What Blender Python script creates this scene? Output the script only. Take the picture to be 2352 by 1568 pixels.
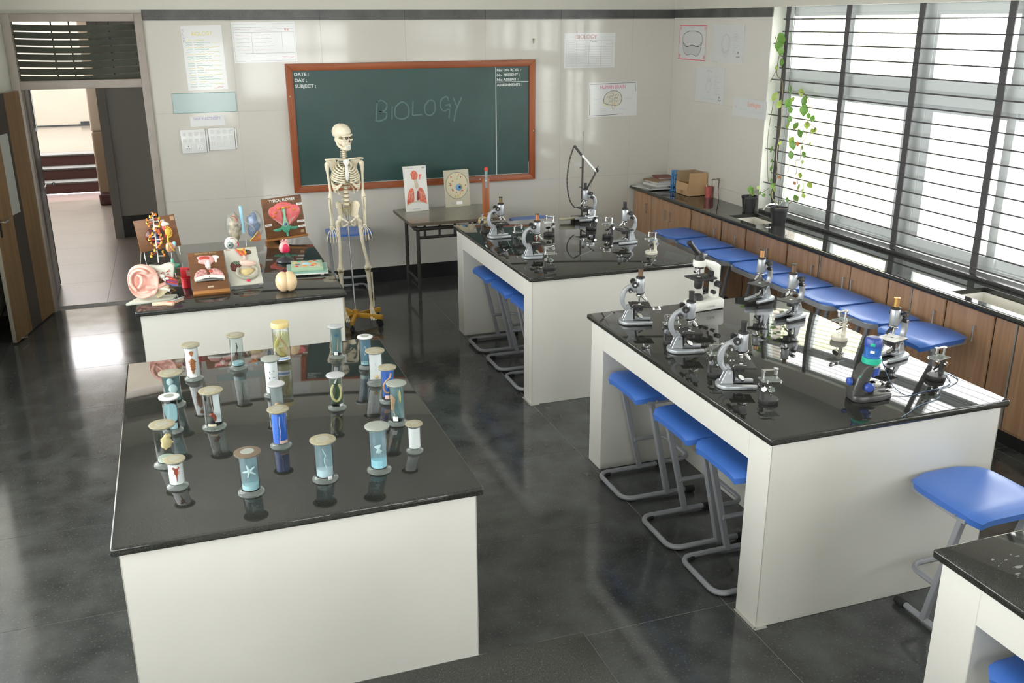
import bpy, bmesh, math, random
from mathutils import Vector, Matrix, Euler
for o in list(bpy.data.objects): bpy.data.objects.remove(o)
scn = bpy.context.scene
COL = scn.collection
PI = math.pi
R = math.radians

# ------------------------------------------------------------------ camera
cam_d = bpy.data.cameras.new('camera'); cam = bpy.data.objects.new('camera', cam_d); COL.objects.link(cam)
cam_d.sensor_width = 36; cam_d.lens = 33.283; cam_d.clip_start = .05; cam_d.clip_end = 200
a, b, c = R(-19.2875), R(-18.6772), R(-0.2374)
fw = Vector((-math.sin(a)*math.cos(b), math.cos(a)*math.cos(b), math.sin(b)))
rt = Vector((math.cos(a), math.sin(a), 0)); up = rt.cross(fw)
r2 = rt*math.cos(c) + up*math.sin(c); u2 = -rt*math.sin(c) + up*math.cos(c)
mw = Matrix((r2, u2, -fw)).transposed().to_4x4(); mw.translation = (0, 0, 2.475)
cam.matrix_world = mw
scn.camera = cam

# ------------------------------------------------------------------ world, daylight, exposure
scn.view_settings.view_transform = 'Standard'; scn.view_settings.look = 'None'
scn.view_settings.gamma = 1; scn.view_settings.use_curve_mapping = False
scn.view_settings.exposure = 0.95
wd = bpy.data.worlds.new('sky'); scn.world = wd; wd.use_nodes = True
bg = wd.node_tree.nodes['Background']; bg.inputs[0].default_value = (1, .97, .98, 1); bg.inputs[1].default_value = 5.0

def portal(name, loc, rot, sx, sy):
    l = bpy.data.lights.new(name, 'AREA'); l.shape = 'RECTANGLE'; l.size = sx; l.size_y = sy
    l.cycles.is_portal = True
    o = bpy.data.objects.new(name, l); COL.objects.link(o); o.location = loc; o.rotation_euler = rot
portal('window_portal', (5.32, 4.6, 1.71), (0, R(90), 0), 1.8, 5.6)
portal('window_portal', (5.32, -1.0, 1.71), (0, R(90), 0), 1.8, 4.0)
portal('window_portal', (2.65, -3.75, 1.7), (R(90), 0, 0), 2.5, 1.7)
portal('window_portal', (-1.82, 2.75, 1.75), (0, R(-90), 0), 1.7, 9.8)
portal('door_portal', (.85, -3.75, 1.05), (R(90), 0, 0), 1.0, 2.1)

# ------------------------------------------------------------------ materials
MATS = {}
def srgb(h):
    h = h.lstrip('#'); v = [int(h[i:i+2], 16)/255 for i in (0, 2, 4)]
    return tuple((x/12.92 if x <= .04045 else ((x+.055)/1.055)**2.4) for x in v)
def mat(name, col, rough=.5, metal=0, spec=.5, var=0, scale=20, bump=0, bscale=200, coat=0, emit=0, stretch=None):
    if name in MATS: return MATS[name]
    if isinstance(col, str): col = srgb(col)
    m = bpy.data.materials.new(name); m.use_nodes = True; MATS[name] = m
    nt = m.node_tree; p = nt.nodes['Principled BSDF']
    p.inputs['Base Color'].default_value = (*col, 1); p.inputs['Roughness'].default_value = rough
    p.inputs['Metallic'].default_value = metal; p.inputs['Specular IOR Level'].default_value = spec
    if coat: p.inputs['Coat Weight'].default_value = coat; p.inputs['Coat Roughness'].default_value = .05
    if emit: p.inputs['Emission Color'].default_value = (*col, 1); p.inputs['Emission Strength'].default_value = emit
    if var or bump:
        tc = nt.nodes.new('ShaderNodeTexCoord'); mp = nt.nodes.new('ShaderNodeMapping')
        nt.links.new(tc.outputs['Object'], mp.inputs[0])
        if stretch: mp.inputs['Scale'].default_value = stretch
    if var:
        n = nt.nodes.new('ShaderNodeTexNoise'); n.inputs['Scale'].default_value = scale; n.inputs['Detail'].default_value = 5
        nt.links.new(mp.outputs[0], n.inputs[0])
        r = nt.nodes.new('ShaderNodeValToRGB'); nt.links.new(n.outputs[0], r.inputs[0])
        r.color_ramp.elements[0].position = .3; r.color_ramp.elements[1].position = .7
        r.color_ramp.elements[0].color = tuple(x*(1-var) for x in col)+(1,)
        r.color_ramp.elements[1].color = tuple(min(1, x*(1+var)) for x in col)+(1,)
        nt.links.new(r.outputs[0], p.inputs['Base Color'])
    if bump:
        n = nt.nodes.new('ShaderNodeTexNoise'); n.inputs['Scale'].default_value = bscale
        nt.links.new(mp.outputs[0], n.inputs[0])
        bn = nt.nodes.new('ShaderNodeBump'); bn.inputs['Strength'].default_value = bump; bn.inputs['Distance'].default_value = .002
        nt.links.new(n.outputs[0], bn.inputs['Height']); nt.links.new(bn.outputs[0], p.inputs['Normal'])
    return m
def granite(name, base, fleck, rough, scale=260, amount=.62, mottle=.3, mscale=3, rvar=0, ior=1.5, joint=False):
    m = bpy.data.materials.new(name); m.use_nodes = True; MATS[name] = m
    nt = m.node_tree; p = nt.nodes['Principled BSDF']; L = nt.links.new
    tc = nt.nodes.new('ShaderNodeTexCoord'); ob = nt.nodes.new('ShaderNodeNewGeometry')
    n1 = nt.nodes.new('ShaderNodeTexNoise'); n1.inputs['Scale'].default_value = scale; n1.inputs['Detail'].default_value = 3
    n2 = nt.nodes.new('ShaderNodeTexNoise'); n2.inputs['Scale'].default_value = mscale; n2.inputs['Detail'].default_value = 6
    L(ob.outputs['Position'], n1.inputs[0]); L(ob.outputs['Position'], n2.inputs[0])
    r1 = nt.nodes.new('ShaderNodeValToRGB'); r1.color_ramp.elements[0].position = amount; r1.color_ramp.elements[1].position = min(1, amount+.1)
    L(n1.outputs[0], r1.inputs[0])
    r2_ = nt.nodes.new('ShaderNodeValToRGB'); r2_.color_ramp.elements[0].position = .3; r2_.color_ramp.elements[1].position = .75
    r2_.color_ramp.elements[0].color = tuple(x*(1-mottle) for x in base)+(1,); r2_.color_ramp.elements[1].color = tuple(x*(1+mottle) for x in base)+(1,)
    L(n2.outputs[0], r2_.inputs[0])
    mx = nt.nodes.new('ShaderNodeMixRGB'); mx.inputs[2].default_value = (*fleck, 1)
    L(r1.outputs[0], mx.inputs[0]); L(r2_.outputs[0], mx.inputs[1]); L(mx.outputs[0], p.inputs['Base Color'])
    p.inputs['Roughness'].default_value = rough; p.inputs['IOR'].default_value = ior
    if rvar:
        mr = nt.nodes.new('ShaderNodeMapRange'); mr.inputs[3].default_value = max(0, rough-rvar); mr.inputs[4].default_value = rough+rvar
        L(n2.outputs[0], mr.inputs[0]); L(mr.outputs[0], p.inputs['Roughness'])
    return m
def wood(name, c1, c2, rough=.4, axis='z', scale=1.0):
    m = bpy.data.materials.new(name); m.use_nodes = True; MATS[name] = m
    if isinstance(c1, str): c1, c2 = srgb(c1), srgb(c2)
    nt = m.node_tree; p = nt.nodes['Principled BSDF']; L = nt.links.new
    ge = nt.nodes.new('ShaderNodeNewGeometry'); mp = nt.nodes.new('ShaderNodeMapping')
    s = {'z': (28, 28, 1.6), 'x': (1.6, 28, 28), 'y': (28, 1.6, 28)}[axis]
    mp.inputs['Scale'].default_value = tuple(k*scale for k in s)
    n = nt.nodes.new('ShaderNodeTexNoise'); n.inputs['Scale'].default_value = 1.0; n.inputs['Detail'].default_value = 8; n.inputs['Distortion'].default_value = .8
    L(ge.outputs['Position'], mp.inputs[0]); L(mp.outputs[0], n.inputs[0])
    r = nt.nodes.new('ShaderNodeValToRGB'); r.color_ramp.elements[0].color = (*c1, 1); r.color_ramp.elements[1].color = (*c2, 1)
    r.color_ramp.elements[0].position = .3; r.color_ramp.elements[1].position = .7
    L(n.outputs[0], r.inputs[0]); L(r.outputs[0], p.inputs['Base Color']); p.inputs['Roughness'].default_value = rough
    return m
def clear(name, tint=(1, 1, 1), refl=1.0, op=0.0, opcol=None, ior=1.45, rough=0.0):
    """thin glass: transparent mixed with a fresnel mirror; op = share of a diffuse body"""
    m = bpy.data.materials.new(name); m.use_nodes = True; MATS[name] = m
    nt = m.node_tree; nt.nodes.clear(); L = nt.links.new
    out = nt.nodes.new('ShaderNodeOutputMaterial'); t = nt.nodes.new('ShaderNodeBsdfTransparent'); t.inputs[0].default_value = (*tint, 1)
    g = nt.nodes.new('ShaderNodeBsdfGlossy'); g.inputs['Roughness'].default_value = rough
    fr = nt.nodes.new('ShaderNodeFresnel'); ge = nt.nodes.new('ShaderNodeNewGeometry')      # same reflectance from both sides of the sheet
    mr = nt.nodes.new('ShaderNodeMapRange'); mr.inputs[3].default_value = ior; mr.inputs[4].default_value = 1/ior
    L(ge.outputs['Backfacing'], mr.inputs[0]); L(mr.outputs[0], fr.inputs[0])
    mu = nt.nodes.new('ShaderNodeMath'); mu.operation = 'MULTIPLY'; mu.inputs[1].default_value = refl; L(fr.outputs[0], mu.inputs[0])
    body = t
    if op:
        d = nt.nodes.new('ShaderNodeBsdfDiffuse'); d.inputs[0].default_value = (*(opcol or tint), 1)
        mm = nt.nodes.new('ShaderNodeMixShader'); mm.inputs[0].default_value = op; L(t.outputs[0], mm.inputs[1]); L(d.outputs[0], mm.inputs[2]); body = mm
    mx = nt.nodes.new('ShaderNodeMixShader'); L(mu.outputs[0], mx.inputs[0]); L(body.outputs[0], mx.inputs[1]); L(g.outputs[0], mx.inputs[2]); L(mx.outputs[0], out.inputs[0])
    return m

M_floor = granite('dark_stone_floor', (.060, .064, .062), (.105, .11, .105), .11, scale=90, amount=.60, mottle=.40, mscale=5, rvar=.05)
M_grout = mat('floor_grout', (.30, .30, .28), .7)
M_corr = granite('corridor_stone', (.20, .17, .14), (.25, .21, .18), .28, scale=30, amount=.6, mottle=.12, mscale=2)
M_top = granite('black_granite', (.020, .021, .018), (.085, .09, .08), .035, scale=420, amount=.60, mottle=.3, mscale=8, ior=1.6)
M_ledge = granite('ledge_granite', (.05, .05, .05), (.12, .12, .12), .22, scale=300, amount=.6)
M_strip = granite('grey_granite', (.075, .075, .072), (.14, .14, .13), .25, scale=200, amount=.58, mottle=.3, mscale=6)
M_skirt = granite('black_skirting', (.022, .023, .024), (.05, .05, .05), .12, scale=200, amount=.6)
M_wtile = mat('cream_glazed_tile', (.60, .58, .525), .07, var=.03, scale=1.2)
M_wgrout = mat('tile_joint', (.46, .44, .39), .6)
M_paint = mat('cream_paint', (.58, .57, .50), .55, var=.03, scale=2)
M_ceil = mat('white_ceiling', (.78, .77, .72), .8)
M_bench = mat('cream_bench_tile', (.65, .645, .60), .22, var=.03, scale=2)
M_benchedge = mat('bench_edge', (.42, .41, .37), .4)
M_frame = mat('taupe_paint', (.36, .315, .275), .45, var=.08, scale=8)
M_alu = mat('white_aluminium', (.66, .70, .70), .35)
M_rev = mat('reveal_paint', (.66, .67, .60), .5, var=.08, scale=6)
M_grill = mat('dark_grill_paint', (.075, .072, .075), .4)
M_pane = clear('window_glass', (.97, .99, .98), 1.0)
M_mesh = mat('grey_wire', (.55, .56, .52), .5)
M_blk = mat('black_plastic', (.018, .018, .018), .35)
M_rub = mat('black_rubber', (.012, .012, .012), .6)
M_steel = mat('brushed_steel', (.62, .63, .64), .28, metal=1)
M_chrome = mat('chrome', (.8, .8, .8), .1, metal=1)
M_white = mat('white_plastic', (.80, .80, .78), .3)
M_paper = mat('white_paper', (.74, .75, .76), .35)
M_ink = mat('dark_ink', (.06, .06, .065), .6)
M_ink2 = mat('grey_pencil', (.38, .39, .42), .6)
M_red = mat('red_ink', (.75, .10, .14), .6)
M_yel = mat('yellow_ink', (.75, .68, .15), .6)
M_grn = mat('green_ink', (.20, .50, .38), .6)

# ------------------------------------------------------------------ mesh helper
class MB:
    def __init__(s): s.v = []; s.f = []; s.mi = []; s.k = 0
    def use(s, k): s.k = k; return s
    def add(s, vs, fs, M=None):
        n = len(s.v)
        for p in vs:
            p = Vector(p); s.v.append(M @ p if M else p)
        for f in fs: s.f.append([n+i for i in f]); s.mi.append(s.k)
        return s
    def box(s, x0, x1, y0, y1, z0, z1, M=None):
        vs = [(x, y, z) for z in (z0, z1) for y in (y0, y1) for x in (x0, x1)]
        return s.add(vs, [(0, 2, 3, 1), (4, 5, 7, 6), (0, 1, 5, 4), (2, 6, 7, 3), (0, 4, 6, 2), (1, 3, 7, 5)], M)
    def cyl(s, p0, p1, r0, r1=None, n=14, M=None):
        return s.tube([p0, p1], [r0, r0 if r1 is None else r1], n, M=M)
    def tube(s, path, r, n=8, closed=False, M=None, sq=False):
        P = [Vector(p) for p in path]; N = len(P)
        rr = r if isinstance(r, (list, tuple)) else [r]*N
        if len(rr) != N:
            q0 = rr; rr = []
            for i in range(N):
                q = i/(N-1)*(len(q0)-1); k_ = int(min(q, len(q0)-2)); rr.append(q0[k_]+(q0[k_+1]-q0[k_])*(q-k_))
        vs = []; fs = []; prev = None
        for i in range(N):
            if closed: t = P[(i+1) % N]-P[i-1]
            else: t = P[min(i+1, N-1)]-P[max(i-1, 0)]
            if t.length < 1e-9: t = Vector((0, 0, 1))
            t.normalize()
            if prev is None:
                u = t.cross(Vector((0, 0, 1)))
                if u.length < .1: u = t.cross(Vector((0, 1, 0)))
            else: u = prev - t*prev.dot(t)
            u.normalize(); prev = u; w = t.cross(u)
            for j in range(n):
                an = 2*PI*(j+(.5 if sq else 0))/n
                q = rr[i]*(1.414 if sq else 1)
                vs.append(P[i] + u*math.cos(an)*q + w*math.sin(an)*q)
        for i in range(N if closed else N-1):
            for j in range(n):
                a_ = i*n+j; b_ = i*n+(j+1) % n; c_ = ((i+1) % N)*n+(j+1) % n; d_ = ((i+1) % N)*n+j
                fs.append((a_, b_, c_, d_))
        if not closed: fs.append(tuple(range(n))[::-1]); fs.append(tuple((N-1)*n+j for j in range(n)))
        return s.add(vs, fs, M)
    def lathe(s, prof, c=(0, 0, 0), n=24, M=None, flute=None):
        vs = []; fs = []
        for r, z in prof:
            for j in range(n):
                an = 2*PI*j/n; vs.append((c[0]+r*math.cos(an), c[1]+r*math.sin(an), c[2]+z))
        for i in range(len(prof)-1):
            for j in range(n): fs.append((i*n+j, i*n+(j+1) % n, (i+1)*n+(j+1) % n, (i+1)*n+j))
        if prof[0][0] > 1e-6: fs.append(tuple(range(n))[::-1])
        if prof[-1][0] > 1e-6: fs.append(tuple((len(prof)-1)*n+j for j in range(n)))
        return s.add(vs, fs, M)
    def ball(s, c, r, n=16, m=10, M=None, fn=None):
        if not isinstance(r, (tuple, list)): r = (r, r, r)
        vs = []; fs = []
        for i in range(m+1):
            th = PI*i/m
            for j in range(n):
                ph = 2*PI*j/n; d = Vector((math.sin(th)*math.cos(ph), math.sin(th)*math.sin(ph), math.cos(th)))
                k = fn(d) if fn else 1
                vs.append((c[0]+r[0]*d.x*k, c[1]+r[1]*d.y*k, c[2]+r[2]*d.z*k))
        for i in range(m):
            for j in range(n): fs.append((i*n+j, (i+1)*n+j, (i+1)*n+(j+1) % n, i*n+(j+1) % n))
        return s.add(vs, fs, M)
    def prism(s, poly, a0, a1, plane='xz', M=None):
        """extrude a polygon; xz: depth along y from a0 to a1; xy: along z"""
        n = len(poly)
        g = (lambda p, h: (p[0], h, p[1])) if plane == 'xz' else (lambda p, h: (p[0], p[1], h)) if plane == 'xy' else (lambda p, h: (h, p[0], p[1]))
        vs = [g(p, a0) for p in poly]+[g(p, a1) for p in poly]
        fs = [tuple(range(n))[::-1], tuple(range(n, 2*n))]+[(i, (i+1) % n, n+(i+1) % n, n+i) for i in range(n)]
        return s.add(vs, fs, M)
    def dome(s, poly, y0, h, plane='xz', M=None, steps=3):
        """flat outline swelling to a rounded relief of height h (towards -y for xz, +z for xy)"""
        n = len(poly); cx = sum(p[0] for p in poly)/n; cz = sum(p[1] for p in poly)/n
        vs = []; fs = []
        for k in range(steps+1):
            t = k/steps; sc = math.cos(t*PI/2*.92); hh = h*math.sin(t*PI/2)
            for p in poly:
                x = cx+(p[0]-cx)*sc; z = cz+(p[1]-cz)*sc
                vs.append((x, y0-hh, z) if plane == 'xz' else (x, z, y0+hh))
        for k in range(steps):
            for i in range(n): fs.append((k*n+i, k*n+(i+1) % n, (k+1)*n+(i+1) % n, (k+1)*n+i))
        fs.append(tuple(steps*n+i for i in range(n))); fs.append(tuple(range(n))[::-1])
        return s.add(vs, fs, M)
    def ribbon(s, pts, w, y=0, M=None):
        """thin drawn line in the xz plane"""
        P = [Vector((p[0], p[1])) for p in pts]; vs = []; fs = []
        for i, p in enumerate(P):
            t = P[min(i+1, len(P)-1)]-P[max(i-1, 0)]
            t = t.normalized() if t.length > 1e-9 else Vector((1, 0)); nn = Vector((-t.y, t.x))*w/2
            vs += [(p.x+nn.x, y, p.y+nn.y), (p.x-nn.x, y, p.y-nn.y)]
        fs = [(2*i, 2*i+1, 2*i+3, 2*i+2) for i in range(len(P)-1)]
        return s.add(vs, fs, M)
    def mesh(s, name, mats, bevel=0, seg=2, smooth=35, fix=True):
        me = bpy.data.meshes.new(name)
        me.from_pydata([tuple(p) for p in s.v], [], s.f)
        if not isinstance(mats, (list, tuple)): mats = [mats]
        for m in mats: me.materials.append(m)
        for p, k in zip(me.polygons, s.mi): p.material_index = k
        if bevel or fix:
            bm = bmesh.new(); bm.from_mesh(me)
            if fix: bmesh.ops.recalc_face_normals(bm, faces=bm.faces)
            if bevel:
                es = [e for e in bm.edges if len(e.link_faces) == 2 and e.calc_face_angle(0) > .6]
                bmesh.ops.bevel(bm, geom=es, offset=bevel, segments=seg, affect='EDGES', profile=.5, clamp_overlap=True)
            bm.to_mesh(me); bm.free()
        for p in me.polygons: p.use_smooth = True
        me.set_sharp_from_angle(angle=R(smooth))
        return me

def tag(o, label=None, cat=None, group=None, kind=None):
    if label: o['label'] = label
    if cat: o['category'] = cat
    if group: o['group'] = group
    if kind: o['kind'] = kind
    return o
def thing(name, label, cat, loc=(0, 0, 0), rz=0, group=None, rot=None):
    o = bpy.data.objects.new(name, None); COL.objects.link(o); o.empty_display_size = .05
    o.location = loc; o.rotation_euler = rot if rot else (0, 0, rz)
    return tag(o, label, cat, group)
def part(name, mb, mats, parent=None, loc=None, rot=None, label=None, kind=None, **k):
    me = mb.mesh(name, mats, **k) if isinstance(mb, MB) else mb
    o = bpy.data.objects.new(name, me); COL.objects.link(o)
    if parent: o.parent = parent
    if loc: o.location = loc
    if rot: o.rotation_euler = rot
    if label: o['label'] = label
    if kind: o['kind'] = kind
    return o
def struct(name, mb, mats, parent=None, **k):
    o = part(name, mb, mats, parent, **k)
    if not parent: o['kind'] = 'structure'
    return o
def dup(o, parent=None, label=None, loc=None, rz=None, group=None):
    c_ = o.copy(); COL.objects.link(c_)
    if parent: c_.parent = parent
    if label: c_['label'] = label
    if group: c_['group'] = group
    if loc: c_.location = loc
    if rz is not None: c_.rotation_euler = (0, 0, rz)
    for ch in list(o.children): dup(ch, c_)
    return c_
def text(name, s, size, m, parent, loc, rot=(R(90), 0, 0), align='LEFT', sx=1.0, ext=.0004, bold=0, shear=0, label=None):
    cu = bpy.data.curves.new(name, 'FONT'); cu.body = s; cu.size = size; cu.align_x = align; cu.extrude = ext; cu.offset = bold; cu.shear = shear
    cu.resolution_u = 3
    to = bpy.data.objects.new(name, cu); COL.objects.link(to)
    dg = bpy.context.evaluated_depsgraph_get(); me = bpy.data.meshes.new_from_object(to.evaluated_get(dg))
    bpy.data.objects.remove(to); bpy.data.curves.remove(cu)
    me.materials.clear(); me.materials.append(m)
    o = bpy.data.objects.new(name, me); COL.objects.link(o); o.parent = parent; o.location = loc; o.rotation_euler = rot; o.scale = (sx, 1, 1)
    if label: o['label'] = label
    return o
def T(x=0, y=0, z=0, rx=0, ry=0, rz=0):
    return Matrix.Translation((x, y, z)) @ Euler((rx, ry, rz)).to_matrix().to_4x4()
def circ(cx, cz, rx, rz=None, n=24, a0=0, a1=2*PI, full=True):
    rz = rx if rz is None else rz
    k = n if full else n+1
    return [(cx+rx*math.cos(a0+(a1-a0)*i/n), cz+rz*math.sin(a0+(a1-a0)*i/n)) for i in range(k)]
def blob(pts, n=4):
    """smooth closed outline through control points"""
    N = len(pts); out = []
    for i in range(N):
        p0, p1, p2, p3 = [Vector(pts[(i+k) % N]) for k in (-1, 0, 1, 2)]
        for j in range(n):
            t = j/n
            q = .5*((2*p1)+(-p0+p2)*t+(2*p0-5*p1+4*p2-p3)*t*t+(-p0+3*p1-3*p2+p3)*t**3)
            out.append(tuple(q))
    return out
def spline(pts, n=6):
    out = []; N = len(pts)
    for i in range(N-1):
        p0 = Vector(pts[max(i-1, 0)]); p1 = Vector(pts[i]); p2 = Vector(pts[i+1]); p3 = Vector(pts[min(i+2, N-1)])
        for j in range(n):
            t = j/n
            out.append(.5*((2*p1)+(-p0+p2)*t+(2*p0-5*p1+4*p2-p3)*t*t+(-p0+3*p1-3*p2+p3)*t**3))
    out.append(Vector(pts[-1])); return out

# ================================================================== THE SETTING
XL, XR, YB, YF, ZC = -1.545, 4.974, 9.127, -3.6, 3.25
# floor with separate stone tiles
fl = struct('floor', MB().box(XL-.1, XR+.1, YF-.1, YB+.16, -.12, -.0015), M_grout)
xs = [XL, -.295, .905, 2.105, 3.305, 4.505, XR]
ys = [YF] + [3.12+.86*k for k in range(-7, 7)] + [YB+.02]
for i in range(len(xs)-1):
    for j in range(len(ys)-1):
        part('tile', MB().box(xs[i]+.0018, xs[i+1]-.0018, ys[j]+.0018, ys[j+1]-.0018, -.009, 0), M_floor, fl, fix=False)
# back wall with doorway x -1.24..-.15, z < 2.55
DX0, DX1, DZ = -1.235, -.150, 2.548
wb = struct('wall_back', MB().box(DX1, XR+.25, YB+.006, YB+.2, -.02, ZC).box(DX0, DX1, YB+.006, YB+.2, DZ, ZC)
            .box(XL-.2, DX0, YB+.006, YB+.2, -.02, ZC), M_wgrout)
# painted part above the granite strip
struct('trim_1', MB().box(XL, XR, YB-.002, YB+.006, 2.582, ZC).box(XL, DX0, YB-.002, YB+.006, .15, 2.582), M_paint)
tx = [DX1, .573, 1.36, 2.147, 2.934, 3.721, 4.508, XR]; tz = [.152, .93, 1.71, 2.494]
for i in range(len(tx)-1):
    for j in range(3):
        part('tile', MB().box(tx[i]+.0005, tx[i+1]-.0005, YB, YB+.006, tz[j]+.0005, tz[j+1]-.0005), M_wtile, wb, fix=False)
s1 = struct('trim_2', MB().box(DX1, XR, YB+.004, YB+.006, 2.494, 2.582), M_wgrout)
for i in range(len(tx)-1): part('slab', MB().box(tx[i]+.0012, tx[i+1]-.0012, YB-.006, YB+.004, 2.495, 2.581), M_strip, s1, fix=False)
b1 = struct('baseboard_back', MB().box(DX1, XR, YB+.002, YB+.006, 0, .152), M_wgrout)
for i in range(len(tx)-1): part('slab', MB().box(tx[i]+.001, tx[i+1]-.001, YB-.008, YB+.002, 0, .152), M_skirt, b1, fix=False)
# right wall: solid by the corner, window from y 7.38 towards the viewer
WY = 7.38; SZ = .84; WZ = 2.585
WA = [(7.38, 2.28), (1.85, -2.92)]           # window spans (y far, y near)
m = MB().box(XR+.006, XR+.3, WY, YB+.2, -.02, ZC).box(XR+.006, XR+.3, YF-.2, WY, WZ, ZC).box(XR+.006, XR+.3, YF-.2, WY, -.02, SZ-.03)
m.box(XR+.006, XR+.3, 1.85, 2.28, SZ-.03, WZ).box(XR+.006, XR+.3, YF-.2, -2.92, SZ-.03, WZ)
wr = struct('wall_right', m, M_rev)
struct('trim_3', MB().box(XR-.002, XR+.006, WY, YB, 2.582, ZC).box(XR-.002, XR+.006, YF, WY, WZ, ZC).box(XR, XR+.006, 1.85, 2.28, SZ, WZ).box(XR, XR+.006, YF, -2.92, 0, WZ).box(XR, XR+.006, -2.92, 1.85, 0, SZ-.03), M_paint)
ty = [WY, 8.25, YB]
for i in range(2):
    for j in range(3):
        part('tile', MB().box(XR, XR+.006, ty[i]+.0005, ty[i+1]-.0005, [.1, .93, 1.71][j], [.93, 1.71, 2.505][j]-.001), M_wtile, wr, fix=False)
s2 = struct('trim_4', MB().box(XR+.004, XR+.006, WY, YB-.006, 2.505, 2.582), M_wgrout)
for y0, y1 in ((WY, 7.62), (7.62, 8.13), (8.13, 8.62), (8.62, YB-.008)):
    part('slab', MB().box(XR-.008, XR+.004, y0+.001, y1-.001, 2.503, 2.581), M_strip, s2, fix=False)
# left, rear wall, ceiling
LW0, LW1 = -2.1, 7.6                        # unseen window band in the left wall, span guessed and stretched for fill light
struct('wall_left', MB().box(XL-.2, XL, YF-.2, LW0, -.02, ZC).box(XL-.2, XL, LW1, YB+.2, -.02, ZC).box(XL-.2, XL, LW0, LW1, -.02, .9).box(XL-.2, XL, LW0, LW1, 2.55, ZC), M_paint)
struct('baseboard_left', MB().box(XL, XL+.012, YF, YB-.01, 0, .15), M_skirt)
struct('wall_rear', MB().box(XL, .4, YF-.2, YF, 0, ZC).box(1.3, 1.45, YF-.2, YF, 0, ZC).box(3.9, XR+.1, YF-.2, YF, 0, ZC).box(.4, 1.3, YF-.2, YF, 2.1, ZC).box(1.45, 3.9, YF-.2, YF, 0, .9).box(1.45, 3.9, YF-.2, YF, 2.5, ZC), M_paint)
w4 = thing('window_4', None, None); w4['kind'] = 'structure'
m = MB().box(XL-.12, XL-.06, LW0, LW1, .9, .95).box(XL-.12, XL-.06, LW0, LW1, 2.5, 2.55).box(XL-.12, XL-.06, LW0, LW1, 1.95, 2.03)
for k in range(11): m.box(XL-.12, XL-.06, LW0+k*.89, LW0+.06+k*.89, .9, 2.55)
part('window_frame', m, M_alu, w4)
part('pane', MB().box(XL-.092, XL-.088, LW0, LW1, .95, 2.5), M_pane, w4)
struct('ceiling', MB().box(XL-.2, XR+.3, YF-.2, YB+.2, ZC, ZC+.15), M_ceil)

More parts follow.
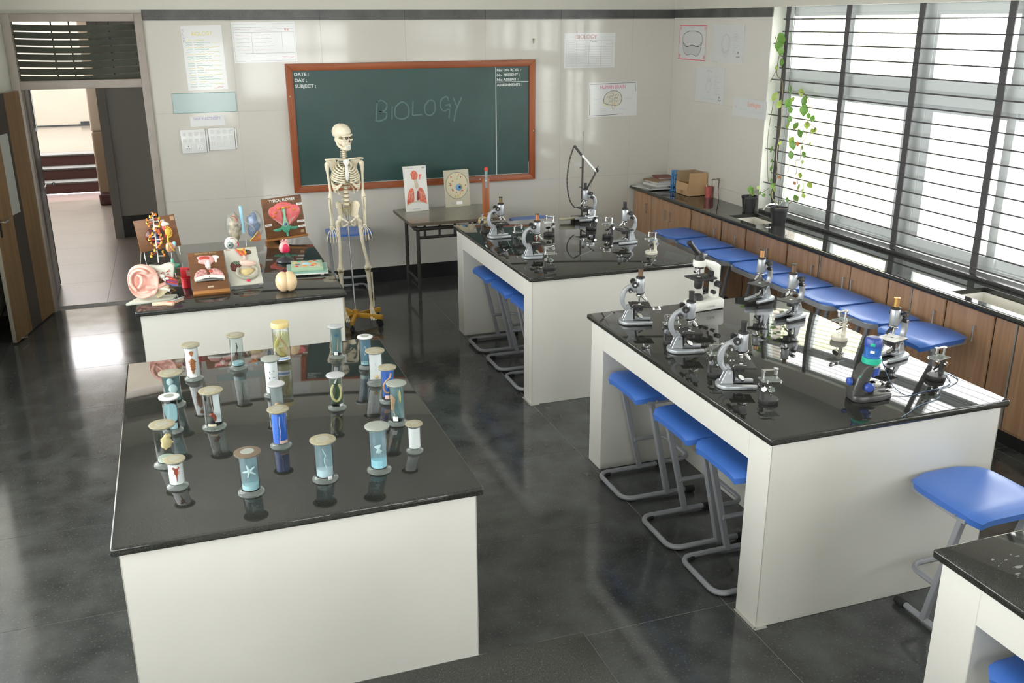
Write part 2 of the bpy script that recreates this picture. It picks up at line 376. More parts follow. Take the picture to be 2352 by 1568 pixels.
# ---- windows on the right
def window_right(name, ya, yb_, first=False):
    """aluminium frame with top lights and sliding sashes between ya (far) and yb_"""
    w = thing(name, None, None); w['kind'] = 'structure'
    n = round((ya-yb_)/1.70); bw = (ya-yb_)/n
    fr = MB(); fr.box(5.11, 5.17, yb_, ya, SZ, SZ+.035).box(5.11, 5.17, yb_, ya, 2.53, WZ).box(5.105, 5.17, yb_, ya, 1.90, 2.055)
    part('window_frame', fr, M_alu, w, bevel=.003, seg=1)
    for k in range(n+1):
        y = ya-bw*k; h = .085 if 0 < k < n else .055
        y0, y1 = (y-h, y+h) if 0 < k < n else ((y-h*2, y) if k == 0 else (y, y+h*2))
        part('post', MB().box(5.108, 5.17, y0, y1, SZ, WZ), M_alu, w, bevel=.003, seg=1)
    for k in range(n):
        t = ya-bw*k; mid = t-bw/2
        part('mullion', MB().box(5.108, 5.17, mid-.03, mid+.03, 2.055, 2.53), M_alu, w)
        for q, (y0, y1) in enumerate(((mid-.04, t-.085), (t-bw+.085, mid+.04))):
            z0, z1 = 2.055, 2.53; s_ = MB(); b_ = .022
            s_.box(5.118, 5.15, y0, y0+b_, z0, z1).box(5.118, 5.15, y1-b_, y1, z0, z1).box(5.118, 5.15, y0, y1, z0, z0+b_).box(5.118, 5.15, y0, y1, z1-b_, z1)
            y0 = max(y0, mid+.03) if q == 0 else y0; y1 = min(y1, mid-.03) if q else y1
            s_ = MB().box(5.118, 5.15, y0, y0+b_, z0, z1).box(5.118, 5.15, y1-b_, y1, z0, z1).box(5.118, 5.15, y0+b_, y1-b_, z0, z0+b_).box(5.118, 5.15, y0+b_, y1-b_, z1-b_, z1)
            f = part('top_light', s_, M_alu, w); part('pane', MB().box(5.135, 5.139, y0+b_, y1-b_, z0+b_, z1-b_), M_pane, f)
            y0, y1 = ((mid-.04, t-.085), (t-bw+.085, mid+.04))[q]
            z0, z1 = SZ+.035, 1.90; s_ = MB(); b_ = .075; x0 = 5.115+.025*q
            s_.box(x0, x0+.028, y0, y0+b_, z0, z1).box(x0, x0+.028, y1-b_, y1, z0, z1).box(x0, x0+.028, y0+b_, y1-b_, z0, z0+.07).box(x0, x0+.028, y0+b_, y1-b_, z1-.05, z1)
            f = part('sash', s_, M_alu, w, bevel=.002, seg=1); part('pane', MB().box(x0+.012, x0+.016, y0+b_, y1-b_, z0+.07, z1-.05), M_pane, f)
    # security grill
    g = thing('window_grill', 'dark steel grill of horizontal rods in front of the '+('window above the sinks' if first else 'second window'), 'grill', (5.02, ya, SZ))
    k = 0; y = 7.22 if first else ya-.16
    while y > yb_+.05:
        part('flat_bar', MB().box(-.004, .004, y-ya-.028, y-ya+.028, 0, WZ-SZ), M_grill, g); y -= .787
    for i in range(17):
        z = 2.484-.1*i; ext = .15 if i % 3 == 2 and first else 0
        ye = (.14 if ext else -.11)
        part('rod', MB().cyl((-.01, ye-.14 if ext else ye, z-SZ), (-.01, yb_-ya+.02, z-SZ), .0058, n=6), M_grill, g)
    part('wire', MB().cyl((.0, -.2+.09-.14, 0), (.0, -.2+.09-.14, 1.74), .003, n=5), M_grill, g)
    # insect mesh outside: hundreds of wires, one part
    mm = MB(); yy = yb_
    while yy < ya: mm.box(5.249, 5.2502, yy, yy+.0007, SZ, WZ); yy += .035
    zz = SZ
    while zz < WZ: mm.box(5.249, 5.2502, yb_, ya, zz, zz+.0006); zz += .035
    part('wire_mesh', mm, M_mesh, w, kind='stuff', fix=False)
    return w
window_right('window_1', WA[0][0], WA[0][1], True)
window_right('window_2', WA[1][0], WA[1][1])
# sill ledge
struct('trim_5', MB().box(XR+.004, 5.11, WA[0][1], WY, SZ-.03, SZ).box(XR+.004, 5.11, WA[1][1], WA[1][0], SZ-.03, SZ), M_ledge, bevel=.008)
# unseen rear window, size and place guessed, gives fill light
w3 = thing('window_3', None, None); w3['kind'] = 'structure'
m = MB().box(1.45, 3.9, YF-.1, YF-.04, .9, .95).box(1.45, 3.9, YF-.1, YF-.04, 2.45, 2.5).box(1.45, 3.9, YF-.1, YF-.04, 1.85, 1.95)
for k in range(4): m.box(1.45+k*.79, 1.53+k*.79, YF-.1, YF-.04, .9, 2.5)
part('window_frame', m, M_alu, w3)
for k in range(3): part('pane', MB().box(1.53+k*.79, 2.24+k*.79, YF-.072, YF-.068, .95, 1.85).box(1.53+k*.79, 2.24+k*.79, YF-.072, YF-.068, 1.95, 2.45), M_pane, w3)
d5 = thing('door_5', None, None); d5['kind'] = 'structure'  # unseen glass door, added to let in light, size and place guessed
part('door_frame', MB().box(.4, .46, YF-.12, YF-.04, 0, 2.1).box(1.24, 1.3, YF-.12, YF-.04, 0, 2.1).box(.46, 1.24, YF-.12, YF-.04, 2.04, 2.1).box(.46, 1.24, YF-.11, YF-.05, .85, .97).box(.46, 1.24, YF-.11, YF-.05, 0, .12), M_alu, d5)
part('pane', MB().box(.46, 1.24, YF-.082, YF-.078, .12, 2.04), M_pane, d5)

# ---- exterior seen past the window: pale washed yard wall, ground
M_yard = mat('yard_ground', (.85, .85, .78), .8, var=.1, scale=3)
M_yardwall = mat('yellow_yard_wall', (.74, .74, .50), .8, var=.12, scale=4)
struct('trim_6', MB().box(5.6, 30, -14, 30, -.6, -.5), M_yard)
gb = thing('garden_screen', 'pale yellow green boundary wall outside beyond the window mesh', 'wall', (8.0, 14.8, -.5))
part('wall_panel', MB().box(-2.2, 6, 0, .3, 0, 5.2), M_yardwall, gb)
part('coping', MB().box(-2.25, 6.05, -.05, .35, 5.2, 5.32), M_paint, gb)
pl = thing('outside_pillar', 'grey concrete pillar standing just outside the far window pane', 'pillar', (5.62, 7.95, -.5))
part('shaft', MB().box(-.12, .12, -.12, .12, 0, 4.4), mat('grey_concrete', (.34, .31, .27), .8, var=.15, scale=8), pl, bevel=.01)
part('capital', MB().box(-.15, .15, -.15, .15, 4.4, 4.55), MATS['grey_concrete'], pl, bevel=.01)

# ---- doorway, door 1
d1 = thing('door_1', None, None); d1['kind'] = 'structure'
yf = YB-.03
part('jamb', MB().box(DX1-.065, DX1, yf, YB+.12, 0, DZ), M_frame, d1, bevel=.004)
part('jamb', MB().box(DX0, DX0+.065, yf, YB+.12, 0, DZ), M_frame, d1, bevel=.004)
part('lintel', MB().box(DX0+.065, DX1-.065, yf, YB+.12, DZ-.06, DZ), M_frame, d1, bevel=.004)
part('transom', MB().box(DX0+.065, DX1-.065, yf, YB+.12, 1.945, 2.015), M_frame, d1, bevel=.004)
M_louv = mat('smoked_louvre_glass', (.085, .09, .07), .25, var=.15, scale=5)
for k in range(8):
    z = 2.445-.0585*k
    n_ = 10; L_ = MB(); vs = []; x0, x1 = DX0+.07, DX1-.07
    for i in range(n_+1):
        t = i/n_; x = x0+(x1-x0)*t; sg = -.012*math.sin(PI*t)
        vs += [(x, YB+.02, z+.022+sg), (x, YB+.045, z-.026+sg)]
    L_.add(vs, [(2*i, 2*i+1, 2*i+3, 2*i+2) for i in range(n_)])
    L_.add([(v[0], v[1]+.003, v[2]+.001) for v in vs], [(2*i, 2*i+2, 2*i+3, 2*i+1) for i in range(n_)])
    part('louvre_blade', L_, M_louv, d1, fix=False)
    part('louvre_clip', MB().box(x0-.03, x0+.006, YB+.01, YB+.03, z-.004, z+.003).box(x1-.006, x1+.03, YB+.01, YB+.03, z-.004, z+.003), M_blk, d1)
for xx in (-.88, -.74, -.43):
    part('security_rod', MB().cyl((xx, YB+.09, 2.015), (xx-.0, YB+.09, DZ-.06), .006, n=6), M_blk, d1)
# timber leaf swung into the room
M_dw1 = wood('door_veneer', '#8a6f4c', '#705840', .35)
M_dw2 = mat('door_grey_laminate', (.06, .05, .042), .3)
M_dedge = mat('door_edge_paint', (.42, .39, .33), .5)
lf = thing('door_2', None, None, (-1.19, 9.10, .012), math.atan2(8.262-9.16, -1.392+1.19)); lf['kind'] = 'structure'
LW = .90; LH = 1.93
part('leaf_core', MB().box(0, LW, -.034, -.003, 0, LH), M_dedge, lf, bevel=.002)
for (x0, x1, mt_, nm) in ((0, .335, M_dw1, 'veneer_panel'), (.335, .56, M_dw2, 'dark_panel'), (.56, LW-.003, M_dw1, 'veneer_panel')):
    if mt_ is M_dw2:
        part(nm, MB().box(x0, x1, -.003, .0015, 0, .98).box(x0, x1, -.003, .0015, 1.62, LH).box(x0, x0+.05, -.003, .0015, .98, 1.62), mt_, lf)
        part('vision_pane', MB().box(x0+.05, x1, -.003, .001, .98, 1.62), mat('frosted_pane', (.40, .41, .37), .25), lf)
    else: part(nm, MB().box(x0+.001, x1-.001, -.003, .002, .001, LH-.001), mt_, lf)
h = part('door_handle', MB().cyl((LW-.06, .0, .98), (LW-.06, .045, .98), .009, n=8).tube([(LW-.06, .045, .98), (LW-.14, .05, .985), (LW-.17, .048, .98)], .008), M_chrome, lf)
part('lock_plate', MB().box(LW-.08, LW-.045, .002, .006, .86, 1.02), M_blk, h)
part('floor_stop', MB().tube([(LW-.16, .02, .03), (LW-.08, .05, .02), (LW-.02, .03, .035)], .006, 6), M_steel, lf)
# dark leaf swung out to the corridor
d3 = thing('door_3', None, None, (-1.205, YB+.13, .01), R(93)); d3['kind'] = 'structure'
M_ddark = mat('dark_steel_door', (.03, .028, .03), .35); M_dgrey = mat('grey_steel_door', (.20, .20, .195), .4, var=.1, scale=4)
part('leaf', MB().box(0, .88, -.02, .02, 0, 1.93), M_ddark, d3, bevel=.004)
part('edge_strip', MB().box(.86, .885, -.024, .024, 0, 1.93), M_dgrey, d3)
part('bolt', MB().cyl((.6, -.035, 1.0), (.84, -.035, 1.0), .008, n=8).cyl((.82, -.035, 1.0), (.82, -.09, 1.0), .008, n=8).ball((.82, -.1, 1.0), .016), M_steel, d3)
part('tower_bolt', MB().cyl((.8, -.03, 1.5), (.8, -.03, 1.92), .007, n=8).box(.785, .815, -.03, -.02, 1.5, 1.53), M_steel, d3)

# ---- corridor
CX0 = -3.3
cf = struct('trim_7', MB().box(CX0, .5, YB+.16, 15.1, -.12, -.005), M_corr)
for i in range(3):
    for j in range(7):
        x0 = CX0+i*1.27; y0 = YB+.161+j*.848
        part('tile', MB().box(x0+.001, x0+1.269, y0+.001, y0+.847, -.005, 0), M_corr, cf, fix=False)
struct('trim_8', MB().box(CX0, .5, 15.1, 16, -.06, -.02), mat('pink_stone', (.26, .19, .17), .3))
M_rsr = mat('maroon_riser', (.075, .028, .026), .4); M_tread = mat('grey_tread', (.10, .10, .09), .75)
st = thing('staircase', 'three broad maroon steps with grey nosings up to the bright landing', 'steps', (0, 15.95, 0))
for k, yy in enumerate((0, .33, .66)):
    part('step', MB().box(CX0, .5, yy, 1.0 if k == 2 else yy+.33, 0 if k == 0 else -.02, .17*(k+1)-.025), M_rsr, st)
    part('nosing', MB().box(CX0, .5, yy-.015, yy+.36, .17*(k+1)-.025, .17*(k+1)), M_tread, st, bevel=.004)
M_land = mat('pale_marble', (.15, .13, .105), .18, var=.06, scale=1.5)
struct('trim_9', MB().box(CX0-2, 2, 16.95, 21.3, .40, .51), M_land)
M_bw = mat('cream_outer_wall', (.20, .18, .14), .6, var=.08, scale=1.5)
struct('wall_far', MB().box(CX0-2, 2, 21.3, 21.5, .4, 4.0), M_bw)
struct('baseboard_far', MB().box(CX0-2, -1.75, 21.28, 21.3, .51, .54).box(-1.75, 2, 21.27, 21.3, .51, .6), M_skirt)
cl = thing('corridor_column', 'cream column with tan dado and maroon base out in the corridor', 'column', (-.96, 14.75, 0))
part('shaft', MB().box(-.13, .2, -.1, .2, 1.04, 3.3), mat('cream_column', (.50, .42, .32), .5), cl, bevel=.03, seg=3)
part('dado', MB().box(-.131, .201, -.101, .201, .17, 1.04), mat('tan_dado', (.26, .185, .12), .4), cl, bevel=.03, seg=3)
part('base', MB().box(-.145, .21, -.115, .21, 0, .17), mat('maroon_base', (.07, .028, .025), .4), cl, bevel=.03, seg=3)
# grey door panel and dark frames to the right of the passage
dp = thing('door_4', None, None, (-.80, 12.3, 0)); dp['kind'] = 'structure'
part('post', MB().box(0, .1, -.06, .05, 0, 3.0), mat('mid_grey_post', (.42, .42, .41), .5), dp)
part('panel', MB().box(.1, .62, -.02, .02, .26, 3.0), mat('grey_door_panel', (.58, .58, .56), .35), dp)
part('kick_plate', MB().box(.1, .62, -.03, .02, 0, .26), M_skirt, dp)
part('brown_post', MB().box(.62, .78, -.1, .05, 0, 3.0), mat('dark_brown_frame', (.25, .22, .18), .5), dp)
part('return_panel', MB().box(.78, 1.0, -.2, .05, 0, 3.0), mat('slate_panel', (.13, .135, .14), .5), dp)
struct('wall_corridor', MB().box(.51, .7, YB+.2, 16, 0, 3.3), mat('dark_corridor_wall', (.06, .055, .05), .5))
sr = thing('dark_rack', 'tall dark steel rack just outside the doorway by the right jamb', 'rack', (-.16, YB+.42, 0))
for xx in (-.0, .16): part('upright', MB().box(xx-.012, xx+.012, -.1, -.07, 0, 2.3).box(xx-.012, xx+.012, .25, .28, 0, 2.3), M_ddark, sr)
part('back_panel', MB().box(.16, .17, -.1, .28, 0, 2.3), M_blk, sr)
for z in (.3, .62, .94, 1.26, 1.58, 1.9): part('shelf', MB().box(-.012, .17, -.1, .28, z, z+.02), M_dgrey, sr)
struct('ceiling_corridor', MB().box(CX0-.2, .5, YB+.2, 16.4, 3.0, 3.1), M_ceil)  # unseen roof, drawn out to keep sky light off the corridor
struct('trim_12', MB().box(CX0-.2, CX0, YB+.2, 12.2, 0, 3.0).box(CX0-.2, CX0, 12.2, 16.4, 0, 2.0).box(CX0-.2, XL-.2, YB+.0, YB+.2, -.02, 3.1), mat('corridor_paint', (.52, .46, .36), .6))  # unseen side wall, closed up high to dim the corridor

# ================================================================== BENCHES
HB = .9
def bench(x0, x1, y0, y1, label, seam=True):
    cx, cy = (x0+x1)/2, (y0+y1)/2; hx, hy = (x1-x0)/2, (y1-y0)/2
    t = thing('lab_bench', label, 'bench', (cx, cy, 0), group='cream laboratory benches with black granite tops')
    part('worktop', MB().box(-hx, hx, -hy, hy, HB-.032, HB), M_top, t, bevel=.009, seg=3)
    o = .024; px, py = hx-o, hy-o; zt = HB-.032
    for s in (-1, 1):
        e = part('end_panel', MB().box(-px, px, s*py if s < 0 else py-.16, -py+.16 if s < 0 else py, 0, zt), M_bench, t, bevel=.0025, seg=1)
    for s in (-1, 1):
        part('apron', MB().box(s*px if s < 0 else px-.06, -px+.06 if s < 0 else px, -py+.16, py-.16, .733, zt), M_bench, t, bevel=.0015, seg=1)
    part('divider', MB().box(-.05, .05, -py+.16, py-.16, 0, zt), M_bench, t)
    for s in (-1, 1): part('edge_bead', MB().box(s*px-.0009, s*px+.0009, -py-.001, -py+.0012, 0, zt), M_benchedge, t, fix=False)
    if seam: part('mortar', MB().box(-px-.014, -px-.0, -py-.006, -py+.15, 0, .004).box(-px-.012, -px+.05, -py-.014, -py, 0, .004), M_benchedge, t)
    return t
bench(-.3375, .906, 2.896, 4.723, 'cream bench carrying the glass specimen jars, nearest to the viewer on the left')
bench(-.3233, .898, 5.632, 7.382, 'cream bench carrying the painted anatomy models beside the doorway')
bench(2.0731, 3.3977, 5.566, 7.3705, 'cream bench with the tall black arc stand and microscopes, near the blackboard')
bench(2.1015, 3.3223, 2.897, 4.7202, 'cream bench crowded with microscopes and the blue toy microscope, middle right')
bench(2.1085, 3.33, .25, 2.0283, 'cream bench with a dusty black top cut off at the lower right corner', False)
eb = bench(-.33, .9092, .25, 2.0103, 'bench at the bottom edge of which mostly the black granite top shows', False)
# dust smudges on the lower right bench
M_dust = clear('chalk_dust', (1, 1, 1), 0, .35, (.5, .5, .5))
random.seed(5)
dm = MB()
for k in range(120):
    x = 2.22+random.random()*.38; y = 1.93-random.random()**1.5*.30-(x-2.22)*.1; r = .0008+.0065*random.random()**3
    dm.prism([(x+r*2.2*math.cos(a_)*(.6+random.random()*.6), y+r*math.sin(a_)*(.6+random.random()*.6)) for a_ in [k2*PI/4 for k2 in range(8)]], HB+.0002, HB+.0006, 'xy')
ds = part('dust_smudge', dm, M_dust, None, kind='stuff'); tag(ds, 'pale chalky dust smudged on the black top at the lower right', 'dust')

# ================================================================== STOOLS
M_seat = mat('blue_moulded_plastic', (.058, .17, .56), .33)
M_sframe = mat('grey_powder_coat', (.27, .28, .30), .35)
def seat_mesh():
    mb = MB(); n = 18; m_ = 14; W_ = .206; D0, D1 = .045, .455; vs = []; fs = []
    def prof(u, v, under):
        # u across (-1..1), v from front lip (0) to back (1): rounded outline
        x = D0+(D1-D0)*v
        w = W_*(1-.10*max(0, v-.55)**1.2)
        cr = .07; e = 0
        if v > .80: e = (1-math.sqrt(max(0, 1-((v-.80)/.2)**2)))*.075
        if v < .14: e = (1-math.sqrt(max(0, 1-((.14-v)/.14)**2)))*.04
        w -= e
        y = u*w
        z = .628-.010*(1-(abs(u))**2)*(1-abs(2*v-1)**2)-.012*abs(u)**6-.010*(abs(2*v-1))**8
        if v < .14: z -= .012*((.14-v)/.14)**1.8
        return x, y, z
    for i in range(m_+1):
        v = i/m_
        for j in range(n+1):
            u = -1+2*j/n; vs.append(prof(u, v, 0))
    k = len(vs)
    for i in range(m_+1):
        for j in range(n+1):
            x, y, z = vs[i*(n+1)+j]; c_ = .25
            vs.append((D0+.006+(x-D0)*.975, y*.97, z-.030))
    for i in range(m_):
        for j in range(n):
            a_ = i*(n+1)+j; fs.append((a_, a_+n+1, a_+n+2, a_+1)); fs.append((k+a_, k+a_+1, k+a_+n+2, k+a_+n+1))
    for i in range(m_):
        a_ = i*(n+1); fs.append((a_, k+a_, k+a_+n+1, a_+n+1)); a_ += n; fs.append((a_, a_+n+1, k+a_+n+1, k+a_))
    for j in range(n):
        fs.append((j, j+1, k+j+1, k+j)); a_ = m_*(n+1)+j; fs.append((a_, k+a_, k+a_+1, a_+1))
    mb.add(vs, fs); return mb.mesh('seat', M_seat, smooth=60)
def stool_proto(label, loc, rz):
    t = thing('lab_stool', label, 'stool', loc, rz, 'blue seated stools with grey cantilever frames')
    part('seat', seat_mesh(), None, t)
    # flat rail under the seat, U open to the front lip
    pts = [(.10, -.192)]+[(.38, -.185)]+circ(.385, -.115, .07, .07, 6, -PI/2, 0, False)+circ(.385, .115, .07, .07, 6, 0, PI/2, False)+[(.10, .192)]
    rl = MB()
    P = [Vector(p) for p in pts]; vs = []
    for i, p in enumerate(P):
        tt = (P[min(i+1, len(P)-1)]-P[max(i-1, 0)]).normalized(); nn = Vector((-tt.y, tt.x))*.009
        for q, z in ((p+nn, .573), (p-nn, .573), (p-nn, .607), (p+nn, .607)): vs.append((q.x, q.y, z))
    fs = []
    for i in range(len(P)-1):
        for j in range(4): fs.append((4*i+j, 4*i+(j+1) % 4, 4*i+4+(j+1) % 4, 4*i+4+j))
    fs += [(0, 1, 2, 3), tuple(4*(len(P)-1)+j for j in (3, 2, 1, 0))]
    rl.add(vs, fs); part('seat_rail', rl, M_sframe, t)
    part('screw', MB().cyl((.15, -.2, .59), (.15, -.206, .59), .006, n=8).cyl((.15, .2, .59), (.15, .206, .59), .006, n=8), M_steel, t)
    for s in (-1, 1):
        part('leg', MB().tube([(.125, s*.182, .605), (.262, s*.168, .015)], .0145, 4, sq=True), M_sframe, t, bevel=.003, seg=1)
    def loop(x0, x1, w, z, rev=False):
        q = circ(x0+.06, -w+.06, .06, .06, 5, -PI/2, -PI, False)+circ(x0+.06, w-.06, .06, .06, 5, PI, PI/2, False)
        pts_ = [(x1, -w)]+q+[(x1, w)]
        if rev: pts_ = [(x0+x1-p[0], p[1]) for p in pts_]
        return [(p[0], p[1], z) for p in pts_]
    part('floor_loop', MB().tube(loop(.0, .40, .168, .022), .0135, 8), M_sframe, t)
    part('footrest', MB().tube(loop(.215, .40, .155, .205, True), .0125, 8), M_sframe, t)
    ft = MB()
    for s in (-1, 1):
        part('foot_cap', MB().cyl((.37, s*.168, .020), (.425, s*.168, .020), .0185, n=10), M_rub, t)
        part('floor_pad', MB().tube([(.005, s*.10, .012), (.012, s*.135, .012), (.04, s*.158, .012), (.07, s*.164, .012)], .014, 8), M_rub, t)
    return t
stools = [
 (2.080, 4.29, 0, 'blue stool tucked under the microscope crowded bench, farthest of its three'),
 (2.078, 3.755, 0, 'blue stool tucked under the microscope crowded bench, middle of its three'),
 (2.080, 3.335, 0, 'blue stool tucked under the microscope crowded bench, nearest, partly hidden by the end panel'),
 (2.085, 6.87, 0, 'blue stool under the arc stand bench, farthest of its three'),
 (2.090, 6.42, 0, 'blue stool under the arc stand bench, middle of its three'),
 (2.095, 5.99, 0, 'blue stool under the arc stand bench, nearest and almost hidden by the end panel'),
 (4.565, 7.62, 180, 'blue stool in the row by the wooden cupboards, first next to the back corner'),
 (4.565, 7.17, 180, 'second blue stool from the back corner in the row by the cupboards'),
 (4.565, 6.71, 180, 'third blue stool from the back corner in the row by the cupboards'),
 (4.565, 6.255, 180, 'fourth blue stool in the cupboard row, behind a copper tubed microscope'),
 (4.565, 5.805, 180, 'fifth blue stool in the cupboard row, behind the microscope with bronze tube'),
 (4.565, 5.36, 180, 'sixth blue stool in the cupboard row'),
 (4.565, 4.915, 180, 'seventh blue stool in the cupboard row, one before the turned stool'),
 (4.05, 4.45, 6, 'last blue stool of the cupboard row, turned the other way, beside the gold tubed microscope'),
 (2.995, 2.45, 90, 'blue stool standing alone between the two right hand benches at the lower right'),
 (2.09, 1.60, 0, 'blue stool under the dusty bench in the bottom right corner'),
 (1.455, 9.03, -90, 'blue stool against the wall behind the skeleton'),
 (3.27, 8.92, -90, 'blue stool behind the arc stand bench, only its seat showing'),
]
proto = None
for x, y, dg, lb in stools:
    if proto is None: proto = stool_proto(lb, (x, y, 0), R(dg))
    else: dup(proto, label=lb, loc=(x, y, 0), rz=R(dg))

# ================================================================== COUNTER WITH CUPBOARDS
CXF, CZT = 4.545, .815
ct = thing('counter_worktop', 'long black granite worktop under the barred window with two sinks', 'worktop', (CXF, 5.4, CZT))
YA, YE = YB-.008, 2.2
def W(x0, x1, y0, y1, mb): mb.box(x0-CXF, x1-CXF, y0-5.4, y1-5.4, -.035, 0)
sk = [(7.30, 6.87, 4.62, 4.90), (4.62, 3.98, 4.62, 4.90)]   # yfar, ynear, x0, x1
mb = MB(); W(CXF, 4.62, YE, YA, mb); W(4.90, 4.972, YE, YA, mb)
W(4.62, 4.90, 7.30, YA, mb); W(4.62, 4.90, 4.62, 6.87, mb); W(4.62, 4.90, YE, 3.98, mb)
part('slab', mb, M_top, ct, smooth=30)
part('nosing', MB().cyl((.0, YE-5.4, -.0175), (.0, YA-5.4, -.0175), .0175, n=12), M_top, ct)
M_basin = mat('white_sink', (.70, .68, .62), .18)
for nm, (ya, yn, x0, x1), lb in (('sink', sk[0], 'white sink set in the worktop near the two plant pots'), ('sink', sk[1], 'white sink set in the worktop at the right edge')):
    s_ = thing(nm, lb, 'sink', ((x0+x1)/2, (ya+yn)/2, CZT-.03), group='white sinks in the counter')
    hx, hy = (x1-x0)/2, (ya-yn)/2; e = .003; b_ = MB()
    b_.box(-hx, hx, -hy, hy, -.16, -.15).box(-hx+e, -hx+.012, -hy+e, hy-e, -.16, .0).box(hx-.012, hx-e, -hy+e, hy-e, -.16, .0).box(-hx+e, hx-e, -hy+e, -hy+.012, -.16, .0).box(-hx+e, hx-e, hy-.012, hy-e, -.16, .0)
    part('basin', b_, M_basin, s_); part('drain', MB().lathe([(.022, -.149), (.022, -.147), (.008, -.1485), (0, -.1485)], n=16), M_chrome, s_)
    if 0: part('rim', MB().box(-hx-.012, hx+.012, hy, hy+.014, .03, .036).box(hx, hx+.014, -hy, hy, .03, .036), M_top, s_)
M_cab = wood('brown_laminate', '#c29c7b', '#a58063', .33)
M_cabd = mat('cupboard_gap', (.03, .022, .016), .6)
cb0 = [9.11, 8.705, 7.914, 7.74, 7.364, 6.958, 6.772, 6.28, 5.91, 5.16, 4.92, 4.61, 4.45, 4.22, 4.05, 3.55, 3.4, 2.9, 2.3]
# unit boundaries; every cupboard stands on the plinth
units = [(9.11, 8.70, 'far left cupboard by the back wall', [(8.71, 9.10, 8.80)]),
 (8.70, 7.73, 'double door cupboard left of the stool row', [(8.33, 8.69, 8.38), (7.91, 8.33, 8.29)]),
 (7.73, 6.78, 'cupboard pair below the first sink', [(7.36, 7.72, 7.43), (6.96, 7.32, 7.08)]),
 (6.78, 5.915, 'cupboard pair behind the fourth and fifth stools', [(6.35, 6.77, 6.59), (5.93, 6.33, 5.98)]),
 (5.915, 4.925, 'cupboard with twin centre handles behind the sixth stool', [(5.555, 5.90, 5.60), (5.16, 5.545, 5.51)]),
 (4.925, 4.05, 'cupboard pair near the turned stool', [(4.615, 4.91, 4.68), (4.215, 4.51, 4.34)]),
 (4.05, 3.2, 'cupboard at the right edge below the second sink', [(3.65, 4.03, 3.9), (3.25, 3.63, 3.4)])]
for ya, yn, lb, drs in units:
    cy = (ya+yn)/2; u_ = thing('cupboard', 'brown laminate '+lb, 'cupboard', (4.78, cy, 0), group='brown laminate cupboards under the window worktop')
    part('carcass', MB().box(-.185, .19, yn-cy+.001, ya-cy-.001, .085, CZT-.205).box(-.185, -.17, yn-cy+.001, ya-cy-.001, CZT-.205, CZT-.036), M_cab, u_)
    for d0, d1_, hy in drs:
        part('gap', MB().box(-.1865, -.185, d0-cy-.004, d1_-cy+.004, .10, CZT-.045-.0), M_cabd, u_)
        d_ = part('door', MB().box(-.200, -.1865, d0-cy+.001, d1_-cy-.001, .105, CZT-.052), M_cab, u_, bevel=.0015, seg=1)
        part('handle', MB().cyl((-.2, hy-cy, .665), (-.222, hy-cy, .665), .004, n=6).cyl((-.2, hy-cy, .575), (-.222, hy-cy, .575), .004, n=6).cyl((-.222, hy-cy, .57), (-.222, hy-cy, .675), .0055, n=8), M_steel, d_)
    part('side_strip', MB().box(-.2, -.186, ya-cy-.012, ya-cy-.002, .10, CZT-.04), mat('pale_strip', (.30, .29, .27), .5), u_)
struct('trim_10', MB().box(4.60, 4.968, YE, YA, 0, .085), M_skirt)
part('counter_support', MB().box(4.60, 4.968, 2.22, 3.19, .085, CZT-.036), M_cab, None); bpy.data.objects['counter_support']['kind'] = 'structure'; bpy.data.objects['counter_support'].name = 'trim_11'

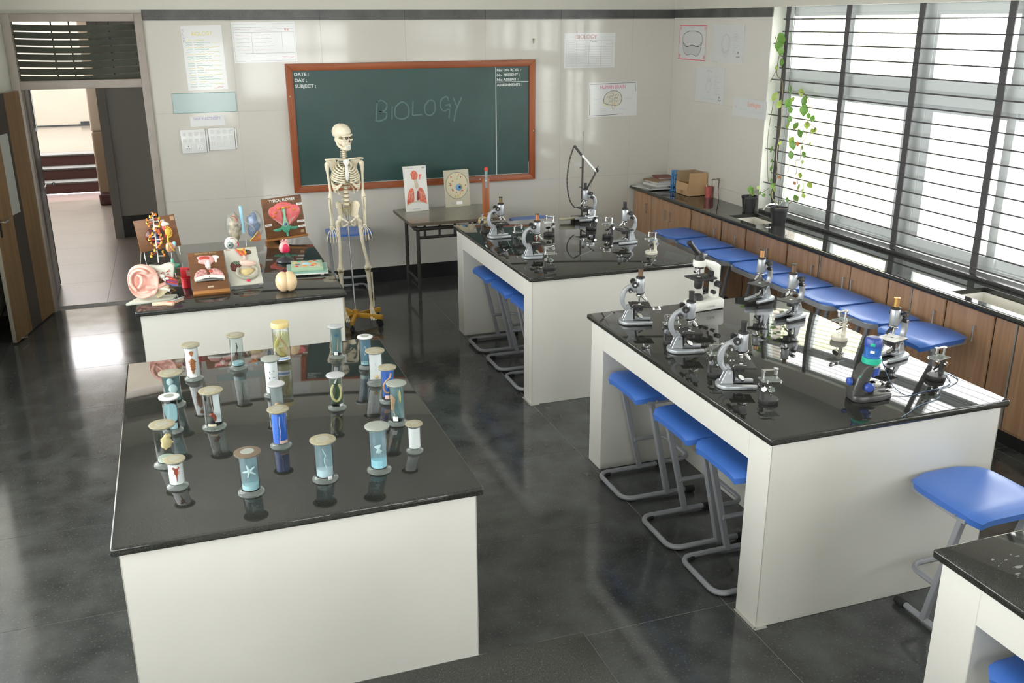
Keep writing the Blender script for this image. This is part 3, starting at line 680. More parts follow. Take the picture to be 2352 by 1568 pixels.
# ================================================================== MICROSCOPES
M_sil = mat('silver_enamel', (.37, .39, .41), .30, metal=.35)
M_blkm = mat('satin_black_metal', (.020, .020, .020), .5)
M_lens = mat('lens_glass', (.05, .06, .09), .05)
TUBES = {'bronze': mat('bronze_tube', (.20, .155, .07), .25, metal=.7), 'copper': mat('copper_tube', (.48, .20, .10), .3, metal=.7), 'orange': mat('orange_copper_tube', (.62, .32, .14), .3, metal=.6),
         'gold': mat('gold_tube', (.72, .42, .14), .25, metal=.8), 'brown': mat('brown_tube', (.20, .13, .08), .25, metal=.6), 'dark': mat('dark_tube', (.05, .047, .045), .22, metal=.5)}
def microscope(label, loc, deg, tube='dark', stage_mat=None, nose=1, decal=False, base='horse', mark=True):
    """arm at -x, optical axis at x=.028"""
    t = thing('student_microscope', label, 'microscope', loc, R(deg), 'silver student microscopes'); ox = .030
    # horseshoe foot
    if base == 'horse':
        out = circ(-.035, 0, .045, .058, 10, PI/2, 3*PI/2, False)
        poly = out+[(.0, -.058), (.098, -.050), (.100, -.034), (.0, -.026), (-.012, -.018), (-.012, .018), (.0, .026), (.100, .034), (.098, .050), (.0, .058)]
    else:
        poly = circ(-.01, 0, .075, .068, 20)+[]
    ft = part('foot', MB().prism(poly, 0.003, .020, 'xy'), M_sil, t, bevel=.003)
    part('foot_pad', MB().prism([(p[0]*.97, p[1]*.97) for p in poly], 0, .003, 'xy'), M_rub, t)
    if mark: text('lettering', 'COSLAB', .011, M_ink, ft, (.05, -.0585, .007), (R(90), 0, R(4)), sx=1.1)
    # hinged pillar: two cheeks
    for s in (-1, 1):
        part('pillar_cheek', MB().prism([(-.062, .02), (-.004, .02), (-.010, .078), (-.018, .088), (-.030, .088), (-.040, .076)], s*.015, s*.024), M_sil, t, bevel=.002, seg=1)
    part('pivot_screw', MB().cyl((-.024, -.028, .074), (-.024, .028, .074), .006, n=10), M_steel, t)
    # curved arm
    cx, cz = .012, .140; A = []; B = []
    n = 14
    for i in range(n+1):
        a_ = R(236-(236-112)*i/n); wd_ = .010+.003*math.sin(PI*i/n)
        A.append((cx+(.078+wd_)*math.cos(a_), cz+(.078+wd_)*math.sin(a_))); B.append((cx+(.078-wd_)*math.cos(a_), cz+(.078-wd_)*math.sin(a_)))
    poly = A+[(.006, .238), (.006, .178), (-.004, .172), (-.012, .188)]+B[::-1][1:]+[(-.018, .068), (-.034, .064)]
    part('arm', MB().prism(poly, -.012, .012), M_sil, t, bevel=.004)
    # body tube
    bt = part('body_tube', MB().lathe([(.0215, .172), (.0232, .176), (.0232, .250), (.0215, .253)], (ox, 0, 0), 20), M_sil, t)
    part('carriage', MB().box(.002, ox-.012, -.010, .010, .182, .240), M_sil, t, bevel=.002)
    part('collar', MB().lathe([(.0225, .253), (.0240, .255), (.0240, .262), (.018, .265), (.012, .266)], (ox, 0, 0), 18), M_blkm, t)
    part('eyepiece_tube', MB().lathe([(.0132, .262), (.0132, .305)], (ox, 0, 0), 16), TUBES[tube], t)
    part('eyepiece', MB().lathe([(.0132, .305), (.0152, .306), (.0152, .310), (.009, .311), (0, .3095)], (ox, 0, 0), 16), TUBES[tube] if tube == 'gold' else M_blkm, t)
    for s in (-1, 1):
        k = part('coarse_knob', MB().cyl((-.004, s*.012, .226), (-.004, s*.028, .226), .007, n=10).cyl((-.004, s*.026, .226), (-.004, s*.044, .226), .0165, n=18), M_blkm, t)
        part('knob_cap', MB().cyl((-.004, s*.044, .226), (-.004, s*.0455, .226), .006, n=10), M_chrome, k)
        k = part('fine_knob', MB().cyl((-.026, s*.012, .190), (-.026, s*.032, .190), .0115, n=14), M_blkm, t)
        part('knob_cap', MB().cyl((-.026, s*.032, .190), (-.026, s*.042, .190), .006, n=10), M_chrome, k)
    # nosepiece and objectives
    Mn = T(ox+.004, 0, .164, 0, R(-20), 0)
    part('nosepiece', MB().lathe([(.010, .008), (.024, .004), (.025, -.002), (.012, -.006)], n=18, M=Mn).cyl((ox, 0, .163), (ox, 0, .174), .012, n=12), M_blkm, t)
    part('nose_ring', MB().lathe([(.0252, .002), (.0262, 0), (.0255, -.003), (.022, -.004)], n=20, M=Mn), M_chrome, t)
    part('objective', MB().cyl((ox-.002, 0, .160), (ox-.002, 0, .138), .0085, n=12).cyl((ox-.002, 0, .138), (ox-.002, 0, .124), .006, .0045, n=12), M_chrome, t)
    part('objective', MB().cyl((ox+.012, -.004, .156), (ox+.028, -.010, .138), .0085, n=12).cyl((ox+.028, -.010, .138), (ox+.034, -.012, .131), .006, n=12), M_chrome if nose else M_blkm, t)
    # stage
    sm_ = stage_mat or M_blkm
    sg = part('stage', MB().box(-.025, .088, -.053, .053, .100, .107), M_blkm, t, bevel=.002, seg=1)
    if stage_mat: part('stage_plate', MB().box(-.023, .086, -.051, .051, .107, .1085), stage_mat, sg)
    part('stage_hole', MB().lathe([(.008, .1072), (.008, .109), (0, .109)], (ox, 0, 0), 14), M_white if not stage_mat else M_blkm, sg)
    for s in (-1, 1): part('stage_clip', MB().tube([(-.012, s*.035, .108), (-.010, s*.034, .114), (.02, s*.030, .112), (.048, s*.028, .109)], .0016, 5), M_chrome, sg)
    part('stage_bracket', MB().box(-.040, -.02, -.010, .010, .080, .104).cyl((-.03, 0, .07), (-.01, 0, .1), .011, n=10), M_sil, t)
    part('condenser', MB().lathe([(.016, .070), (.020, .072), (.021, .088), (.023, .100)], (ox, 0, 0), 18), M_blkm, t)
    part('condenser_rod', MB().cyl((.002, .0, .024), (.002, 0, .1), .0065, n=10).box(-.004, ox-.01, -.006, .006, .076, .084), M_blkm, t)
    Mm = T(ox+.004, 0, .040, R(20), R(28), 0)
    mr = part('mirror', MB().lathe([(0, -.003), (.019, -.003), (.0195, 0), (.018, .003), (0, .0025)], n=20, M=Mm), M_blkm, t)
    part('mirror_glass', MB().lathe([(0, .0031), (.017, .0031), (.0165, .0036), (0, .0036)], n=20, M=Mm), M_chrome, mr)
    part('mirror_fork', MB().tube([(.004, 0, .030), (.012, -.018, .032), (ox+.003, -.021, .040)], .0022, 5).tube([(.004, 0, .030), (.012, .018, .032), (ox+.003, .021, .040)], .0022, 5), M_steel, mr)
    if decal:
        d_ = part('dark_emblem', MB().box(-.008, .008, -.0006, 0, 0, .018), M_ink, bt, loc=(ox-.014, -.020, .178), rot=(0, 0, R(-35)))
        for q in range(4): part('marking', MB().box(-.005, .004-.001*(q % 2), -.0006, 0, 0, .003), M_ink, bt, loc=(ox-.012, -.0208, .204+.007*q), rot=(0, 0, R(-32)))
    return t
Z0 = HB+.0005
M_wst = mat('white_stage', (.72, .70, .66), .3)
microscope('silver microscope at the far left of the arc stand bench, beside the tube board', (2.262, 6.80, Z0), -4, 'bronze', mark=False)
microscope('silver microscope with a copper tube on the arc stand bench, nearest to its left edge', (2.285, 6.08, Z0), -8, 'copper', mark=False)
microscope('silver microscope directly in front of the tall black arc stand', (3.185, 7.17, Z0), 184, 'dark', mark=False)
microscope('silver microscope at the right of the arc stand bench with a dark tube, facing left', (3.115, 6.28, Z0), 188, 'dark', mark=False)
microscope('silver microscope with a brown tube at the far left corner of the middle right bench', (2.272, 4.47, Z0), -18, 'brown')
microscope('silver microscope with a dark tube in front of the white modern microscope', (2.297, 3.965, Z0), -16, 'dark')
microscope('silver microscope with a shiny dark tube, nearest the viewer on the bench\'s left edge', (2.272, 3.455, Z0), -20, 'dark')
microscope('silver microscope with an orange copper tube at the bench\'s far right corner', (3.190, 4.62, Z0), 200, 'orange', mark=False)
microscope('silver microscope with a bronze tube, second along the right edge of the bench', (3.155, 4.26, Z0), 198, 'brown', mark=False)
microscope('silver microscope with a gold tube and white topped stage behind the blue toy microscope', (3.222, 3.525, Z0), 196, 'gold', stage_mat=M_wst, decal=True, nose=0, mark=False)

# ---- white modern microscope
M_wen = mat('white_enamel', (.78, .78, .72), .25)
t = thing('modern_microscope', 'white modern microscope with slanted black eyepiece and square black stage', 'microscope', (2.79, 4.60, Z0), R(186))
# local: arm at -x, stage towards +x
b_ = part('base', MB().prism([(-.095, 0), (.125, 0), (.125, .020), (.085, .050), (-.080, .062), (-.095, .050)], -.062, .062), M_wen, t, bevel=.006)
text('lettering', 'COSLAB', .016, M_ink2, b_, (.03, .063, .016), (R(90), 0, R(180)))
part('base_pad', MB().box(-.09, .12, -.058, .058, -.0, .004), M_rub, t)
part('upright', MB().prism([(-.085, .055), (-.040, .055), (-.040, .215), (-.02, .232), (.030, .262), (.062, .262), (.062, .285), (.035, .292), (-.05, .268), (-.085, .245)], -.024, .024), M_wen, t, bevel=.005)
part('head_disc', MB().lathe([(.036, .252), (.038, .256), (.038, .284), (.034, .288)], (.05, 0, 0), 22), M_wen, t)
part('turret_head', MB().lathe([(.030, .288), (.030, .300), (.022, .325), (.018, .33), (0, .33)], (.05, 0, 0), 20), M_blkm, t)
part('eyepiece_tube', MB().cyl((.055, 0, .315), (.125, 0, .392), .0145, .013, n=16), M_blkm, t)
part('eyepiece', MB().cyl((.118, 0, .384), (.130, 0, .397), .0165, n=16), M_blkm, t)
part('head_screw', MB().cyl((.025, 0, .312), (.005, 0, .312), .008, n=10), M_chrome, t)
part('nosepiece', MB().lathe([(.026, .250), (.026, .240), (.012, .236)], (.05, 0, 0), 18), M_blkm, t)
part('objective', MB().cyl((.05, 0, .242), (.05, 0, .205), .0105, .008, n=14), M_chrome, t)
part('objective', MB().cyl((.062, .006, .240), (.088, .012, .222), .0125, .010, n=14), M_chrome, t)
sg = part('stage', MB().box(-.035, .105, -.062, .062, .178, .188), M_blkm, t, bevel=.002)
part('stage_hole', MB().lathe([(.010, .1882), (.010, .189), (0, .189)], (.05, 0, 0), 14), M_white, sg)
part('stage_bracket', MB().box(-.045, -.03, -.02, .02, .15, .215).box(-.04, -.025, .01, .02, .19, .215), M_blkm, t)
part('condenser', MB().lathe([(.018, .120), (.024, .130), (.024, .165), (.020, .178)], (.05, 0, 0), 18), M_blkm, t)
part('lamp_housing', MB().lathe([(.034, .055), (.030, .075), (.022, .085), (0, .085)], (.05, 0, 0), 18), M_blkm, t)
for s in (-1, 1):
    k = part('coarse_knob', MB().cyl((-.062, s*.024, .142), (-.062, s*.048, .142), .019, n=18), M_blkm, t); part('knob_cap', MB().cyl((-.062, s*.048, .142), (-.062, s*.050, .142), .007, n=10), M_chrome, k)
    k = part('fine_knob', MB().cyl((-.030, s*.024, .098), (-.030, s*.050, .098), .012, n=14), M_blkm, t); part('knob_cap', MB().cyl((-.030, s*.05, .098), (-.030, s*.058, .098), .007, n=10), M_chrome, k)

# ---- dissecting microscopes
M_glstage = clear('glass_stage', (.80, .86, .83), 1.0, .22, (.5, .54, .52))
def dissecting(label, loc, deg, cream=False, lensup=True, mir=(35, 0), h=1.0):
    t = thing('dissecting_microscope', label, 'microscope', loc, R(deg), 'small dissecting stands with clip lens')
    mb_ = mat('cream_enamel', (.62, .59, .49), .3) if cream else M_blkm
    part('base', MB().lathe([(.041, 0), (.043, .003), (.043, .018), (.040, .022), (0, .022)], n=28), mb_, t)
    part('post', MB().lathe([(.013, .020), (.0105, .030), (.0105, .085), (.013, .088), (.013, .105)], (-.033, 0, 0), 16), mb_, t)
    for s in (-1, 1):
        k = part('focus_knob', MB().cyl((-.033, s*.009, .072), (-.033, s*.018, .072), .005, n=8).cyl((-.033, s*.017, .072), (-.033, s*.026, .072), .0115, n=16), M_chrome, t)
    sg = part('stage', MB().box(-.044, .044, -.030, .030, .105, .1085), M_glstage, t, bevel=.001, seg=1)
    part('stage_frame', MB().tube([(-.044, -.030, .106), (.044, -.030, .106), (.044, .030, .106), (-.044, .030, .106)], .0016, 5, closed=True), M_chrome, sg)
    for x_, y_ in ((.04, -.026), (.04, .026), (-.02, -.026)): part('stage_screw', MB().cyl((x_, y_, .098), (x_, y_, .112), .0025, n=6), M_chrome, sg)
    part('lens_post', MB().cyl((-.033, 0, .105), (-.033, 0, .148), .0075, n=12).cyl((-.033, 0, .144), (-.033, 0, .150), .011, n=14), M_chrome, t)
    part('lens_arm', MB().prism([(-.040, -.007), (-.020, -.008), (.020, -.004), (.020, .004), (-.020, .008), (-.040, .007)], .150, .1535, 'xy'), M_chrome, t)
    ln = part('lens_holder', MB().lathe([(.0065, .128), (.0085, .130), (.0085, .150), (.0115, .153), (.0115, .157), (.007, .157), (.006, .15)], (.022, 0, 0), 16), M_chrome, t)
    Mm = T(.008, 0, .060, R(mir[0]), R(mir[1]), 0)
    m_ = part('mirror', MB().lathe([(0, -.002), (.0185, -.002), (.019, 0), (.0185, .002), (0, .002)], n=22, M=Mm), M_blkm, t)
    part('mirror_glass', MB().lathe([(0, .0022), (.0165, .0022), (.016, .0027), (0, .0027)], n=20, M=Mm), M_chrome, m_)
    part('mirror_fork', MB().tube([(.008, -.020, .060)]+[(.008, -.020*math.cos(a_), .060-.020*math.sin(a_)) for a_ in [PI*i/8 for i in range(1, 8)]]+[(.008, .020, .060)], .0015, 5).cyl((.008, 0, .022), (.008, 0, .042), .0022, n=6), M_chrome, m_)
    return t
dissecting('small black dissecting stand at the near left of the middle right bench, nearest the viewer', (2.312, 3.235, Z0), -14)
dissecting('small black dissecting stand half hidden between the second and third left microscopes', (2.272, 3.60, Z0), -14)
dissecting('small black dissecting stand behind the microscope in front of the white one', (2.300, 4.09, Z0), -14)
dissecting('small black dissecting stand by the blue cable, its round mirror turned up', (3.200, 3.214, Z0), 192, mir=(60, 10))
dissecting('cream coloured dissecting stand on the right edge of the middle right bench', (3.150, 3.845, Z0), 196, True)
dissecting('cream coloured dissecting stand at the right corner of the arc stand bench', (3.120, 5.90, Z0), 186, True)
dissecting('small black dissecting stand at the near left corner of the arc stand bench', (2.280, 5.745, Z0), -8)
dissecting('small black dissecting stand in front of the far left microscope on the arc stand bench', (2.315, 6.46, Z0), -6)
dissecting('small black dissecting stand behind the far left microscope beside the tube board', (2.235, 6.985, Z0), -4)
dissecting('small black dissecting stand left of the dark tubed microscope on the arc stand bench', (3.060, 6.50, Z0), 184)
dissecting('small black dissecting stand just right of the microscope by the arc stand', (3.060, 6.82, Z0), 184)
dissecting('small dissecting stand in the far middle of the arc stand bench', (2.66, 6.72, Z0), 170)

# ---- blue toy microscope with its cable
t = thing('toy_microscope', 'dark grey toy microscope with blue drum head, green ring and blue knobs', 'microscope', (2.745, 3.128, Z0), R(-8))
M_gun = mat('gunmetal_plastic', (.055, .055, .052), .22); M_bl = mat('blue_plastic_clear', (.02, .12, .42), .15, coat=.5); M_bl2 = mat('deep_blue_plastic', (.03, .07, .33), .3); M_gr = mat('green_plastic', (.02, .42, .28), .3)
part('base', MB().prism([(-.085, -.035), (-.05, -.052), (.03, -.050), (.098, -.034), (.105, -.018), (.06, -.010), (.045, 0), (.06, .010), (.105, .018), (.098, .034), (.03, .050), (-.05, .052), (-.085, .035)], 0, .030, 'xy'), M_gun, t, bevel=.008)
part('arm', MB().prism([(-.088, .012), (-.030, .020), (-.020, .045), (-.010, .100), (.008, .148), (.016, .168), (-.030, .170), (-.052, .150), (-.072, .100), (-.086, .050)], -.030, .030), M_gun, t, bevel=.009, seg=3)
part('arm_badge', MB().box(-.003, .003, -.001, .001, -.004, .004), M_gr, t, loc=(-.062, -.031, .118))
part('collar_ring', MB().lathe([(.034, .164), (.041, .170), (.041, .190), (.038, .194)], (.0, 0, 0), 22), M_gr, t)
dr = part('drum', MB().lathe([(.038, .194), (.041, .198), (.036, .204), (.036, .250), (.036, .268), (.032, .278), (.018, .282), (0, .280)], n=24), M_bl, t)
part('drum_cap', MB().lathe([(.0372, .243), (.0375, .246), (.0372, .268), (.033, .2795), (.024, .283), (.018, .2835)], n=24), M_bl2, dr)
part('green_window', MB().box(-.010, .010, -.002, 0, -.007, .007), M_gr, dr, loc=(-.022, -.031, .258), rot=(0, 0, R(-36)), bevel=.002)
part('drum_label', MB().box(-.009, .009, -.002, 0, -.006, .006), M_white, dr, loc=(-.020, -.0305, .226), rot=(0, 0, R(-34)), bevel=.002)
part('chrome_ring', MB().lathe([(.026, .148), (.038, .152), (.038, .158), (.030, .166)], (.012, 0, 0), 20), M_chrome, t)
part('objective_head', MB().lathe([(.006, .098), (.012, .106), (.025, .112), (.026, .150)], (.016, 0, 0), 20), M_bl2, t)
part('stage', MB().lathe([(.020, .058), (.036, .066), (.037, .072), (.034, .074), (0, .074)], (.018, 0, 0), 22), mat('silver_plastic', (.55, .54, .50), .25, metal=.5), t)
part('stage_ring', MB().lathe([(.014, .0742), (.016, .076), (.018, .0742)], (.018, 0, 0), 20), M_chrome, t)
part('lamp_stem', MB().lathe([(.012, .03), (.012, .06)], (.018, 0, 0), 14), M_blk, t)
for s, x_, z_ in ((-1, -.022, .068), (1, -.022, .068), (-1, -.0, .0), ):
    if z_: part('focus_knob', MB().lathe([(.010, 0), (.021, .004), (.022, .016), (.016, .024), (0, .026)], n=14, M=T(x_, s*.030, z_, R(90) if s < 0 else R(-90))), M_bl2, t)
part('rear_knob', MB().lathe([(.010, 0), (.018, .003), (.018, .014), (0, .02)], n=14, M=T(-.085, 0, .088, 0, R(-90))), M_bl2, t)
cbz = HB+.003
cab = MB().tube(spline([(2.79, 3.14, 1.165), (2.83, 3.20, 1.16), (2.86, 3.22, 1.10), (2.875, 3.20, 1.02), (2.90, 3.15, .93), (2.93, 3.09, cbz), (3.02, 3.10, cbz), (3.12, 3.11, cbz), (3.22, 3.145, cbz), (3.28, 3.23, cbz), (3.312, 3.25, cbz), (3.29, 3.17, cbz), (3.20, 3.12, cbz), (3.12, 3.10, cbz), (3.04, 3.02, cbz), (2.90, 2.98, cbz), (2.80, 2.93, cbz), (2.74, 2.903, cbz)], 6), .0018, 6)
c_ = part('usb_cable', cab, mat('blue_cable', (.05, .10, .18), .4), None); tag(c_, 'thin blue cable running from the blue toy microscope across the bench top', 'cable')

# ---- arc auxanometer stand, tube board, small things on the arc stand bench
M_bstand = mat('dark_painted_metal', (.030, .028, .025), .45)
t = thing('arc_indicator_stand', 'tall black stand with a big curved scale and pale pointer above the microscope', 'instrument', (3.19, 7.27, Z0))
part('stand_base', MB().box(-.10, .10, -.02, .05, 0, .016), M_bstand, t, bevel=.003)
part('upright_rod', MB().cyl((-.018, 0, .01), (-.018, 0, .50), .0085, n=10).cyl((-.02, 0, .45), (-.02, 0, .72), .002, n=5), M_bstand, t)
arcp = [(-.095, .604), (-.128, .52), (-.148, .42), (-.155, .32), (-.145, .22), (-.120, .14), (-.080, .09)]
vs = MB().tube([(p[0], 0, p[1]) for p in spline(arcp, 5)], .0065, 6, sq=False)
part('arc_scale', vs, M_bstand, t)
for k, p in enumerate(spline(arcp, 3)[1:-1]): part('scale_mark', MB().box(-.002, .002, -.001, .001, -.001, .001), M_white, t, loc=(p[0], -.0075, p[1]))
part('top_bar', MB().tube([(-.095, 0, .604), (-.018, 0, .51)], .008, 4, sq=True), M_bstand, t)
part('pointer', MB().tube([(-.030, -.010, .525), (.100, -.010, .385)], .0075, 4, sq=True), M_white, t)
part('lower_bar', MB().tube([(.100, 0, .395), (.095, 0, .36), (-.012, 0, .185)], .0075, 6), M_bstand, t)
part('clamp_screw', MB().cyl((.105, -.02, .392), (.118, .02, .398), .014, n=12).cyl((.118, 0, .40), (.124, 0, .43), .003, n=6), M_bstand, t)
part('thread', MB().cyl((.094, 0, .37), (.02, 0, .14), .0012, n=5), M_bstand, t)
for z in (.42, .26): part('side_pin', MB().cyl((-.018, 0, z), (-.045, 0, z+.002), .0035, n=6), M_bstand, t)
t = thing('tube_board', 'orange brown wooden board holding a glass tube with a red cap', 'instrument', (2.335, 7.30, Z0))
M_ow = wood('orange_wood', '#9a5a2e', '#7f4522', .4)
part('round_foot', MB().ball((-.03, -.02, .035), (.045, .04, .035), 14, 8), mat('pale_cork', (.42, .33, .16), .7, var=.2, scale=40), t)
part('board', MB().box(-.028, .028, -.010, .010, .004, .375), M_ow, t, bevel=.002)
part('glass_tube', MB().lathe([(.013, .30), (.013, .455), (.010, .456), (.010, .30)], (0, -.0, 0), 14, M=T(0, -.014, 0)), clear('tube_glass', (.85, .9, .9), 1.0, .25, (.5, .55, .55)), t)
part('red_cap', MB().lathe([(.014, .440), (.0155, .444), (.0155, .462), (.010, .466), (0, .466)], n=14, M=T(0, -.014, 0)), mat('red_cap', (.55, .06, .04), .4), t)
part('label', MB().box(-.008, .008, -.0107, -.010, .352, .362), M_paper, t)
o_ = part('covered_slide_tray', MB().lathe([(.055, 0), (.062, .004), (.066, .012), (.060, .016), (.050, .012), (0, .010)], (0, 0, 0), 24), clear('green_glass_dish', (.55, .72, .64), .9, .4, (.22, .34, .28)), None, loc=(2.60, 6.95, Z0)); tag(o_, 'shallow greenish glass dish lying behind the copper tubed microscope', 'dish')
o_ = part('forceps_case', MB().tube([(-.09, 0, .014), (-.085, 0, .014), (.07, .01, .014), (.085, .011, .014)], [.006, .013, .013, .007], 12), mat('beige_case', (.33, .31, .22), .4), None, loc=(3.04, 7.22, Z0)); tag(o_, 'long rounded beige case lying left of the arc stand base', 'case')

# ================================================================== SPECIMEN JARS
M_glass = clear('jar_glass', (.975, .99, .985), 1.0)
M_rimg = clear('thick_glass', (.86, .91, .89), 1.0, .14, (.6, .66, .63))
M_wax = mat('yellowed_seal', (.34, .31, .21), .35, var=.15, scale=60); M_waxb = mat('brown_seal', (.16, .12, .08), .35)
M_lidw = mat('white_lid', (.72, .73, .74), .3); M_lidg = mat('frosted_grey_lid', (.33, .36, .32), .3)
M_cblue = mat('grey_blue_backing', (.17, .25, .29), .4); M_ccy = mat('pale_cyan_backing', (.34, .52, .56), .4); M_cwh = mat('white_backing', (.78, .80, .82), .4); M_croyal = mat('royal_blue_backing', (.02, .13, .58), .4); M_cteal = mat('teal_backing', (.13, .22, .23), .4); M_cgrn = mat('green_backing', (.06, .09, .05), .4)
M_spec = {'brown': mat('brown_specimen', (.33, .12, .04), .5, var=.3, scale=90), 'red': mat('red_brown_specimen', (.30, .045, .02), .5, var=.3, scale=90), 'cream': mat('cream_specimen', (.66, .50, .25), .5, var=.15, scale=80), 'pale': mat('pale_specimen', (.50, .62, .64), .5, var=.1, scale=60), 'dark': mat('dark_specimen', (.07, .06, .06), .5), 'pink': mat('pink_specimen', (.52, .34, .29), .5, var=.2, scale=60), 'tan': mat('tan_specimen', (.45, .27, .14), .5, var=.25, scale=60), 'yellow': mat('yellow_specimen', (.55, .48, .20), .5, var=.15, scale=60)}
M_liq = clear('preserving_fluid', (.94, .975, .98), .25)
def jar(label, x, y, w, h, lid='wax', card=None, wrap=False, fn=None, fluid=True, band=None, tag_=None, square=False):
    t = thing('specimen_jar', label, 'jar', (x, y, Z0), math.atan2(y, x)-PI/2, 'glass cylinder jars with preserved specimens')
    rr = w/2; rb = rr*.72
    if not square:
        part('glass_foot', MB().lathe([(rr*.96, 0), (rr, .003), (rr*.98, .007), (rb*1.12, .011), (rb*1.02, .016), (rb*.99, .017), (0, .017)], n=28), M_rimg, t)
        part('glass_wall', MB().lathe([(rb, .016), (rb, h-.010), (rb*.94, h-.010), (rb*.94, .016)], n=28), M_glass, t)
        part('glass_rim', MB().lathe([(rb, h-.014), (rr*.96, h-.009), (rr*.98, h-.006), (rb*.9, h-.006)], n=28), M_rimg, t)
        lm = {'wax': M_wax, 'white': M_lidw, 'grey': M_lidg, 'brown': M_waxb, 'frost': mat('frosted_white_lid', (.48, .49, .50), .35)}[lid]
        ld = part('lid', MB().lathe([(rr*.93, h-.006), (rr*.99, h-.004), (rr*.985, h-.001), (rr*.90, h+.0005), (rr*.5, h+.0008), (0, h+.0008)], n=28), lm, t)
        if lid in ('white', 'wax', 'brown', 'grey'): part('lid_centre', MB().lathe([(rb*.70, h+.0006), (rb*.68, h+.0014), (0, h+.0014)], n=22), M_lidg if lid != 'wax' else mat('pale_lid_centre', (.37, .36, .28), .35), ld)
    # local -y faces the viewer
    z0, z1 = .020, h-.016; cw = rb*.86
    if card:
        if wrap:
            A = circ(0, 0, rb*.90, rb*.90, 14, R(170), R(370), False)
            vs = [(p[0], p[1], z0) for p in A]+[(p[0], p[1], z1) for p in A]; n_ = len(A)
            part('backing_sheet', MB().add(vs, [(i, i+1, n_+i+1, n_+i) for i in range(n_-1)]), card, t, fix=False)
        else: part('backing_plate', MB().box(-cw, cw, .004, .006, z0, z1), card, t)
    if fluid: part('fluid', MB().lathe([(rb*.93, .0175), (rb*.93, z0+(z1-z0)*.90), (0, z0+(z1-z0)*.90)], n=24), M_liq, t)
    if band: part('bright_band', MB().lathe([(rb*.86, z0), (rb*.86, z0+band[0]), (0, z0+band[0])], n=22), band[1], t)
    if tag_: 
        A = circ(0, 0, rb*1.012, rb*1.012, 5, R(tag_[0]), R(tag_[0]+tag_[1]), False); n_ = len(A)
        vs = [(p[0], p[1], tag_[2]) for p in A]+[(p[0], p[1], tag_[3]) for p in A]
        part('label', MB().add(vs, [(i, i+1, n_+i+1, n_+i) for i in range(n_-1)]), M_paper if len(tag_) < 5 else tag_[4], t, fix=False)
    if fn: fn(t, rb, h)
    return t
def S(nm, mb, k, t, y=-.012, **kw): return part(nm, mb, M_spec[k] if isinstance(k, str) else k, t, loc=(0, y, 0), **kw)
def on_front(rb, h, poly, y0=-.0, th=.0015):
    """outline wrapped on the front of the sheet"""
    mb = MB(); vs = []; n_ = len(poly)
    for s_ in (0, 1):
        for p in poly:
            r_ = rb*.905+th*s_; a_ = p[0]/(rb*.9); vs.append((r_*math.sin(a_), -r_*math.cos(a_), p[1]))
    return mb.add(vs, [tuple(range(n_)), tuple(range(n_, 2*n_))[::-1]]+[(i, (i+1) % n_, n_+(i+1) % n_, n_+i) for i in range(n_)])
def f1(t, rb, h):
    w = .020
    part('specimen', on_front(rb, h, [(0, .118), (-.011, .136), (-.006, .145), (.006, .145), (.011, .136)]), M_spec['brown'], t, fix=False)
    part('specimen', on_front(rb, h, [(0, .112), (-.019, .092), (-.010, .085), (-.014, .080), (-.009, .076), (-.013, .070), (-.008, .066), (-.012, .058), (-.006, .052), (-.003, .036), (.004, .036), (.007, .052), (.013, .058), (.009, .066), (.014, .070), (.010, .076), (.015, .080), (.010, .085), (.019, .092)]), M_spec['brown'], t, fix=False)
jar('glass jar with a white sheet and a scaly brown specimen, back left of the jars', -.036, 4.391, .086, .171, 'wax', M_cwh, True, f1, False, tag_=(235, 60, .018, .030))
jar('tall narrow jar with clear fluid and a thin dark thread, back row second from left', .170, 4.472, .087, .170, 'wax', None, False, lambda t, rb, h: S('specimen', MB().tube(spline([(0, 0, .13), (.003, 0, .11), (0, 0, .09), (.006, 0, .07), (.008, 0, .045)], 4), [.003]*6+[.0015]*11, 6), 'dark', t), True, band=(.012, M_ccy))
# big jar with a yellow lid
t = thing('lidded_jar', 'large clear jar with a pale yellow screw lid and a long pinkish specimen', 'jar', (.382, 4.493, Z0), -.08)
M_ylid = mat('pale_yellow_lid', (.66, .53, .22), .35)
part('glass_body', MB().lathe([(.036, 0), (.041, .004), (.041, .168), (.036, .180), (.036, .186), (.034, .186), (.034, .179), (.039, .166), (.039, .006)], n=28), M_glass, t)
part('screw_lid', MB().lathe([(.043, .178), (.0435, .181), (.0435, .198), (.041, .203), (0, .204)], n=30), M_ylid, t)
part('fluid', MB().lathe([(.0385, .005), (.0385, .145), (0, .145)], n=24), clear('yellowish_fluid', (.90, .90, .68), .25, .12, (.4, .4, .22)), t)
part('specimen', MB().tube(spline([(-.020, -.008, .150), (-.010, -.01, .125), (.008, -.012, .105), (.022, -.01, .07), (.024, -.008, .035)], 5), [.003+.0035*math.sin(PI*i/20) for i in range(21)], 8), M_spec['pink'], t)
part('specimen', MB().tube(spline([(.010, .002, .145), (-.012, .0, .115), (-.024, .0, .08), (-.012, .0, .045), (.010, .0, .03)], 5), [.004+.008*math.sin(PI*i/20) for i in range(21)], 8), M_spec['yellow'], t)
A = circ(0, 0, .0416, .0416, 8, R(205), R(330), False); n_ = len(A)
part('label', MB().add([(p[0], p[1], .018) for p in A]+[(p[0], p[1], .036) for p in A], [(i, i+1, n_+i+1, n_+i) for i in range(n_-1)]), M_paper, t, fix=False)
part('label_print', MB().add([(p[0]*1.004, p[1]*1.004, .023) for p in A[1:-1]]+[(p[0]*1.004, p[1]*1.004, .030) for p in A[1:-1]], [(i, i+1, n_-2+i+1, n_-2+i) for i in range(n_-3)]), mat('blue_print', (.15, .30, .55), .5), t, fix=False)
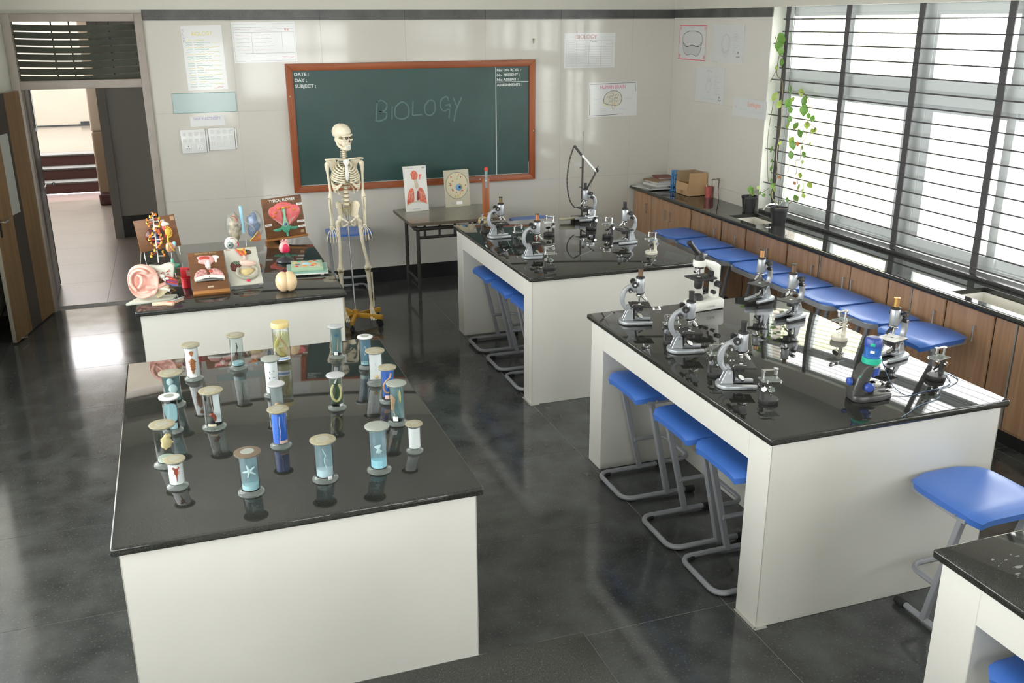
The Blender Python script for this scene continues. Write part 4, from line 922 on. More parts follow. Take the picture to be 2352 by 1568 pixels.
def f4(t, rb, h):
    for x_, z_, s_ in ((-.008, .120, .0026), (.010, .123, .0026), (-.010, .092, .0036), (.009, .094, .0036), (-.002, .060, .003)):
        part('specimen', on_front(rb, h, circ(x_, z_, s_*.7, s_, 8)), M_spec['dark'], t, fix=False)
    part('pencil_line', on_front(rb, h, [(-.008, .112), (.006, .111), (.006, .1118), (-.008, .1128)]), M_ink2, t, fix=False)
jar('glass jar with white sheet and tiny black specimens, before the yellow lidded jar', .291, 4.053, .084, .177, 'grey', M_cwh, True, f4, False)
jar('grey lidded jar with cloudy fluid and tan matter, behind the royal blue jar', .286, 3.799, .076, .152, 'frost', mat('cloudy_grey', (.25, .28, .28), .5), False, lambda t, rb, h: S('specimen', MB().ball((0, 0, .05), (.014, .008, .022), 12, 8), 'tan', t))
jar('jar with a royal blue backing and a long thin pale worm', .263, 3.500, .085, .159, 'wax', M_croyal, True, lambda t, rb, h: part('specimen', MB().tube(spline([(.002, -rb*.95, .135), (.0, -rb*.95, .10), (.003, -rb*.95, .075), (-.001, -rb*.95, .05), (.0, -rb*.95, .03)], 4), .0014, 6), M_spec['pink'], t), False, tag_=(262, 66, .022, .034, mat('peach_label', (.62, .44, .36), .5)))
jar('jar with a pale ghostly figure eight specimen, left side behind the white lidded jar', -.128, 4.087, .101, .152, 'wax', M_cteal, False, lambda t, rb, h: (S('specimen', MB().ball((-.006, 0, .112), (.014, .006, .016), 12, 8).ball((.004, 0, .078), (.018, .006, .022), 12, 8), 'pale', t)), True)
jar('white lidded jar with a pale turquoise rounded specimen on the left side', -.135, 3.794, .083, .154, 'white', None, False, lambda t, rb, h: S('specimen', MB().prism(blob([(-.024, .115), (.02, .118), (.022, .06), (.012, .045), (-.008, .05), (-.022, .075)], 3), -.002, .002), M_ccy, t, y=-.006), True, tag_=(250, 60, .020, .045, M_ccy))
def f9(t, rb, h):
    S('thread', MB().tube([(-.004, 0, h-.02), (-.003, 0, .12), (.002, 0, .06)], .0016, 5), 'pink', t)
    S('specimen', MB().tube(spline([(-.014, 0, .058), (-.002, 0, .060), (.006, 0, .046), (.006, 0, .032)], 4), [.004, .006, .008, .008, .007, .007, .007, .007, .006, .005, .004, .004, .003], 8), 'red', t)
    part('backing_plate', MB().box(.004, rb*.85, .002, .004, .02, h-.018), M_cwh, t)
jar('jar with a small red brown specimen hanging beside a white strip', .026, 3.778, .098, .165, 'wax', None, False, f9, True, tag_=(228, 55, .018, .028, mat('cream_label', (.6, .56, .38), .5)))
jar('jar with a lumpy cream coloured specimen like a sponge, at the left edge', -.160, 3.476, .095, .168, 'wax', None, False, lambda t, rb, h: S('specimen', MB().ball((.008, 0, .095), (.021, .009, .026), 16, 10, fn=lambda d: 1+.18*math.sin(5*d.x+3)*math.cos(6*d.z)).ball((.014, 0, .12), (.013, .008, .012), 12, 8), 'cream', t), True, band=(.012, mat('pale_green_band', (.42, .46, .38), .5)), tag_=(245, 50, .036, .044, mat('peach_label2', (.6, .5, .42), .5)))
def f11(t, rb, h):
    part('specimen', on_front(rb, h, [(-.010, .088), (.010, .089), (.013, .085), (.009, .081), (.006, .074), (.008, .066), (.003, .056), (.0015, .036), (-.0005, .030), (-.001, .056), (-.007, .066), (-.006, .074), (-.010, .081), (-.013, .085)]), M_spec['red'], t, fix=False)
    mb_ = MB()
    for s_ in (-1, 1):
        for z_ in (.062, .068, .074): mb_.add(on_front(rb, h, [(s_*.004, z_), (s_*.012, z_-.005), (s_*.012, z_-.006), (s_*.004, z_-.0015)]).v, [(0, 1, 2, 3), (7, 6, 5, 4)])
    part('specimen_legs', mb_, M_spec['tan'], t, fix=False)
jar('short jar with a white sheet and a small red brown scorpion like specimen', -.125, 3.273, .077, .112, 'wax', M_cwh, True, f11, False)
star = []
for i in range(5):
    a_ = PI/2+.35+2*PI*i/5; star += [(.024*math.cos(a_-.10), .024*math.sin(a_-.10)), (.026*math.cos(a_), .026*math.sin(a_)), (.024*math.cos(a_+.10), .024*math.sin(a_+.10)), (.008*math.cos(a_+PI/5), .008*math.sin(a_+PI/5))]
jar('jar with a pale starfish on a grey blue backing, nearest the viewer in the middle', .120, 3.139, .094, .160, 'brown', M_cblue, False, lambda t, rb, h: S('specimen', MB().dome([(p[0]*.95, p[1]+.088) for p in star], 0, .004), 'pale', t), True, band=(.018, M_ccy))
jar('jar with a thin pale worm on grey blue backing, right of the starfish', .383, 3.155, .095, .160, 'wax', M_cblue, False, lambda t, rb, h: S('specimen', MB().tube(spline([(-.004, 0, .125), (.002, 0, .108), (.006, 0, .098), (0, 0, .085), (.001, 0, .07), (.006, 0, .05)], 4), .0013, 6), 'pale', t), True, band=(.028, mat('white_blue_band', (.5, .62, .68), .4)), tag_=(285, 30, .010, .026))
jar('narrow jar with a thin specimen and white tag, right of the yellow lidded jar', .644, 4.465, .077, .164, 'frost', M_cteal, False, lambda t, rb, h: (S('specimen', MB().tube([(.008, 0, .10), (.004, 0, .06), (.002, 0, .04)], .0018, 6), 'tan', t), S('float', MB().box(-.012, .012, -.001, .001, .11, .122), mat('blue_float', (.06, .14, .26), .4), t)), True, tag_=(236, 45, .020, .036))
def f15(t, rb, h):
    pts = spline([(.014, 0, .112), (.020, 0, .085), (.016, 0, .052), (0, 0, .036), (-.016, 0, .052), (-.020, 0, .085), (-.010, 0, .112)], 5)
    part('specimen', MB().tube([(p[0], -.010, p[2]) for p in pts], .0052, 8), M_spec['yellow'], t)
    part('paper_slip', MB().box(-.003, .003, -.001, .001, -.012, .012), M_paper, t, loc=(0, -.014, .130), rot=(0, R(25), 0))
jar('jar with a ring shaped yellow specimen on a dark green backing', .535, 3.810, .080, .155, 'frost', M_cgrn, False, f15, True, tag_=(290, 35, .018, .028))
jar('white lidded narrow jar with blue fluid and a pale loop, back right', .751, 4.267, .076, .159, 'white', mat('blue_grey_backing', (.10, .19, .27), .4), False, lambda t, rb, h: S('specimen', MB().tube([(p[0]*.7, 0, .09+p[1]) for p in circ(-.004, 0, .006, .022, 12)], .0012, 5, closed=True), 'pale', t), True, tag_=(300, 30, .030, .042), band=(.012, M_ccy))
jar('jar with a white strip and faint marks, beside the white lidded blue jar', .753, 4.039, .089, .164, 'wax', M_cwh, False, lambda t, rb, h: (part('specimen', MB().ball((.003, -.006, .034), (.010, .007, .009), 12, 8), M_spec['cream'], t), part('pencil_mark', MB().box(-.001, .001, .0028, .0038, .085, .10).box(-.001, .001, .0028, .0038, .065, .07), M_ink2, t)), False)
def f18(t, rb, h):
    pts = spline([(.014, 0, .14), (.010, 0, .12), (-.010, 0, .10), (-.018, 0, .08), (-.012, 0, .055), (.006, 0, .05), (.012, 0, .07), (.004, 0, .082), (-.004, 0, .076)], 5)
    part('specimen', MB().tube([(p[0], -rb*.62-.004, p[2]) for p in pts], .0042, 8), M_spec['tan'], t)
jar('jar with a royal blue backing and a curly tan specimen on the right', .759, 3.807, .081, .163, 'wax', M_croyal, False, f18, True, tag_=(240, 60, .022, .040, mat('peach_label', (.62, .44, .36), .5)))
jar('jar with an orange brown leaf shaped specimen in teal fluid, right side', .744, 3.561, .084, .181, 'grey', M_cteal, False, lambda t, rb, h: (S('specimen', MB().dome([(-.026, .135), (-.006, .112), (-.010, .090), (-.016, .055), (-.026, .070)], 0, .003), 'tan', t, y=-.008), S('stalk', MB().tube([(-.016, 0, .058), (-.010, 0, .042), (-.014, 0, .03)], .001, 5), 'cream', t), part('inner_strip', MB().prism(blob([(.012, .15), (.018, .12), (.014, .09), (.008, .12)], 3), -.001, .001), M_spec['yellow'], t)), True, tag_=(232, 42, .022, .042))
jar('large jar with a pale blob on a grey blue backing and bright band, nearest right', .582, 3.159, .092, .181, 'grey', M_cblue, False, lambda t, rb, h: S('specimen', MB().dome(blob([(-.014, .102), (.010, .108), (.006, .092), (.014, .084), (.004, .072), (-.008, .078), (-.004, .092)], 3), 0, .005), 'pale', t), True, band=(.030, mat('bright_cyan_band', (.34, .64, .76), .35)))
jar('short narrow jar fully lined with plain white paper at the right edge', .746, 3.275, .068, .119, 'wax', M_cwh, True, None, False)

# ================================================================== ANATOMY MODELS
M_bwood = wood('model_board_wood', '#7a5130', '#5e3c22', .45, 'x'); M_bedge = wood('board_edge_wood', '#b07a45', '#94622f', .45, 'x')
M_wboard = mat('cream_board', (.58, .57, .49), .35)
M_flesh = mat('pink_flesh', (.80, .46, .38), .3, var=.06, scale=30); M_pink = mat('coral_petal', (.78, .16, .16), .3, var=.15, scale=25); M_ltpink = mat('light_pink', (.78, .42, .40), .35)
M_mred = mat('muscle_red', (.50, .07, .05), .35, var=.2, scale=60); M_dred = mat('liver_maroon', (.11, .028, .02), .2); M_ora = mat('orange_paint', (.72, .23, .03), .35); M_ylw = mat('yellow_paint', (.72, .50, .06), .35)
M_mint = mat('mint_green', (.10, .40, .26), .35); M_pmint = mat('pale_mint', (.42, .62, .42), .35); M_dblue = mat('dark_blue_paint', (.03, .07, .25), .35); M_lblue = mat('light_blue_paint', (.34, .60, .72), .35)
M_bone = mat('cream_bone', (.78, .71, .54), .4, var=.08, scale=40); M_wht = mat('model_white', (.78, .77, .70), .3); M_brain = mat('brain_beige', (.74, .55, .33), .22, var=.04, scale=20); M_crim = mat('crimson', (.72, .03, .10), .25)
M_card = mat('label_card', (.82, .82, .80), .5)

# kidney board, standing tilted
t = thing('kidney_model', 'brown board with painted kidney relief and white lettering, by the doorway', 'model', (-.172, 6.98, .966), group=None, rot=(R(-6), R(-7), R(-2)))
part('board', MB().box(-.135, .135, 0, .018, 0, .222), M_bwood, t, bevel=.002); part('edge_strip', MB().box(-.138, -.135, 0, .018, 0, .222), M_bedge, t)
text('lettering', "MAN'S KIDNEY", .020, M_wht, t, (-.035, -.001, .185), sx=.75, bold=.0006)
part('kidney_whole', MB().dome(blob([(-.075, .13), (-.045, .152), (-.020, .14), (-.032, .10), (-.018, .06), (-.045, .045), (-.078, .07), (-.085, .10)], 3), 0, .022), M_dred, t)
part('vessel', MB().tube(spline([(-.05, -.018, .09), (-.01, -.015, .10), (.03, -.015, .11)], 4), .007, 8).tube([(-.01, -.014, .14), (-.008, -.014, .04)], .012, 8), M_dblue, t)
part('vessel', MB().tube([(.012, -.016, .145), (.014, -.014, .05)], .011, 8).tube([(-.05, -.02, .11), (.02, -.02, .118)], .005, 6), M_mred, t)
part('kidney_cut', MB().dome(blob([(.045, .155), (.085, .150), (.102, .115), (.095, .075), (.060, .065), (.040, .085), (.052, .11), (.038, .13)], 3), 0, .012), M_mred, t)
part('kidney_core', MB().dome(circ(.070, .108, .020, .030, 14), -.010, .006), M_ylw, t)
mb = MB()
for k in range(9): a_ = -1.6+k*.42; mb.ball((.070+.026*math.cos(a_), -.012, .108+.036*math.sin(a_)), (.006, .004, .006), 8, 6)
part('core_lobe', mb, M_ylw, t)
part('gland', MB().dome(blob([(.035, .168), (.055, .186), (.085, .172), (.09, .156), (.05, .15)], 3), 0, .012), M_wht, t)
part('paper_patch', MB().box(.105, .130, -.0006, 0, .185, .212), mat('tan_patch', (.42, .27, .15), .6), t)
for s_ in (-.118, .118): part('rest_leg', MB().tube([(s_, .010, .004), (s_-.002, -.012, -.060)], .003, 6), M_wht, t)
part('back_strut', MB().tube([(0, .02, .12), (0, .09, -.056)], .005, 6), M_bwood, t)

# DNA model
t = thing('dna_model', 'tall DNA model of orange, yellow, white and black pieces on a white rod', 'model', (-.196, 6.80, Z0))
part('rod', MB().cyl((0, 0, .01), (0, 0, .355), .0042, n=8), M_wht, t); part('base', MB().lathe([(.030, 0), (.030, .006), (.01, .012), (0, .012)], n=20), M_blk, t)
mo = [M_ora, M_ylw, M_wht, M_blk, M_mred]
random.seed(3)
for k in range(13):
    z = .055+k*.0232; a_ = k*.62; r_ = .040
    for s_ in (0, PI):
        x_, y_ = r_*math.cos(a_+s_), r_*.8*math.sin(a_+s_); x2, y2 = r_*math.cos(a_+.62+s_), r_*.8*math.sin(a_+.62+s_)
        c1 = mo[(k+(s_ > 0)) % 2]; 
        part('sugar_piece', MB().ball((x_, y_, z), (.0095, .0085, .0075), 8, 6).tube([(x_, y_, z), (x_*1.2, y_*1.2, z+.012)], .005, 6), c1, t)
        part('phosphate_link', MB().tube([(x_, y_, z), ((x_+x2)/2*1.08, (y_+y2)/2*1.08, z+.012), (x2, y2, z+.023)], .0038, 6), mo[3 if k % 3 else 0], t)
        part('base_pair', MB().tube([(x_*.9, y_*.9, z), (x_*.12, y_*.12, z+.002)], .0045, 6), mo[2+(k+(s_ > 0)) % 3], t)

# stomach-like model on green foot
t = thing('stomach_model', 'small pinkish stomach model with yellow tubes on a green foot', 'model', (-.105, 6.72, Z0))
part('foot', MB().lathe([(.045, 0), (.045, .006), (.012, .010), (.010, .045), (.008, .048), (0, .048)], n=20), M_mint, t); part('rod', MB().cyl((0, 0, .045), (0, 0, .095), .0035, n=8), M_steel, t)
part('body', MB().ball((0, 0, .130), (.034, .026, .036), 16, 12, fn=lambda d: 1+.06*math.sin(4*d.z+2*d.x)), mat('salmon_model', (.62, .30, .20), .3, var=.25, scale=45), t)
part('yellow_duct', MB().tube(spline([(-.008, -.006, .162), (-.012, -.010, .182), (-.008, -.01, .21)], 4), .006, 8).tube(spline([(-.004, -.028, .155), (.008, -.032, .130), (.022, -.024, .105)], 4), .003, 6).tube(spline([(-.012, -.024, .155), (-.018, -.030, .130), (-.016, -.024, .11)], 4), .003, 6), M_ylw, t)
part('blue_cap', MB().ball((.026, 0, .150), (.014, .02, .020), 10, 8), M_lblue, t)

# ear
t = thing('ear_model', 'big pink ear model with cut open inner ear on a grey base', 'model', (-.235, 5.87, Z0), R(-6)); t.scale = (1.15, 1.1, 1.0)
part('base_plate', MB().prism([(-.115, -.09), (.11, -.05), (.125, .045), (-.06, .06)], 0, .014, 'xy'), mat('grey_green_base', (.50, .52, .44), .4), t, bevel=.003)
def auricle():
    mb_ = MB(); n = 40; rings = [(1.0, 0.0, .010), (1.0, -.012, .010), (.965, -.024, 0), (.90, -.030, 0), (.83, -.024, 0), (.76, -.012, 0), (.68, -.010, 0), (.58, -.020, 0), (.50, -.018, 0), (.38, .002, 0), (.22, .014, 0), (.05, .018, 0)]
    vs = []
    for k, (s_, y_, _) in enumerate(rings):
        for i in range(n):
            a_ = 2*PI*i/n; cx, cz = -.030, .112
            rx = .078*(1+.10*math.cos(a_-.9)); rz = .112*(1+.05*math.cos(2*a_))
            x_ = rx*math.cos(a_)*s_; z_ = rz*math.sin(a_)*s_
            if a_ > PI*1.1 and a_ < PI*1.75: z_ *= .93
            sh = (1-s_)
            x_ += .012*sh; z_ -= .01*sh
            yy = y_
            if -.9 < math.atan2(math.sin(a_), math.cos(a_)) < .55 and s_ < 1: yy = y_*.35-.004
            vs.append((cx+x_, yy, cz+z_))
    fs = []
    for k in range(len(rings)-1):
        for i in range(n): fs.append((k*n+i, k*n+(i+1) % n, (k+1)*n+(i+1) % n, (k+1)*n+i))
    fs.append(tuple((len(rings)-1)*n+i for i in range(n))); fs.append(tuple(range(n))[::-1])
    return mb_.add(vs, fs)
au = part('auricle', auricle(), M_flesh, t, loc=(0, -.035, .008), rot=(R(-4), 0, R(-14)), smooth=80)
part('helix_fold', MB().tube(spline([(-.052, -.030, .060), (-.078, -.032, .10), (-.078, -.032, .150), (-.050, -.032, .185), (-.014, -.030, .186), (.006, -.028, .165)], 5), [.004]+[.0085]*24+[.004], 8), M_flesh, au, smooth=80)
part('antihelix', MB().tube(spline([(-.050, -.024, .160), (-.028, -.028, .150), (-.022, -.030, .122), (-.034, -.028, .094), (-.050, -.026, .078)], 5), [.004]+[.0085]*18+[.005, .004], 8), M_flesh, au, smooth=80)
part('canal', MB().tube(spline([(-.015, -.045, .092), (.035, -.040, .088), (.080, -.020, .102)], 5), [.014, .015, .016, .016, .015, .014, .013, .012, .011, .010, .009], 10), M_flesh, t)
part('skull_section', MB().prism(blob([(.005, .210), (.060, .205), (.105, .218), (.130, .205), (.122, .150), (.115, .128), (.060, .130), (.030, .150), (.012, .185)], 3), -.012, .030), mat('pale_bone_section', (.62, .62, .53), .35), t, bevel=.003)
part('skin_edge', MB().tube([(-.02, -.018, .214), (.004, -.020, .208), (.018, -.020, .168), (.022, -.020, .15)], .004, 6), M_mred, t)
random.seed(11); mb = MB()
for k in range(26):
    x_, z_ = .028+random.random()*.075, .135+random.random()*.045; mb.tube([(x_, -.0135, z_), (x_+random.uniform(-.010, .010), -.0135, z_+random.uniform(-.008, .008)), (x_+random.uniform(-.014, .014), -.0135, z_+random.uniform(-.008, .008))], .0013, 5)
part('red_marks', mb, M_mred, t)
part('ossicle', MB().ball((.070, -.022, .148), (.012, .010, .014), 10, 8).ball((.092, -.02, .132), (.014, .010, .008), 10, 8).tube([(.06, -.02, .16), (.082, -.024, .118)], .005, 6), M_wht, t)
for k, (z_, m_) in enumerate(((.132, M_mred), (.120, mat('violet_muscle', (.30, .06, .22), .35)), (.108, M_mred), (.098, mat('vein_blue', (.18, .20, .55), .35)))):
    part('muscle_strand', MB().tube([(.085, -.015+.005*k, z_+.004), (.112, -.018+.004*k, z_-.004), (.138, -.010+.004*k, z_-.020)], [.009, .011, .004], 8), m_, t)
part('lower_section', MB().prism(blob([(.028, .065), (.060, .085), (.095, .092), (.090, .060), (.065, .035), (.035, .018), (.025, .04)], 3), -.030, .020), mat('yellow_grey_section', (.60, .52, .34), .4, var=.3, scale=25), t, bevel=.003)
part('white_ridge', MB().tube(spline([(.045, -.03, .08), (.075, -.03, .072), (.095, -.02, .06)], 4), .010, 8), M_wht, t)
t2 = thing('ear_slice', 'flat peach coloured slice with red edge lying in front of the ear model', 'model', (-.140, 5.715, Z0), R(15))
part('slab', MB().prism([(-.085, .035), (-.02, .005), (.015, -.028), (.028, -.026), (.030, .0), (.105, .055), (.10, .065), (.02, .030), (-.07, .055)], .001, .018, 'xy'), mat('peach_slice', (.72, .50, .36), .35), t2, bevel=.002)
part('grey_layer', MB().prism([(.030, .0), (.110, .050), (.108, .058), (.020, .015)], .0185, .024, 'xy'), mat('grey_layer', (.40, .42, .38), .4), t2, bevel=.001)
part('red_seam', MB().tube([(.000, .010, .0195), (.018, .002, .0195), (.029, -.012, .019), (.030, -.024, .008)], .0018, 5), M_mred, t2)
part('pin', MB().cyl((.070, .042, .02), (.070, .042, .038), .0018, n=6).cyl((.098, .058, .02), (.098, .058, .034), .0018, n=6), M_chrome, t2)

# red pen stand box
t = thing('red_container', 'small glossy red plastic container behind the brown respiratory board', 'container', (-.030, 6.09, Z0))
M_rp = mat('red_plastic', (.52, .02, .03), .25); part('body', MB().lathe([(.022, 0), (.026, .002), (.027, .06), (.030, .062), (.030, .068)], n=20), M_rp, t)
part('upper_box', MB().box(-.026, .032, -.020, .024, .068, .128), M_rp, t, bevel=.004); part('sticker', MB().box(.010, .030, -.0215, -.020, .080, .115), mat('speckled_sticker', (.5, .25, .22), .5, var=.6, scale=200), t)

# respiratory board lying tilted
t = thing('respiratory_board', 'brown wooden board with pink throat and lungs relief, thick pale front edge', 'model', (.112, 5.870, .931), rot=(R(-52), 0, R(2)))
# local xz plane is the board face, bottom edge at z=0
part('board', MB().box(-.108, .108, 0, .020, 0, .30), M_bwood, t, bevel=.0015); part('front_edge', MB().box(-.108, .108, -.0005, .021, -.024, .0), M_bedge, t, bevel=.001)
text('lettering', 'RESPIRATORY SYSTEM', .014, mat('faded_yellow', (.55, .45, .25), .5), t, (0, -.001, .283), align='CENTER', sx=.95)
part('throat', MB().dome(blob([(-.055, .262), (-.020, .268), (.035, .262), (.045, .225), (.022, .198), (.018, .175), (-.012, .175), (-.015, .20), (-.050, .215), (-.048, .24)], 3), 0, .016), M_ltpink, t)
part('mouth_red', MB().dome(blob([(-.045, .250), (-.005, .255), (.020, .245), (.015, .222), (-.010, .226), (-.040, .228)], 3), -.012, .005), M_mred, t)
part('windpipe', MB().tube([(.006, -.014, .215), (.004, -.014, .155)], [.008, .012], 8), M_wht, t)
part('neck_bone', MB().dome(blob([(.038, .265), (.07, .262), (.078, .245), (.062, .232), (.060, .212), (.048, .212), (.046, .24)], 3), 0, .010), M_wht, t)
M_vein = mat('veined_lung', (.60, .30, .28), .4, var=.55, scale=70)
for s_ in (-1, 1): part('lung', MB().dome(blob([(s_*.010, .155), (s_*.045, .160), (s_*.078, .135), (s_*.090, .085), (s_*.050, .105), (s_*.012, .108)], 3), 0, .018), M_vein, t)
part('diaphragm', MB().prism([(-.088, .062)]+[(-.088+.176*i/10, .092+.018*math.sin(PI*i/10)) for i in range(11)]+[(.088, .062)]+[(.088-.176*i/10, .052+.020*math.sin(PI*i/10)+.012) for i in range(11)], -.012, 0), M_wht, t, bevel=.002)
part('heart_spot', MB().ball((.014, -.016, .132), (.012, .006, .010), 10, 8), M_mred, t); part('pin_hole', MB().ball((0, -.013, .092), .003, 8, 6), M_blk, t)
part('paper_tag', MB().box(-.018, .018, -.0006, 0, .018, .030), mat('worn_tag', (.50, .40, .28), .6), t)
# digestive board
t = thing('digestive_board', 'cream board on little feet with liver, stomach and intestine relief', 'model', (.330, 5.955, .921), rot=(R(-50), R(-1), R(2)))
part('board', MB().box(-.100, .100, 0, .012, 0, .290), M_wboard, t, bevel=.003)
for s_ in (-1, 1): part('corner_foot', MB().box(s_*.085-.010, s_*.085+.010, .010, .022, .004, .018), M_white, t)
text('lettering', 'HUMAN', .007, M_mred, t, (-.092, -.0008, .277), sx=1.2)
part('liver', MB().dome(blob([(-.082, .150), (-.065, .185), (-.020, .182), (.005, .165), (-.030, .135), (-.050, .110), (-.075, .12)], 3), 0, .016), M_dred, t)
for k in range(3): part('green_vein', MB().tube([(-.062+.012*k, -.016, .175), (-.045+.014*k, -.0165, .150)], .0016, 5), M_mint, t)
part('stomach', MB().tube(spline([(.010, -.008, .235), (.016, -.010, .195), (-.010, -.012, .165), (.040, -.014, .150), (.080, -.012, .145)], 5), [.006, .006, .007, .008, .009, .009, .009, .010, .012, .014, .016, .018, .020, .021, .021, .020, .018, .016, .012, .008, .005], 10), mat('pale_pink_stomach', (.70, .52, .44), .25), t)
part('colon', MB().tube(spline([(-.035, -.010, .125), (-.045, -.010, .085), (-.020, -.010, .050), (.025, -.010, .042), (.065, -.010, .060), (.078, -.010, .105), (.05, -.010, .128)], 5), .011, 10), mat('grey_green_colon', (.38, .36, .28), .25), t)
part('pancreas', MB().dome(blob([(-.030, .118), (.010, .122), (.055, .120), (.060, .100), (.020, .070), (-.018, .080)], 3), 0, .014), mat('straw_gland', (.60, .48, .24), .35, var=.15, scale=50), t)
part('rectum', MB().lathe([(.012, 0), (.013, .004), (.006, .008), (0, .006)], n=14, M=T(.012, -.004, .030, R(90))), M_crim, t)
for k, (x_, z_, dx) in enumerate(((-.030, .262, .02), (-.012, .250, .012), (.010, .245, .0), (.022, .262, -.012))):
    part('vessel', MB().tube(spline([(x_, -.010, z_+.012), (x_+dx*.5, -.016, z_-.006), (.0+.008*k, -.012, .222)], 4), .0065, 8), M_ora if k % 2 else M_mred, t)
part('spleen', MB().dome(blob([(.035, .270), (.058, .262), (.060, .238), (.035, .232), (.026, .25)], 3), 0, .012), mat('dark_brown_organ', (.08, .045, .035), .3), t)
part('yellow_duct', MB().tube(spline([(-.02, -.016, .268), (.015, -.018, .258), (.03, -.016, .23)], 4), .004, 6), M_ylw, t)

# lungs, translucent on a yellow base
t = thing('lung_model', 'pair of clear plastic lungs with blue windpipe on a yellow base', 'model', (.405, 6.97, Z0), R(2))
part('base', MB().prism([(-.060, -.055), (.058, -.045), (.060, .045), (-.052, .050)], 0, .024, 'xy'), mat('mustard_base', (.62, .40, .08), .45), t, bevel=.004)
part('rod', MB().cyl((0, 0, .024), (0, 0, .09), .003, n=8), M_chrome, t)
M_clr = clear('clear_plastic_lung', (.95, .96, .96), 1.0, .16, (.55, .57, .55), rough=.08)
for s_ in (-1, 1):
    sh = part('lung_shell', MB().ball((s_*.066, 0, .198), (.064, .055, .132), 22, 16, fn=lambda d, s_=s_: (1-.25*max(0, d.z)**2)*(1 if d.x*s_ > -.2 else .82)*(1-.12*max(0, -d.z)**3)), M_clr, t, smooth=80)
    part('inner_mass', MB().ball((s_*.066, .01, .190), (.042, .030, .098), 12, 10, fn=lambda d: 1+.2*math.sin(6*d.z+2*d.x)), mat('lung_inside_%d' % (s_+1), (.40, .33, .22) if s_ < 0 else (.10, .18, .34), .4, var=.7, scale=24), sh)
    part('branching', MB().tube(spline([(0, 0, .22), (s_*.03, -.01, .205), (s_*.06, -.02, .18), (s_*.07, -.02, .14)], 4), [.006-.0004*i for i in range(13)], 8), mat('pale_branch', (.40, .46, .48), .3), sh)
part('lower_lobe', MB().prism(blob([(.030, .085), (.085, .080), (.105, .095), (.098, .150), (.085, .150), (.055, .110)], 3), -.035, -.025), mat('orange_lobe', (.48, .16, .05), .4, var=.4, scale=30), t)
part('yellow_edge', MB().tube(spline([(.025, -.036, .085), (.055, -.038, .112), (.085, -.036, .150)], 4), .004, 6), M_ylw, t)
part('windpipe', MB().cyl((-.008, 0, .14), (-.014, 0, .335), .0125, n=14), M_lblue, t)
part('red_vessel', MB().tube(spline([(-.085, -.02, .27), (-.06, -.035, .265), (-.05, -.04, .23)], 4), .004, 6), M_mred, t)
t = thing('eye_model', 'white eyeball model with grey iris and red vessels in front of the clear lungs', 'model', (.300, 6.86, Z0))
part('foot', MB().lathe([(.03, 0), (.03, .006), (.006, .010), (.005, .05), (0, .05)], n=18), M_blk, t)
eb_ = part('eyeball', MB().ball((0, 0, .093), .049, 24, 18), M_wht, t, smooth=80)
Me = T(-.014, -.046, .092, R(90), 0, R(-17))
part('iris', MB().lathe([(.0235, -.004), (.022, .001), (.018, .004), (.009, .006), (0, .006)], n=24, M=Me), mat('grey_green_iris', (.25, .31, .27), .2, var=.3, scale=80), eb_)
part('iris_ring', MB().lathe([(.0245, -.004), (.0245, -.001), (.0225, .0005), (.0215, -.001)], n=24, M=Me), mat('iris_rim', (.08, .13, .12), .3), eb_)
part('pupil', MB().lathe([(.006, .0062), (.005, .0075), (0, .008)], n=14, M=Me), M_blk, eb_)
def on_ball(pts, r=.0495, c=(0, 0, .093)):
    out = []
    for lon, lat in spline([(a_, b_, 0) for a_, b_ in pts], 4) and [(q[0], q[1]) for q in spline([(a_, b_, 0) for a_, b_ in pts], 4)]:
        out.append((c[0]+r*math.cos(R(lat))*math.sin(R(lon)), c[1]-r*math.cos(R(lat))*math.cos(R(lon)), c[2]+r*math.sin(R(lat))))
    return out
part('vessel', MB().tube(on_ball([(15, 5), (45, 8), (70, 20)]), .0012, 5).tube(on_ball([(40, 30), (55, 15), (80, 10)]), .0016, 5).tube(on_ball([(55, 15), (60, -10), (50, -25)]), .0016, 5).tube(on_ball([(-20, 62), (10, 58), (40, 60)]), .0018, 5), M_mred, eb_)
part('muscle_edge', MB().tube(on_ball([(48, 12), (60, 0), (56, -22)], .0505), .003, 6), M_crim, eb_)

# flower board
t = thing('flower_board', 'upright brown board titled TYPICAL FLOWER with coral petals and green pistil', 'model', (.735, 7.318, .903), rot=(R(-3), R(-3), R(8)))
part('board', MB().box(-.155, .150, 0, .012, .014, .318), M_bwood, t, bevel=.002)
part('ledge', MB().prism([(-.165, -.035), (.160, -.035), (.160, .03), (-.165, .03)], 0, .014, 'xy'), M_bedge, t, bevel=.005)
part('back_strut', MB().tube([(0, .012, .2), (0, .10, .004)], .006, 6), M_bwood, t)
text('lettering', 'TYPICAL FLOWER', .030, M_wht, t, (0, -.001, .285), align='CENTER', sx=.82, bold=.0008)
for poly in ([(-.008, .092), (-.070, .145), (-.112, .195), (-.105, .240), (-.060, .255), (-.020, .235), (-.006, .16)], [(.008, .092), (.080, .130), (.125, .185), (.120, .235), (.078, .250), (.030, .240), (.010, .16)]):
    part('petal', MB().dome(blob(poly, 4), 0, .012), M_pink, t)
part('petal', MB().dome(blob([(-.075, .238), (-.050, .268), (0, .280), (.050, .268), (.072, .240), (.03, .215), (.0, .15), (-.03, .215)], 4), 0, .010), M_pink, t)
for k in range(4):
    for s_ in (-1, 1): part('filament', MB().tube([(s_*(.020), -.012, .10), (s_*(.040+.016*k), -.013, .150+.006*k)], .0022, 5), M_ltpink, t)
for x_, z_ in ((-.082, .180), (-.062, .208), (-.034, .235), (.036, .236), (.082, .214)): part('anther', MB().ball((x_, -.013, z_), (.012, .006, .009), 10, 8), M_ora, t)
